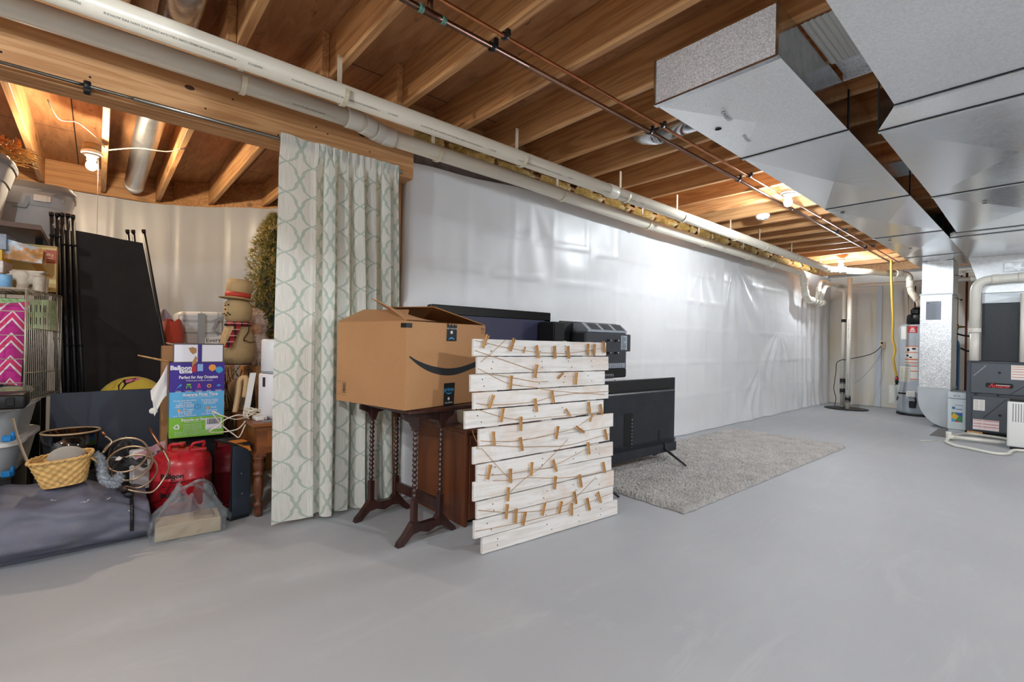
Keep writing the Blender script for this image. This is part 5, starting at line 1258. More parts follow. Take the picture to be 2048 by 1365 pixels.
b=MB(); 
for x,y in((-.010,-.024),(.055,-.024)):
    for k in(-1,0,1): b.ball((x-.026+.004*abs(k),y+k*.009-.004,.006),(.006,.005,.006),6)
obj('toenails',b,M('ceramic_light','e2d8c6',.4),t)
# boxed goods behind the cage
m_gred=M('game_red','c4553f',.5,var=.06); m_gyel=M('game_yellow','f0cf84',.5); m_gor=M('game_orange','dba24e',.5)
t=thing('game_box','red and yellow boxed game standing upside down behind the elephant','box',(-.30,4.03,1.224),math.radians(-6))
b=MB(); b.bb((-.10,0,0),(.105,.05,.300)); obj('box_body',b,m_gyel,t)
b=MB(); b.rect(-.10,.195,.105,.275,T(0,-.0006,0)@R('X',90)); k=obj('red_band',b,m_gred,t)
b=MB(); b.text('Jumanji Game',.034,T(.02,-.0012,.245)@R('X',90)@R('Z',180),fit=.15) if False else b.text('Family Game',.030,T(.02,-.0012,.245)@R('X',90)@R('Z',180),fit=.14); b.rect(-.04,.208,.09,.211,T(0,-.0012,0)@R('X',90)); b.rect(.02,.222,.09,.225,T(0,-.0012,0)@R('X',90)); obj('lettering',b,m_gyel,k)
b=MB(); b.poly([(-.01,.19,0),(.035,.19,0),(.09,.10,0),(.05,.10,0)],0,T(0,-.0006,0)@R('X',90)); b.poly([(.0,.14,0),(.03,.13,0),(.085,.03,0),(.055,.03,0)],0,T(0,-.0007,0)@R('X',90)); obj('print_stripe',b,m_gor,t)
b=MB(); b.rect(-.10,.0,.105,.02,T(0,-.0006,0)@R('X',90)); obj('base_band',b,m_dark,t)
def pbox(label,c,d,rot,mat,cat='box',name='small_box'):
    b=MB(); b.box((0,0,d[2]/2),d,mat=T(*c)@rz(math.radians(rot)),bev=.002); o=obj(name,b,mat); return tag(o,label,cat)
pbox('grey topped flat box high at the left edge behind the elephant',(-.47,3.86,1.445),(.20,.16,.085),-8,M('box_greyblue','8d97a5',.5,var=.2,vs=20))
pbox('yellow box at the left edge beneath the grey topped box',(-.475,3.85,1.385),(.18,.15,.058),-8,M('box_yellow','e2b22f',.5,var=.1))
pbox('white box with red flowers at the left edge beneath the yellow box',(-.475,3.84,1.318),(.19,.15,.065),-8,M('box_floral','d9cfc8',.5,var=.3,vs=40))
pbox('brown patterned box at the left edge standing on the wire cage',(-.475,3.83,1.2225),(.19,.15,.094),-8,M('box_brown','8c6f5b',.6,var=.35,vs=30))
b=MB(); b.lathe([(0,0),(.030,0),(.030,.07),(.028,.074),(0,.074)],20,T(-.372,3.62,1.2235)); o=tag(obj('small_can',b,M('can_blue','7fb4dc',.35,var=.25,vs=20)),'small blue and white can on the left front of the cage','can')
t=thing('puzzle_bag','picture printed plastic bag wedged between the boxes at the left','bag',(-.36,3.83,1.40),math.radians(-10))
def pic_mat():
    t=NT('picture_print'); co=t.co((1,1,1)); n=t.noise(co,14,4); n2=t.noise(co,30,3)
    c=t.ramp(n,[(.3,hx('2f7fb8')),(.45,hx('b9c6cc')),(.55,hx('c98a44')),(.7,hx('8f6f4a'))]); t.p(Base_Color=c,Roughness=.3,Coat_Weight=.4); t.bump(n2,.3,.01); return t.mat
b=MB(); 
b.grid(lambda u,v:(-.07+.20*u,-.045+.01*math.sin(u*5+v*3),.0+(.115-.03*u)*v+.02*(1-u)-.015),8,8); b.grid(lambda u,v:(.13-.20*u,.015-.02*math.sin(v*PI)*.3,.0+(.085+.03*u)*v+.02*u-.015),8,8); obj('bag_body',b,pic_mat(),t)
# ---- folding privacy screen
m_fab=fabric('screen_fabric','211c19',300,var=.2)
t=thing('folding_screen','folded black fabric room divider with slim black poles','room divider',(.1,4.15,0))
poles=[(-.226,1.72,-.158),(-.200,1.722,-.128),(-.178,1.725,-.105),(-.152,1.727,-.07),(-.128,1.722,-.03)]
for i,(xt,zt,xb) in enumerate(poles):
    y=4.10+.012*(i%2); b=MB(); b.tube([(xb,y-.06,.001),(xt,y,zt)],.0095,12); pl=obj('pole',b,m_black,t,True)
    b=MB(); b.tube([(xt-(.0-.0),y,zt+.0005),(xt-.0015,y,zt+.024)],[.0115,.0125],12); obj('end_cap',b,m_blackg,pl,True)
    b=MB()
    for zz in((1.60,.96) if i<2 else (1.55,.92)): 
        f=zz/zt; b.tube([(xb+(xt-xb)*(f-.004),y-.06*(1-f),zz-.006),(xb+(xt-xb)*(f+.004),y-.06*(1-f),zz+.006)],.0135,12)
    obj('collar',b,m_blk,pl,True)
for i,(xt,zt,xb,y) in enumerate(((.228,1.69,.50,4.10),(.145,1.69,.30,4.19),(.175,1.69,.33,4.17))):
    b=MB(); b.tube([(xb,y-.06,.001),(xt,y,zt)],.0095,12); pl=obj('pole',b,m_black,t,True)
    b=MB(); b.tube([(xt,y,zt+.0005),(xt-.003,y,zt+.022)],[.0115,.0125],12); obj('end_cap',b,m_blackg,pl,True)
def panel(xa,xb,za,zb,xa0,xb0,y,yb):
    b=MB(); b.grid(lambda u,v:(xa0+(xa-xa0)*v+(xb0+(xb-xb0)*v-(xa0+(xa-xa0)*v))*u,y-.06*(1-v)+(yb-y)*u+.006*math.sin(u*9+v*2),.10+((za+(zb-za)*u)-.10)*v),14,10)
    return b
o=obj('fabric_panel',panel(-.122,.222,1.652,1.62,-.03,.49,4.105,4.105),m_fab,t,True)
o=obj('fabric_panel',panel(-.215,.145,1.655,1.63,-.14,.32,4.135,4.17),m_fab,t,True)
# navy board
m_navy=M('navy_board','2b3140',.55,var=.08,vs=5,bump=.06,bs=150)
b=MB(); b.add([(-.20,3.70,0.002),(.39,3.70,.002),(.362,3.76,.655),(-.198,3.76,.650),(-.20,3.725,.002),(.39,3.725,.002),(.362,3.785,.655),(-.198,3.785,.650)],[(0,1,2,3),(7,6,5,4),(0,4,5,1),(1,5,6,2),(2,6,7,3),(3,7,4,0)]); tag(obj('display_board',b,m_navy),'dark navy board leaning in front of the black room divider','board')
# winking pillow
t=thing('round_pillow','round yellow pillow with pink and black patches behind the navy board','pillow',(.175,3.92,.36))
m_yp=fabric('pillow_yellow','e3c94a',90,var=.08)
Pm=R('X',72)
b=MB(); b.ball((0,0,0),(.185,.185,.075),16,mat=T(0,0,.185)@Pm); obj('pillow_body',b,m_yp,t)
def onp(pts,off=.003):
    out=[]
    for x,y in pts:
        z=.075*math.sqrt(max(0,1-(x/.185)**2-(y/.185)**2))+off; out.append(tuple(T(0,0,.185)@Pm@V((x,y,z))))
    return out
b=MB(); b.poly(onp([(-.075,.115),(-.045,.155),(.02,.165),(.01,.14),(-.03,.12),(-.07,.06)])); obj('eye_patch',b,m_black,t)
b=MB(); b.poly(onp([(-.035,.150),(.035,.172),(.03,.150),(-.035,.128)],.004)); obj('pink_patch',b,M('patch_pink','e87a9a',.8),t)
# boxes and bags by the alcove corner
b=MB(); b.bb((.345,4.28,0),(.82,4.66,.915)); tag(obj('carton',b,m_card),'tall brown carton under the white bedding pack','box')
b=MB(); b.bb((.298,3.58,0),(.36,3.66,.93)); tag(obj('carton_sheet',b,m_card),'upright strip of brown cardboard behind the helium kit box','cardboard')
m_redb=fabric('bag_red','c4452c',60,var=.1)
t=thing('red_bag','crumpled red orange cloth bag beside the black room divider','bag',(.398,4.20,.602))
b=MB(); b.grid(lambda u,v:((.085+.015*math.sin(v*6+u*9)+.01*nz(u*6,v*5))*math.cos(2*PI*u)*(1-.35*v*v),(.06+.01*nz(u*8,v*4,2))*math.sin(2*PI*u),.50*v+.012*math.sin(u*31)*v),36,14,closeu=True); obj('bag_body',b,m_redb,t)
b=MB(); b.tube([(.086*math.cos(q*.3),.065*math.sin(q*.3),.33+.004*math.sin(q)) for q in range(22)],.007,6,closed=True); obj('drawstring',b,m_cream,t)
b=MB(); b.bb((.345,4.13,0),(.46,4.27,.601)); tag(obj('carton',b,m_card),'low carton hidden behind the room divider under the red bag','box')
t=thing('lavender_bag','pale lavender translucent bag above the red bag','bag',(.41,4.36,.916))
b=MB(); b.grid(lambda u,v:(-.045+.075*math.cos(2*PI*u)*(math.sin(PI*(.12+.86*v)))**.6,.05*math.sin(2*PI*u),.27*v+.01*nz(u*7,v*5)),30,12,closeu=True); obj('bag_body',b,M('lavender_film','c9bfd2',.3,var=.1,alpha=.9),t)
def plaid_mat():
    t=NT('grey_plaid'); co=t.co((1,1,1)); s=t.n('SeparateXYZ',None,Vector=co)
    def band(v,f,w): return t.math('LESS_THAN',t.math('FRACT',t.math('MULTIPLY',v,f)),w)
    m=t.math('ADD',t.math('MULTIPLY',band(s.outputs[0],9,.16),.35),t.math('ADD',t.math('MULTIPLY',band(s.outputs[2],11,.18),.4),t.math('MULTIPLY',band(s.outputs[2],40,.2),.15)))
    c=t.ramp(m,[(0,hx('dcdcda')),(.8,hx('7f807f'))]); t.p(Base_Color=c,Roughness=.35,Coat_Weight=.6,Coat_Roughness=.15); t.bump(t.noise(co,12,4),.35,.02); return t.mat
t=thing('bedding_pack','white and grey plaid bedding in a clear zip pack on a carton','bedding',(.595,4.47,.916))
b=MB(); b.box((0,0,.13),(.32,.26,.26),bev=.035,seg=3)
b.v=[(x+.012*nz(x*9,z*9,1)+(.02*(z-.13) if True else 0),y+.012*nz(x*8,z*8,5),z+.012*nz(x*7,y*9,2)*(1 if z>.05 else 0)+.05*(x+.16)*(1 if z>.13 else 0)) for x,y,z in b.v]; obj('pack',b,plaid_mat(),t)
b=MB(); b.grid(lambda u,v:(-.02+.05*u,-.150-.003*math.sin(v*3),.0+.25*v),2,8); obj('zip_strip',b,M('film_grey','a3a6a4',.3),t)
b=MB(); b.poly([(.07,-.151,.20),(.10,-.152,.215),(.135,-.153,.235),(.132,-.153,.20)]); b.poly([(.10,-.152,.20),(.118,-.152,.20),(.09,-.151,.12),(.07,-.151,.13)]); b.poly([(.06,-.151,.115),(.11,-.152,.125),(.10,-.152,.11)]); obj('bow_print',b,bpy.data.materials['film_grey'],t)
b=MB(); b.add([(.03,-.153,.01),(.15,-.153,.02),(.15,-.153,.085),(.03,-.153,.065)],[(0,1,2,3)]); k=obj('tag_card',b,m_paper,t)
b=MB(); b.text('Every',.045,T(.085,-.1545,.045)@R('X',90)@R('Z',5)); obj('tag_lettering',b,m_ink,k)
# snowman on a twig basket
m_burl=fabric('burlap','c6a878',260,var=.12,bump=.5,sheen=.1)
t=thing('twig_basket','dark twig globe basket under the burlap snowman','basket',(.725,3.70,.20))
b=MB()
for i in range(95):
    a0=rc.uniform(0,2*PI);a1=a0+rc.uniform(-1.8,1.8);z0,z1=rc.uniform(0.0,.6),rc.uniform(.0,.60)
    pts=[]
    for k in range(9):
        q=k/8; a=a0+(a1-a0)*q; z=max(.004,min(.606,z0+(z1-z0)*q+.02*math.sin(q*PI))); r=.085+.03*math.sin(PI*min(1,z/.6)); pts.append((r*math.cos(a),r*math.sin(a),z))
    b.tube(pts,.0022,4)
for z in(.0,.30,.606): b.tube([((.085+.03*math.sin(PI*z/.606))*math.cos(q*.2),(.085+.03*math.sin(PI*z/.606))*math.sin(q*.2),z+.002) for q in range(31)],.004,5,closed=True)
stuff(obj('twigs',b,M('twig_brown','3a271b',.8,var=.3),t))
b=MB(); b.ball((0,0,.27),(.075,.07,.24),12); obj('filling',b,fabric('sack_inner','a98d6a',120),t)
b=MB(); b.bb((.60,3.57,0),(.85,3.83,.198)); tag(obj('carton',b,m_card),'small carton on the floor beneath the twig basket','box')
t=thing('burlap_snowman','burlap snowman with tan top hat and red plaid scarf facing left','snowman',(.725,3.70,.812))
b=MB(); b.lathe([(0,0),(.085,0),(.105,.05),(.108,.12),(.095,.20),(.075,.255),(.068,.275)],8,smooth=True); obj('body',b,m_burl,t)
b=MB(); b.lathe([(.062,.276),(.082,.31),(.090,.36),(.082,.41),(.060,.435),(0,.436)],8,T(.0,0,0)); obj('head',b,m_burl,t)
HM=T(-.005,0,.437)@R('Y',5)
b=MB(); b.lathe([(0,0),(.112,.0),(.115,.006),(.075,.012)],28,HM); b.lathe([(.075,.012),(.078,.10),(.070,.135),(.0,.14)],20,HM); hh=obj('hat',b,m_burl,t)
b=MB(); b.lathe([(.0775,.014),(.0795,.045)],24,HM); obj('hat_band',b,M('ribbon_red','c5402f',.6),hh)
def scarf_mat():
    t=NT('red_plaid'); co=t.co((1,1,1)); s=t.n('SeparateXYZ',None,Vector=co)
    a=t.math('LESS_THAN',t.math('FRACT',t.math('MULTIPLY',s.outputs[0],24)),.35); c_=t.math('LESS_THAN',t.math('FRACT',t.math('MULTIPLY',s.outputs[2],24)),.35)
    w=t.math('LESS_THAN',t.math('FRACT',t.math('ADD',t.math('MULTIPLY',s.outputs[2],24),.5)),.08)
    c=t.mix(a,hx('a52525'),hx('3a1318')); c=t.mix(t.math('MULTIPLY',c_,.6),c,hx('1d1020')); c=t.mix(w,c,hx('d9cfc4')); t.p(Base_Color=c,Roughness=.9); return t.mat
m_scarf=scarf_mat()
b=MB(); b.lathe([(.070,.250),(.082,.258),(.080,.280),(.068,.284)],24); b.grid(lambda u,v:(-.055-.055*v-.01*math.sin(v*3),-.065-.035*v+.008*u,.270-.13*v-.0),1,8,mat=None) ; b.grid(lambda u,v:(-.03+.045*u-.075*v,-.082-.038*math.sin(v*1.6),.272-.17*v+.012*u),3,10); obj('scarf',b,m_scarf,t)
b=MB(); b.tube(smooth_path([(.05,-.07,.27),(.045,-.10,.22),(.015,-.115,.17),(.02,-.118,.15)],4),.004,6); b.tube(smooth_path([(.02,-.118,.16),(.05,-.115,.145),(.085,-.105,.15)],4),.003,6); obj('twig_arm',b,bpy.data.materials['twig_brown'],t)
b=MB()
for a,z in((-2.75,.39),(-2.45,.395),(-2.75,.365),(-2.5,.34),(-2.35,.33),(-2.9,.335),(-2.65,.325)): b.ball((.090*math.cos(a),.090*math.sin(a),z),.0055,6)
obj('buttons',b,m_black,t)
# fluffy figure behind the snowman
def fur(b,c,r,n,L,rr_=random.Random(5)):
    for i in range(n):
        d=V((rr_.gauss(0,1),rr_.gauss(0,1),rr_.gauss(0,1))).normalized(); p=V(c)+V((d.x*r[0],d.y*r[1],d.z*r[2])); s=d.cross(V((rr_.uniform(-1,1),rr_.uniform(-1,1),1))).normalized()*L*.14
        e=p+(d+V((rr_.uniform(-.6,.6),rr_.uniform(-.6,.6),rr_.uniform(-.6,.6)))).normalized()*L
        b.add([tuple(p-s),tuple(p+s),tuple(e)],[(0,1,2)])
m_fur=M('fur_cream','e6d2c6',.9,var=.1,sheen=.5)
t=thing('plush_figure','fluffy cream and peach plush toy behind the burlap snowman','plush toy',(.868,3.935,.78))
b=MB(); b.ball((0,0,.30),(.085,.07,.10),12); b.ball((.0,-.01,.15),(.09,.075,.15),12); fur(b,(0,0,.31),(.085,.07,.10),900,.03); fur(b,(0,-.01,.15),(.09,.075,.15),900,.03); obj('body',b,m_fur,t)
b=MB(); b.ball((-.005,-.055,.27),(.06,.03,.05),10); fur(b,(-.005,-.055,.27),(.06,.03,.05),260,.02); lab(obj('face',b,M('fur_peach','d9ab8a',.9,var=.1),t),'peach coloured front')
b=MB(); b.bb((.80,3.86,0),(.945,4.02,.779)); tag(obj('carton',b,m_card),'tall narrow carton hidden under the fluffy plush toy','box')
# christmas tree
m_need=M('tree_needles','767232',.7,var=.45,vs=9); m_need2=M('garland_needles','1f6a3a',.6,var=.35,vs=14); m_gold=M('gold_tips','d4b566',.5,.3,var=.2)
t=thing('christmas_tree','tall narrow artificial tree with golden green needles beside the curtain','christmas tree',(1.165,4.43,0))
b=MB(); b.tube([(0,0,0),(0,0,2.0)],[.02,.008],8); obj('trunk',b,bpy.data.materials['twig_brown'],t)
rt=random.Random(21)
def trer(z): 
    z=min(2.03,max(.3,z)); return .255*(1-((z-.3)/1.76)**3.2)**.5+.012
def needles(n,zlo,zhi,keep):
    b=MB()
    for i in range(n):
        z=rt.uniform(zlo,zhi); a=rt.uniform(0,2*PI); r=trer(z)*rt.uniform(.55,1.04)*(1+.10*math.sin(a*5+z*7)); p=V((r*math.cos(a),r*math.sin(a),z))
        if p.x>.19: continue
        for k in range(6):
            d=V((math.cos(a)*.6+rt.gauss(0,.5),math.sin(a)*.6+rt.gauss(0,.5),.55+rt.gauss(0,.55))).normalized()*rt.uniform(.025,.05); s=d.cross(V((rt.random(),rt.random(),rt.random()))).normalized()*.0018
            b.add([tuple(p-s),tuple(p+s),tuple(p+d)],[(0,1,2)])
    return b
stuff(obj('needles',needles(5200,.45,2.04,0),m_need,t)); 
k=stuff(obj('gold_needles',needles(1500,.9,2.05,0),m_gold,t)); lab(k,'golden needle tips')
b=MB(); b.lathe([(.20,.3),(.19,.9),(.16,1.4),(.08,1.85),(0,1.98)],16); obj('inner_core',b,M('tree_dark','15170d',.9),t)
t=thing('berry_garland','bright green garland with red berry clusters in front of the tall tree','garland',(1.045,3.95,.55))
b=MB()
gp=[(0.02,0,.0),(-.02,.01,.12),(.03,.0,.25),(.0,.01,.36),(.035,.0,.48),(.01,.02,.58),(.05,.02,.68)]
G=smooth_path(gp,10)
for p in G:
    for k in range(70):
        d=V((rt.gauss(0,1),rt.gauss(0,1),rt.gauss(0,.7))).normalized(); q=p+d*rt.uniform(0,.035); e=q+d*rt.uniform(.018,.034); s=d.cross(V((rt.random(),rt.random(),rt.random()))).normalized()*.0022
        b.add([tuple(q-s),tuple(q+s),tuple(e)],[(0,1,2)])
stuff(obj('needles',b,m_need2,t))
m_berry=M('berry_red','b8161c',.2,coat=.4)
for (x,z) in((.035,.66),(.07,.70),(.01,.50),(.055,.53),(.0,.34),(.04,.33)):
    b=MB()
    for k in range(5): b.ball((x+rt.uniform(-.018,.018),-.055+rt.uniform(-.012,.012),z+rt.uniform(-.016,.016)),.0095,6)
    obj('berry_cluster',b,m_berry,t)
b=MB(); b.bb((.955,3.86,0),(1.11,4.02,.535)); tag(obj('carton',b,m_card),'carton hidden behind the white purifiers under the berry garland','box')
# ---- old wooden table with purifiers
m_old=wood('old_table_wood','9a5a2c','5a2f16',0,.4,knots=False,coat=.15,gs=22)
m_oldl=wood('old_leg_wood','7a4426','42200f',2,.45,knots=False,coat=.15)
t=thing('side_table','old reddish wooden table with turned leg partly hidden by the curtain','table',(.95,3.18,0))
b=MB(); b.bb((.645,2.865,.498),(1.30,3.46,.520),bev=.004); obj('table_top',b,m_old,t,True)
b=MB(); b.bb((.668,2.885,.36),(1.28,2.905,.497)); b.bb((.668,2.905,.36),(.688,3.44,.497)); b.bb((.66,2.878,.352),(1.29,2.91,.360)); b.bb((.66,2.91,.352),(.69,3.45,.360)); obj('apron',b,m_old,t,True)
prl=[(.010,.0),(.020,.006),(.022,.03),(.015,.05),(.024,.062),(.024,.075),(.014,.085),(.022,.12),(.026,.17),(.022,.215),(.016,.225),(.030,.235),(.030,.243),(.020,.25),(.026,.262),(.030,.29),(.022,.315),(.030,.322),(.030,.330),(.026,.335)]
for x,y in((.685,2.90),(.685,3.42),(1.26,2.90),(1.26,3.42)):
    b=MB(); b.lathe(prl,18,T(x,y,0)); b.bb((x-.028,y-.028,.335),(x+.028,y+.028,.352 if True else 0)); obj('leg',b,m_oldl,t,True)
b=MB(); b.bb((.72,2.8795,.385),(1.24,2.8849,.475)); dd=obj('drawer_front',b,m_old,t,True)
m_pur=M('purifier_white','e4e3e6',.38)
def purifier(z,h,r,label,handle=False):
    t=thing('air_purifier',label,'air purifier',(.815,3.06,z))
    b=MB(); b.lathe([(r-.004,.012),(r,.016),(r,h-.008),(r-.006,h),(r-.02,h-.004),(0,h-.008)],40); obj('body',b,m_pur,t)
    b=MB(); b.lathe([(0,0),(r-.004,0),(r-.002,.011),(0,.0115)],40); obj('base_ring',b,m_greyl,t)
    b=MB()
    a0=math.radians(-106)
    for i in range(8):
        for j in range(11 if not handle else 13):
            a=a0+(i-2)*.075; zz=.03+j*.0115
            b.poly([((r+.0006)*math.cos(a+q*.022),(r+.0006)*math.sin(a+q*.022),zz+w*.0026) for q,w in((-1,-1),(1,-1),(1,1),(-1,1))])
    obj('grille_holes',b,m_holes,t)
    if handle:
        b=MB(); a=math.radians(-150); b.grid(lambda u,v:((r+.0008)*math.cos(a+(u-.5)*.20),(r+.0008)*math.sin(a+(u-.5)*.20),h-.075+.055*v),4,1); obj('handle_slot',b,m_holes,t)
    return t
purifier(.5205,.262,.100,'lower white cylinder air purifier standing on the old wooden table',True)
purifier(.7835,.200,.090,'upper white cylinder air purifier stacked on the other one')
b=MB(); b.add([(.655,3.16,.524),(.685,3.16,.524),(.735,3.22,.775),(.705,3.22,.775),(.655,3.18,.524),(.685,3.18,.524),(.735,3.24,.775),(.705,3.24,.775)],[(0,1,2,3),(7,6,5,4),(0,4,5,1),(1,5,6,2),(2,6,7,3),(3,7,4,0)]); tag(obj('white_strip',b,m_white),'white plastic strip leaning against the white purifiers','strip')
b=MB(); b.tube(smooth_path([(.64,3.30,.53),(.66,3.32,.64),(.67,3.33,.72),(.69,3.32,.74),(.70,3.30,.72),(.69,3.30,.62)],6),.016,10); tag(obj('curved_handle',b,M('tan_wood','c9a678',.5)),'tan curved wooden piece leaning behind the white strip','wood piece')
b=MB()
for s in range(6):
    p=[]
    for k in range(9): p.append((.56+.02*s+.05*math.sin(k*1.3+s),3.07+.06*math.cos(k*.9+s*2)*.8,.530+.012*(k%3)+.006*s+(-.045*max(0,.60-(.56+.02*s+.05*math.sin(k*1.3+s)))*8 if False else 0)))
    b.tube(smooth_path([(max(.652,x+.06),y,z) for x,y,z in p],5),.0035,6)
b.tube(smooth_path([(.655,3.0,.53),(.60,2.98,.56),(.54,3.0,.54),(.50,3.02,.50),(.47,3.05,.47),(.53,3.06,.46),(.60,3.02,.475),(.635,3.0,.52)],8),.0035,6)
b.tube(smooth_path([(.655,3.05,.535),(.59,3.03,.53),(.52,3.02,.56),(.48,3.04,.58),(.53,3.06,.50),(.59,3.04,.44),(.61,3.02,.43),(.635,3.0,.50)],8),.0035,6)
tag(obj('cable_tangle',b,M('cord_white','e6dcc8',.5)),'tangled white extension cords spilling off the old table','cord')
b=MB(); b.box((.70,3.0,.5315),(.045,.10,.022),bev=.005); b.box((.725,2.98,.533),(.03,.03,.026),bev=.005); tag(obj('power_strip',b,m_white),'small white power strip on the old wooden table','power strip')
b=MB(); b.box((.735,2.915,.5235),(.07,.018,.006)); tag(obj('remote_control',b,m_greyl),'thin grey remote lying on the front of the old table','remote')
b=MB(); b.box((.81,2.90,.5245),(.06,.03,.008),bev=.003); tag(obj('wallet',b,M('leather_dark','3a1d14',.5)),'small dark leather item on the old table by the curtain','wallet')
# ---- helium tank and its carton
m_tank=M('tank_red','c2212d',.32,var=.08,vs=6,coat=.2)
t=thing('helium_tank','red helium tank with black lettering standing behind the grey bag','helium tank',(.365,3.21,0))
TR=.145
b=MB(); b.lathe([(0,.02),(.11,.02),(.125,.03),(TR,.055),(TR,.215),(TR+.002,.217),(TR+.002,.223),(TR,.225),(TR,.29),(.135,.325),(.11,.350),(.07,.366),(.0,.372)],44); obj('tank_body',b,m_tank,t)
b=MB(); b.lathe([(.10,0),(.115,0),(.115,.032),(.10,.032)],36); obj('foot_ring',b,m_tank,t)
b=MB(); b.tube(fillet([(-.06,-.03,.362),(-.062,-.03,.397),(-.03,-.05,.400),(.005,-.06,.40)],.02,4),.009,8); b.bb((.03,-.075,.358),(.105,-.060,.370)); 
b.tube(fillet([(.03,-.065,.362),(.04,-.075,.400),(.10,-.06,.402),(.09,-.055,.362)],.012,4),.008,8); obj('handle',b,m_tank,t)
b=MB(); b.tube([(0,0,.37),(0,0,.398)],.018,12); b.tube([(0,0,.388),(-.05,-.03,.390)],.008,8); obj('valve',b,m_brass,t)
def tw(a0,z0):
    return lambda v:V(((TR+.0012)*math.cos(a0+v.x/TR),(TR+.0012)*math.sin(a0+v.x/TR),z0+v.y))
aC=math.atan2(-3.21,-.365)
b=MB()
for z in(.245,.145): b.text('Balloon',.036,fn=tw(aC-.30,z),bold=.0014); b.text('time',.036,fn=tw(aC-.10,z-.024),bold=.0014)
b.text('♻',.03,fn=tw(aC+.72,.225)) if False else None
for k in range(3):
    a=2*PI*k/3; b.text('➤',.001,fn=tw(aC+.7,.22)) if False else None
for j in range(7): b.text('- -- --- -- ---- --',.010,fn=tw(aC+.42,.272-j*.011),fit=.085)
b.text('Helio Helium 8.9 cu ft',.010,fn=tw(aC-.30,.19),fit=.10); b.text('30 globos de 9"',.010,fn=tw(aC-.30,.178),fit=.08)
obj('tank_lettering',b,m_ink,t)
b=MB()
for k in range(3):
    a=k*2*PI/3; p=[(.012*math.cos(a+q),.012*math.sin(a+q)) for q in(.2,.8,1.4,1.75)]; p2=[(.008*math.cos(a+q),.008*math.sin(a+q)) for q in(1.4,.8,.2)]
    b.poly([tw(aC+.72,.215)(V((x,y,0))) for x,y in p+p2])
for cx in(.68,.86):
    n=18; b.add([tuple(tw(aC+cx,.262)(V((q*math.cos(2*PI*j/n),q*math.sin(2*PI*j/n),0)))) for q in(.009,.0105) for j in range(n)],[(j,(j+1)%n,n+(j+1)%n,n+j) for j in range(n)])
obj('tank_symbols',b,m_ink,t)
b=MB(); b.bb((.33,3.375,0),(.62,3.57,.400)); tag(obj('storage_crate',b,m_dark),'black crate hidden behind the red tank under the helium kit box','crate')
m_purp=M('print_purple','3d2691',.45); m_sky=M('print_sky','5fb4e6',.45); m_lime=M('print_lime','7fc03a',.45); m_pw=M('print_white2','eceaf2',.5)
t=thing('helium_kit_box','purple blue and green helium kit carton on top of the red tank','box',(.313,3.315,.406),math.radians(-4))
BW,BD,BH=.268,.24,.432
b=MB(); b.bb((0,.002,0),(BW,BD,.115)); b.bb((0,.002,.1155),(BW,BD,.262),mi=1); b.bb((0,.002,.2625),(BW,BD,BH),mi=2); obj('carton_body',b,[m_lime,m_sky,m_purp],t)
b=MB(); b.bb((.012,.0,BH+.0),(.262,.004,BH+.113)); lidf=obj('carton_flap',b,M('carton_edge','57504f',.6),t)
FB=T(0,-.0008,0)@R('X',90)
def FT(x,z,dz=0): return FB@T(x,z,dz)
b=MB(); b.rect(.018,BH+.006,.130,BH+.105,FB); b.rect(.152,BH+.006,.256,BH+.105,FB); obj('flap_inside',b,m_pw,lidf)
b=MB(); b.rect(.134,BH-.01,.148,BH+.110,FB); obj('flap_strip',b,m_purp,lidf)
b=MB(); b.poly([(.085,BH+.085,0),(.105,BH+.092,0),(.125,BH+.083,0),(.125,BH+.06,0),(.108,BH+.048,0),(.095,BH+.062,0)],0,FT(0,0,.0006)); b.poly([(.120,BH+.04,0),(.128,BH+.03,0),(.125,BH-.005,0),(.112,BH-.01,0),(.105,BH-.03,0),(.103,BH+.0,0)],0,FT(0,0,.0006)); obj('torn_spot',b,m_card,lidf)
b=MB(); b.text('Balloon',.034,FT(.052,BH-.030),bold=.0016); b.text('time',.034,FT(.074,BH-.050),bold=.0016); obj('logo_lettering',b,m_pw,t)
b=MB(); b.text('Perfect for Any Occasion',.024,FT(.138,BH-.085),bold=.0008,fit=.19); b.text('Perfecto para cualquier ocasión',.012,FT(.142,BH-.104),fit=.13)
for x,l in((.04,'Holidays'),(.09,'Celebrations'),(.14,'Fundraisers'),(.19,'Sports'),(.238,'Graduation')):
    b.text(l,.0075,FT(x,BH-.163)); b.rect(x-.014,BH-.170,x+.014,BH-.168,FB); 
obj('title_lettering',b,m_pw,t)
b=MB(); b.disc((.205,BH-.030),.019,FB); b.poly([(.200,BH-.048,0),(.210,BH-.048,0),(.205,BH-.055,0)],0,FB); b.disc((.19,BH-.138),.011,FB,r0=.006); obj('orange_balloon_print',b,M('print_orange','f0a04a',.5),t)
b=MB(); b.disc((.240,BH-.043),.019,FT(0,0,.0003)); b.poly([(.235,BH-.061,0),(.245,BH-.061,0),(.240,BH-.068,0)],0,FT(0,0,.0003)); b.poly([(.03,BH-.150,0),(.052,BH-.122,0),(.058,BH-.130,0)],0,FB); b.poly([(.226,BH-.138,0),(.238,BH-.13,0),(.252,BH-.136,0),(.238,BH-.143,0)],0,FB); obj('blue_balloon_print',b,m_blue,t)
b=MB(); b.rect(.076,BH-.140,.104,BH-.137,FB); b.rect(.08,BH-.132,.10,BH-.122,FB); b.rect(.078,BH-.150,.082,BH-.140,FB); b.rect(.098,BH-.150,.102,BH-.140,FB); obj('green_print',b,m_lime,t)
b=MB(); b.poly([(.131,BH-.150,0),(.136,BH-.122,0),(.144,BH-.122,0),(.149,BH-.150,0),(.143,BH-.150,0),(.14,BH-.134,0),(.137,BH-.150,0)],0,FB); obj('pink_print',b,M('print_pink','d83a8a',.5),t)
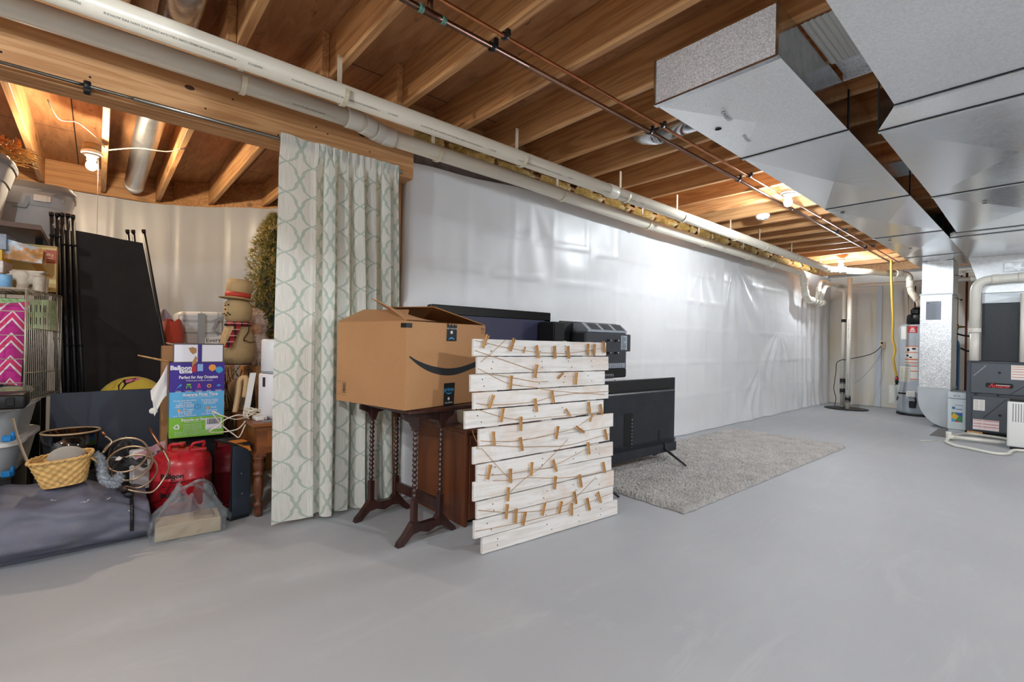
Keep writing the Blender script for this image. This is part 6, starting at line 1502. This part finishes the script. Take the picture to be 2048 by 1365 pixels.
b=MB(); b.rect(.105,BH-.055,.125,BH-.012,FT(0,0,.0004)); obj('tank_picture',b,m_tank,t)
b=MB(); b.rect(.130,BH-.050,.158,BH-.008,FT(0,0,.0004)); obj('blue_picture',b,M('print_lightblue','8fb4e8',.5),t)
b=MB(); b.text('Average Float Time',.026,FT(.148,.245),bold=.0008,fit=.175); b.text('Tiempo promedio de flotación',.010,FT(.15,.231),fit=.12)
for x,z,s,l,w in((.075,.213,.009,'For best results inflate balloons',.11),(.195,.213,.009,'Para mejores resultados',.085),(.075,.200,.017,'1-2 hours',.06),(.075,.187,.016,'before event',.085),(.195,.203,.012,'1-2 horas antes',.08),(.195,.192,.011,'del evento',.06),(.072,.176,.008,'infle los globos',.09),(.09,.160,.015,'9" Latex',.05),(.215,.165,.015,'Foil',.025),(.075,.148,.009,'Average/promedio',.07),(.205,.151,.009,'Average/promedio',.06),(.075,.137,.016,'5-7 hours',.065),(.205,.141,.016,'2-3 days',.055),(.075,.125,.008,'5-7 horas flotando',.11),(.20,.129,.008,'2-3 días flotando',.09)):
    b.text(l,s,FT(x,z),fit=w,bold=.0003)
b.text('Recycle or Store',.022,FT(.125,.100),bold=.0008,fit=.135); b.text('Recicle o guarde',.009,FT(.112,.087),fit=.08)
for j in range(5): b.text('see instructions for recycling the tank at home',.007,FT(.112,.074-j*.008),fit=.09)
for j in range(3): b.text('keep out of reach of children, read all warnings before use; never inhale helium',.007,FT(.112,.032-j*.009),fit=.17)
P3=[(.012*math.cos(a),.012*math.sin(a)) for a in(PI/2,PI*7/6,PI*11/6)]
for k in range(3):
    A=V((*P3[k],0))*1.5;B=V((*P3[(k+1)%3],0))*1.5; d=(B-A).normalized(); n=V((-d.y,d.x,0))*.0032
    a=A.lerp(B,.18);c=A.lerp(B,.72); e=A.lerp(B,.92)
    b.poly([tuple(a-n),tuple(c-n),tuple(c-n*2.2),tuple(e),tuple(c+n*2.2),tuple(c+n),tuple(a+n)],0,FT(.036,.062))
obj('white_lettering',b,m_pw,t)
b=MB(); b.disc((.135,.175),.0155,FT(0,0,.0001),r0=.0138,n=26); b.rect(.1343,.175,.1357,.187,FT(0,0,.0001)); b.poly([(.135,.176,0),(.143,.169,0),(.142,.1675,0),(.134,.174,0)],0,FT(0,0,.0001)); obj('clock_print',b,M('print_navy','24408f',.5),t)
b=MB(); b.disc((.045,.157),.008,FB); b.disc((.185,.164),.008,FB); obj('dot_print',b,bpy.data.materials['print_orange'],t)
b=MB(); b.rect(.175,.035,.258,.103,FT(0,0,.0004)); k=obj('barcode_label',b,m_pw,t)
b=MB(); x=.182
while x<.250:
    w=rc.choice((.0008,.0014,.002)); b.rect(x,.066,x+w,.099,FT(0,0,.0009)); x+=w+rc.choice((.0009,.0014))
b.text('0 32171 45093 8',.007,FT(.216,.042,.0009),fit=.06); obj('barcode_print',b,m_ink,k)
b=MB(); 
def torn(u,v): return (-.012-.055*u-.02*v*u,.03-.05*u+.03*v,.245+.17*v*(1-.25*u)-.10*u+.012*math.sin(v*9+u*4))
b.grid(torn,6,8); b.ball((-.072,-.01,.165),(.020,.008,.018),8); obj('torn_flap',b,m_paper,t)
b=MB(); b.tube([(-.145,-.02,BH+.045),(-.02,.03,BH+.01),(.03,.06,BH+.003)],[.0035,.006,.006],8); tag(obj('wooden_stick',MB().add([tuple(wm(t)@V(p)) for p in b.v],b.f,0,True),m_pin),'thin wooden stick poking out left of the helium kit box','stick')
# ---- dark glass tower
t=thing('glass_tower','black glass sided cabinet standing between the red tank and old table','cabinet',(.551,2.905,0),math.radians(12))
b=MB(); b.bb((.002,.004,.0),(.098,.20,.022)); b.bb((.002,.004,.395),(.098,.20,.415)); b.bb((.012,.18,.022),(.09,.198,.395)); obj('frame',b,m_black,t)
b=MB(); b.bb((-.004,.0,.012),(.001,.204,.412)); lab(obj('glass_panel',b,m_blackg,t),'dark glossy glass side')
b=MB(); b.bb((.004,-.004,.02),(.099,.0035,.405),bev=.002); lab(obj('front_panel',b,M('front_blue','1f2a38',.25,coat=.3),t),'bluish dark front'); 
b=MB(); b.bb((.0985,.01,.02),(.102,.198,.40)); obj('side_panel',b,m_black,t)
b=MB(); 
for x,z in((.088,.37),(.05,.25),(.055,.14)): b.ball((x,-.005,z),.004,6)
obj('screw',b,m_steel,t)
b=MB(); b.grid(lambda u,v:(.015+.075*u,-.012-.02*u*v+.10*(1-v),.4165+.002-.0+(-.055*max(0,v-.55)*2.0*u if v>.55 else 0)),6,10); tag(obj('orange_folder',MB().add([tuple(wm(t)@V(p)) for p in b.v],b.f),M('folder_orange','e58a2b',.5)),'orange folder lying on top of the dark glass cabinet','folder')
# ---- black pot, basket, coil, cloths
t=thing('black_pot','glossy black pot with tan rim behind the wicker basket','pot',(-.098,3.43,.27))
b=MB(); b.lathe([(0,0),(.09,0),(.105,.10),(.118,.205),(.112,.205),(.098,.10),(.0,.01)],40); obj('pot_body',b,m_blackg,t)
b=MB(); b.tube([(.117*math.cos(q*2*PI/40),.117*math.sin(q*2*PI/40),.208) for q in range(40)],.005,6,closed=True); obj('rim',b,M('rim_tan','c0a07a',.5),t)
b=MB(); b.bb((-.23,3.335,0),(.03,3.54,.269)); tag(obj('storage_crate',b,m_dark),'black crate hidden behind the grey bag under the black pot','crate')
m_wick=M('wicker','d6ab68',.6,var=.2,vs=30)
t=thing('wicker_basket','small woven wicker basket with a broken handle on the grey bag','basket',(-.105,3.03,.298),(math.radians(4),math.radians(-6),math.radians(-8)))
def wk(u,v):
    a=2*PI*u; c,s=math.cos(a),math.sin(a); q=(abs(c)**3.2+abs(s)**3.2)**(-1/3.2); k=.70+.30*v
    w=math.sin(a*17+(PI if int(v*7.99)%2 else 0))*.0035*math.sin(PI*((v*8)%1))
    return ((.108*k+w)*c*q,(.075*k+w)*s*q,.125*v)
b=MB(); b.grid(wk,136,40,closeu=True); b.f.append(tuple(i*41 for i in range(136)));b.m.append(0);b.s.append(False); obj('woven_body',b,m_wick,t)
for ph in(0,PI):
    b=MB(); pts=[]
    for i in range(90):
        a=2*PI*i/90; c,s=math.cos(a),math.sin(a); q=(abs(c)**3.2+abs(s)**3.2)**(-1/3.2); pts.append((.110*c*q+.003*math.cos(a*16+ph)*c,.077*s*q+.003*math.cos(a*16+ph)*s,.126+.004*math.sin(a*16+ph)))
    b.tube(pts,.0045,6,closed=True); obj('braided_rim',b,m_wick,t)
b=MB(); b.grid(lambda u,v:(-.108-.030*v-.006*math.sin(v*3),-.012+.024*u,.10+.235*v),2,10); b.grid(lambda u,v:(-.104-.030*v-.006*math.sin(v*3),.012-.024*u,.10+.235*v),2,10); obj('handle',b,M('handle_pale','d8ccb8',.6),t)
b=MB()
for k in range(5): b.tube([(.10+.004*k,-.02+.008*k,.11),(.125+.004*k,-.03+.01*k,.085-.012*k)],.003,6)
obj('loose_cane',b,m_wick,t)
b=MB(); b.ball((-.100,3.035,.418),(.068,.048,.050),14); tag(obj('grey_cap',b,fabric('cap_grey','a8a39a',200)),'rounded grey cap sitting in the wicker basket','cap')
COIL1=[(0.026,3.12,0.51),(0.036,3.12,0.486),(0.061,3.12,0.455)]
COILH=[(0.028,3.091,0.409),(0.048,3.131,0.436),(0.087,3.149,0.456),(0.135,3.142,0.46),(0.177,3.11,0.447),(0.2,3.063,0.418),(0.197,3.015,0.383),(0.171,2.981,0.352),(0.131,2.97,0.331),(0.09,2.986,0.325),(0.058,3.024,0.334),(0.045,3.073,0.355),(0.056,3.117,0.381),(0.09,3.145,0.404),(0.136,3.148,0.415),(0.183,3.124,0.408),(0.214,3.081,0.384),(0.221,3.032,0.351),(0.203,2.992,0.318),(0.166,2.971,0.293),(0.123,2.977,0.281),(0.086,3.008,0.285),(0.065,3.054,0.302),(0.068,3.102,0.327),(0.094,3.137,0.351),(0.137,3.15,0.366),(0.186,3.136,0.366),(0.225,3.099,0.348),(0.241,3.051,0.318),(0.232,3.005,0.284),(0.201,2.976,0.255),(0.158,2.972,0.239),(0.117,2.994,0.25),(0.108,2.965,0.25)]
COILT=[(0.15,2.93,0.235),(0.217,2.93,0.221),(0.267,2.95,0.282),(0.288,2.99,0.329),(0.278,3.015,0.368),(0.245,3.03,0.437),(0.206,3.05,0.518)]
m_coilw=M('coil_metal','b8a48c',.32,.85)
t=thing('wire_coil','loose coil of copper tubing looping over the grey bag','tubing',(.13,3.05,.2))
b=MB(); b.tube(smooth_path([COIL1[1],COIL1[2],(.045,3.11,.43)]+COILH+COILT[:-1],5),.0048,8); obj('tube_loops',b,m_coilw,t,True)
b=MB(); b.tube([COIL1[0],COIL1[1]],.0055,10); obj('copper_end',b,m_copper,t,True)
b=MB(); b.tube([(.262,3.023,.402),COILT[-2],COILT[-1]],.0052,10); obj('copper_end',b,m_copper,t,True)
m_blkc=fabric('black_cloth','19181b',140,var=.2)
def lump(name,label,cat,c,r,mat,amp=.25,fr=6,n=28,seed=0,base=None):
    b=MB(); bm_=bmesh.new(); bmesh.ops.create_icosphere(bm_,subdivisions=4,radius=1)
    for v in bm_.verts:
        p=v.co.copy(); k=1+amp*nz(p.x*fr*.35+seed,p.y*fr*.35,p.z*fr*.35)+amp*.4*nz(p.x*fr+seed,p.y*fr,p.z*fr)
        z=p.z*r[2]*k+c[2]
        if base is not None: z=max(base,z)
        v.co=V((p.x*r[0]*k+c[0],p.y*r[1]*k+c[1],z))
    b.bm(bm_,0,True); return tag(obj(name,b,mat),label,cat)
lump('black_cloth','crumpled black cloth heap behind the copper coil','cloth',(.11,3.50,.18),(.075,.10,.21),m_blkc,.3,6,seed=3,base=.002)
def dots_mat():
    t=NT('polka_dots'); co=t.co((1,1,1)); v=t.n('TexVoronoi',{'feature':'F1'},Vector=co,Scale=55,Randomness=.15); d=t.ramp(v.outputs['Distance'],[(.20,0),(.24,1)]); t.p(Base_Color=t.mix(d,hx('1d1d1f'),hx('ece8e4')),Roughness=.6); return t.mat
t=thing('gift_bag','white polka dot gift bag with pink ribbon beside the red tank','gift bag',(.205,3.395,.0),math.radians(18))
b=MB(); b.box((0,0,.175),(.105,.05,.35),bev=.004); b.v=[(x*(1+.12*(z/.35)),y+.008*nz(x*20,z*12),z) for x,y,z in b.v]; obj('bag_body',b,dots_mat(),t)
b=MB(); b.grid(lambda u,v:(-.055+.15*u,-.034-.01*math.sin(u*6),.29+.045*v+.05*u),8,2); obj('ribbon',b,M('ribbon_pink','d7a5ac',.6),t)
b=MB(); b.grid(lambda u,v:(-.035+.07*u,-.029,.03+.10*v),1,1); obj('striped_panel',b,M('stripe_grey','5d5d60',.6,var=.8,vs=60),t)
t=thing('fuzzy_garland','grey fuzzy garland draped between the basket and the coil','garland',(.03,3.0,.2))
gg=smooth_path([(.005,3.01,.412),(.024,2.99,.375),(.028,2.96,.325),(.045,2.94,.300),(.075,2.93,.288),(.088,2.95,.315)],7)
b=MB(); b.tube(gg,.013,8); 
for p in gg: fur(b,p,(.014,.014,.014),60,.014)
obj('fuzz',b,M('fuzz_grey','aab0b8',.9,var=.2),t,True)
t=thing('printed_cloth','black and white striped cloth lying inside the copper coil','cloth',(.12,3.10,.285))
b=MB(); 
def st(u,v): return (-.065+.15*u,-.03+.10*v+.01*math.sin(u*5),.06-.045*v*0+.030*math.sin(u*4+v*3)+.015*nz(u*6,v*5))
b.grid(st,14,10)
for i,(u0,u1) in enumerate(((.12,.30),(.52,.64))): b.grid(lambda u,v:tuple(V(st(u0+(u1-u0)*u+.25*v*(1 if i==0 else -1),v))+V((0,0,.0025))),3,10,1)
obj('cloth',b,[m_blkc,m_paper],t)
# ---- grey bag at the front
m_bagc=NT('grey_nylon'); _c=m_bagc.co((1,1,1)); _q=m_bagc.noise(_c,3,5,.6)
m_bagc.p(Base_Color=m_bagc.mix(m_bagc.ramp(m_bagc.noise(_c,5,5,.7),[(.58,0),(.75,.45)]),m_bagc.ramp(_q,[(.3,hx('555663')),(.7,hx('6e7080'))]),hx('8d8672')),Roughness=.62)
m_bagc.bump(m_bagc.n('TexVoronoi',{'feature':'DISTANCE_TO_EDGE'},Vector=m_bagc.co((1,1,1),rot=(.3,.2,.8)),Scale=26).outputs[0],.25,.004); m_bagc=m_bagc.mat
t=thing('storage_bag','long grey nylon storage bag lying on the floor at the left edge','bag',(-.35,3.05,0))
def bag(u,v):
    x=-1.05+1.262*u
    e=max(0,(x+.02)/.23); en=math.sqrt(max(0,1-min(1,e)**3.2))*.0+ (1-min(1,e)**2.6*.35)
    hgt=(.275 if x<-.05 else .275-.11*((x+.05)/.26)**1.3)*(1+.10*nz(x*3,.5))
    if u<.001 or u>.999: hgt*=.55
    yc=3.075+.02*nz(x*2,3); hd=.235*(1-.12*min(1,e)**2)
    a=-.32*PI+ (1.0+.64)*PI*v
    c,s=math.cos(a),math.sin(a)
    y=yc-hd*math.copysign(abs(c)**.75,c); z=hgt*.5+hgt*.5*math.copysign(abs(s)**.8,s)
    if v in(0,1): z=0
    w=.036*nz(x*4,a*1.7,1)+.020*nz(x*10,a*4,2)+.022*math.sin(x*14+a*2.2)*max(0,s)*.5
    y+=w*-c*.8; z+=w*max(0,s)
    # diagonal pulls toward the tied end
    z+=.016*math.sin((x-.2)*22+a*7)*min(1,e)*max(0,s)
    return (x,y,max(.003,z))
b=MB(); b.grid(bag,120,56)
n=57; b.f.append(tuple(range(n)));b.m.append(0);b.s.append(True); b.f.append(tuple(120*n+j for j in range(n))[::-1]);b.m.append(0);b.s.append(True)
obj('bag_body',b,m_bagc,t,True)
b=MB(); pts=[]
for j in range(8,44): 
    p=V(bag((.135+1.05)/1.262,j/56)); q=V((.135,3.075,.11)); d=(p-q); d.x=0; d.normalize(); pts.append(tuple(p+d*.006+V((.0,0,0))))
b.tube(pts,.0075,6); obj('strap',b,m_cord,t,True)
b=MB(); b.tube(smooth_path([pts[20],(.10,2.96,.235),(.12,2.95,.245),(.13,2.95,.23),(.135,2.93,.215)],5),.007,6); b.ball((.125,2.94,.222),(.02,.014,.014),8); obj('cord_knot',b,m_cord,t,True)
rp=random.Random(9)
for (u,v) in((.72,.40),(.80,.33),(.812,.335),(.87,.37),(.93,.27)):
    p=V(bag(u,v)); b=MB()
    for k in range(4):
        q=p+V((rp.uniform(-.008,.008),-.004,rp.uniform(-.003,.005)+.003)); b.add([tuple(q),tuple(q+V((.008,-.003,.002))),tuple(q+V((.003,-.004,.005)))],[(0,1,2)])
    obj('fabric_tear',b,m_paper,t,True)
# ---- carrier bag with papers
t=thing('paper_box','flat tan cardboard packet inside the thin grey carrier bag','packet',(.362,2.885,.004),math.radians(-4))
b=MB(); b.bb((-.138,-.085,0),(.132,.075,.072),bev=.004); obj('packet_body',b,M('packet_tan','cdb48c',.75,var=.06),t)
b=MB(); b.bb((.02,-.06,.0725),(.10,.05,.084)); obj('packet_contents',b,M('packet_brown','a5835a',.8,var=.15,vs=20),t)
m_film=NT('carrier_film'); m_film.p(Base_Color=hx('9aa3a8'),Roughness=.18,Alpha=.34,Specular_IOR_Level=.7); m_film.bump(m_film.noise(m_film.co((1,1,1)),22,5,.6,1.5),.5,.02); m_film=m_film.mat
t=thing('carrier_bag','thin translucent grey carrier bag with twisted handles on the floor','bag',(.36,2.885,.001))
def cb(u,v):
    a=2*PI*u; c,s=math.cos(a),math.sin(a); q=(abs(c)**7+abs(s)**7)**(-1/7)
    k=1.0-.66*max(0,(v-.36)/.64)**.8; fold=1+.16*max(0,v-.15)*math.sin(a*11+5*nz(c*2,s*2,v*2))+.12*nz(c*4,s*4,v*6)
    z=.105*min(1,v/.40)+ (0 if v<.4 else (v-.4)/.6*.105*(1+.45*math.sin(a*2+.6)+.2*math.sin(a*7)))
    return (.158*c*q*k*fold+.02*max(0,v-.4),.108*s*q*k*fold-.01,max(.0015,z))
b=MB(); b.grid(cb,90,22,closeu=True); obj('bag_body',b,m_film,t)
for sx,sy in((-.01,-.05),(.04,.02)):
    b=MB(); P=smooth_path([(sx-.06,sy,.19),(sx-.035,sy,.235),(sx+.01,sy-.01,.25),(sx+.06,sy,.222),(sx+.085,sy-.01,.16)],6)
    k=len(P); b.grid(lambda u,v:tuple(P[min(k-1,int(round(u*(k-1))))]+V((0,(v-.5)*.035*(1+.5*math.sin(u*9)),.006*math.sin(v*8+u*12)))),k-1,5); obj('bag_handle',b,m_film,t)
b=MB(); b.grid(lambda u,v:(.10+.085*u,-.05+.05*v,.15-.09*u-.05*v*u+.015*math.sin(v*9)),8,6); obj('loose_end',b,m_film,t)
# ================================================================ CAMERA / VIEW
cam=bpy.data.cameras.new('camera'); co=bpy.data.objects.new('camera',cam); COL.objects.link(co)
cam.sensor_width=36; cam.lens=950/2048*36; cam.clip_start=.05; cam.clip_end=60
yaw=math.radians(41.1); roll=math.radians(1.09)
fw=V((math.sin(yaw),math.cos(yaw),0)); r0=V((math.cos(yaw),-math.sin(yaw),0)); u0=V((0,0,1))
rr=r0*math.cos(roll)+u0*math.sin(roll); uu=-r0*math.sin(roll)+u0*math.cos(roll)
m=Matrix((rr,uu,-fw)).transposed().to_4x4(); m.translation=V((0,0,1.0)); co.matrix_world=m
sc.camera=co
w=bpy.data.worlds.new('world'); sc.world=w; w.use_nodes=True
w.node_tree.nodes['Background'].inputs[0].default_value=(.8,.85,.9,1); w.node_tree.nodes['Background'].inputs[1].default_value=.3
sc.view_settings.view_transform='Standard'; sc.view_settings.look='None'; sc.view_settings.gamma=1; sc.view_settings.use_curve_mapping=False
sc.cycles.sample_clamp_indirect=4; sc.cycles.max_bounces=7; sc.cycles.diffuse_bounces=4; sc.cycles.glossy_bounces=3; sc.cycles.transparent_max_bounces=8; sc.cycles.adaptive_threshold=.02
sc.view_settings.exposure=0.85
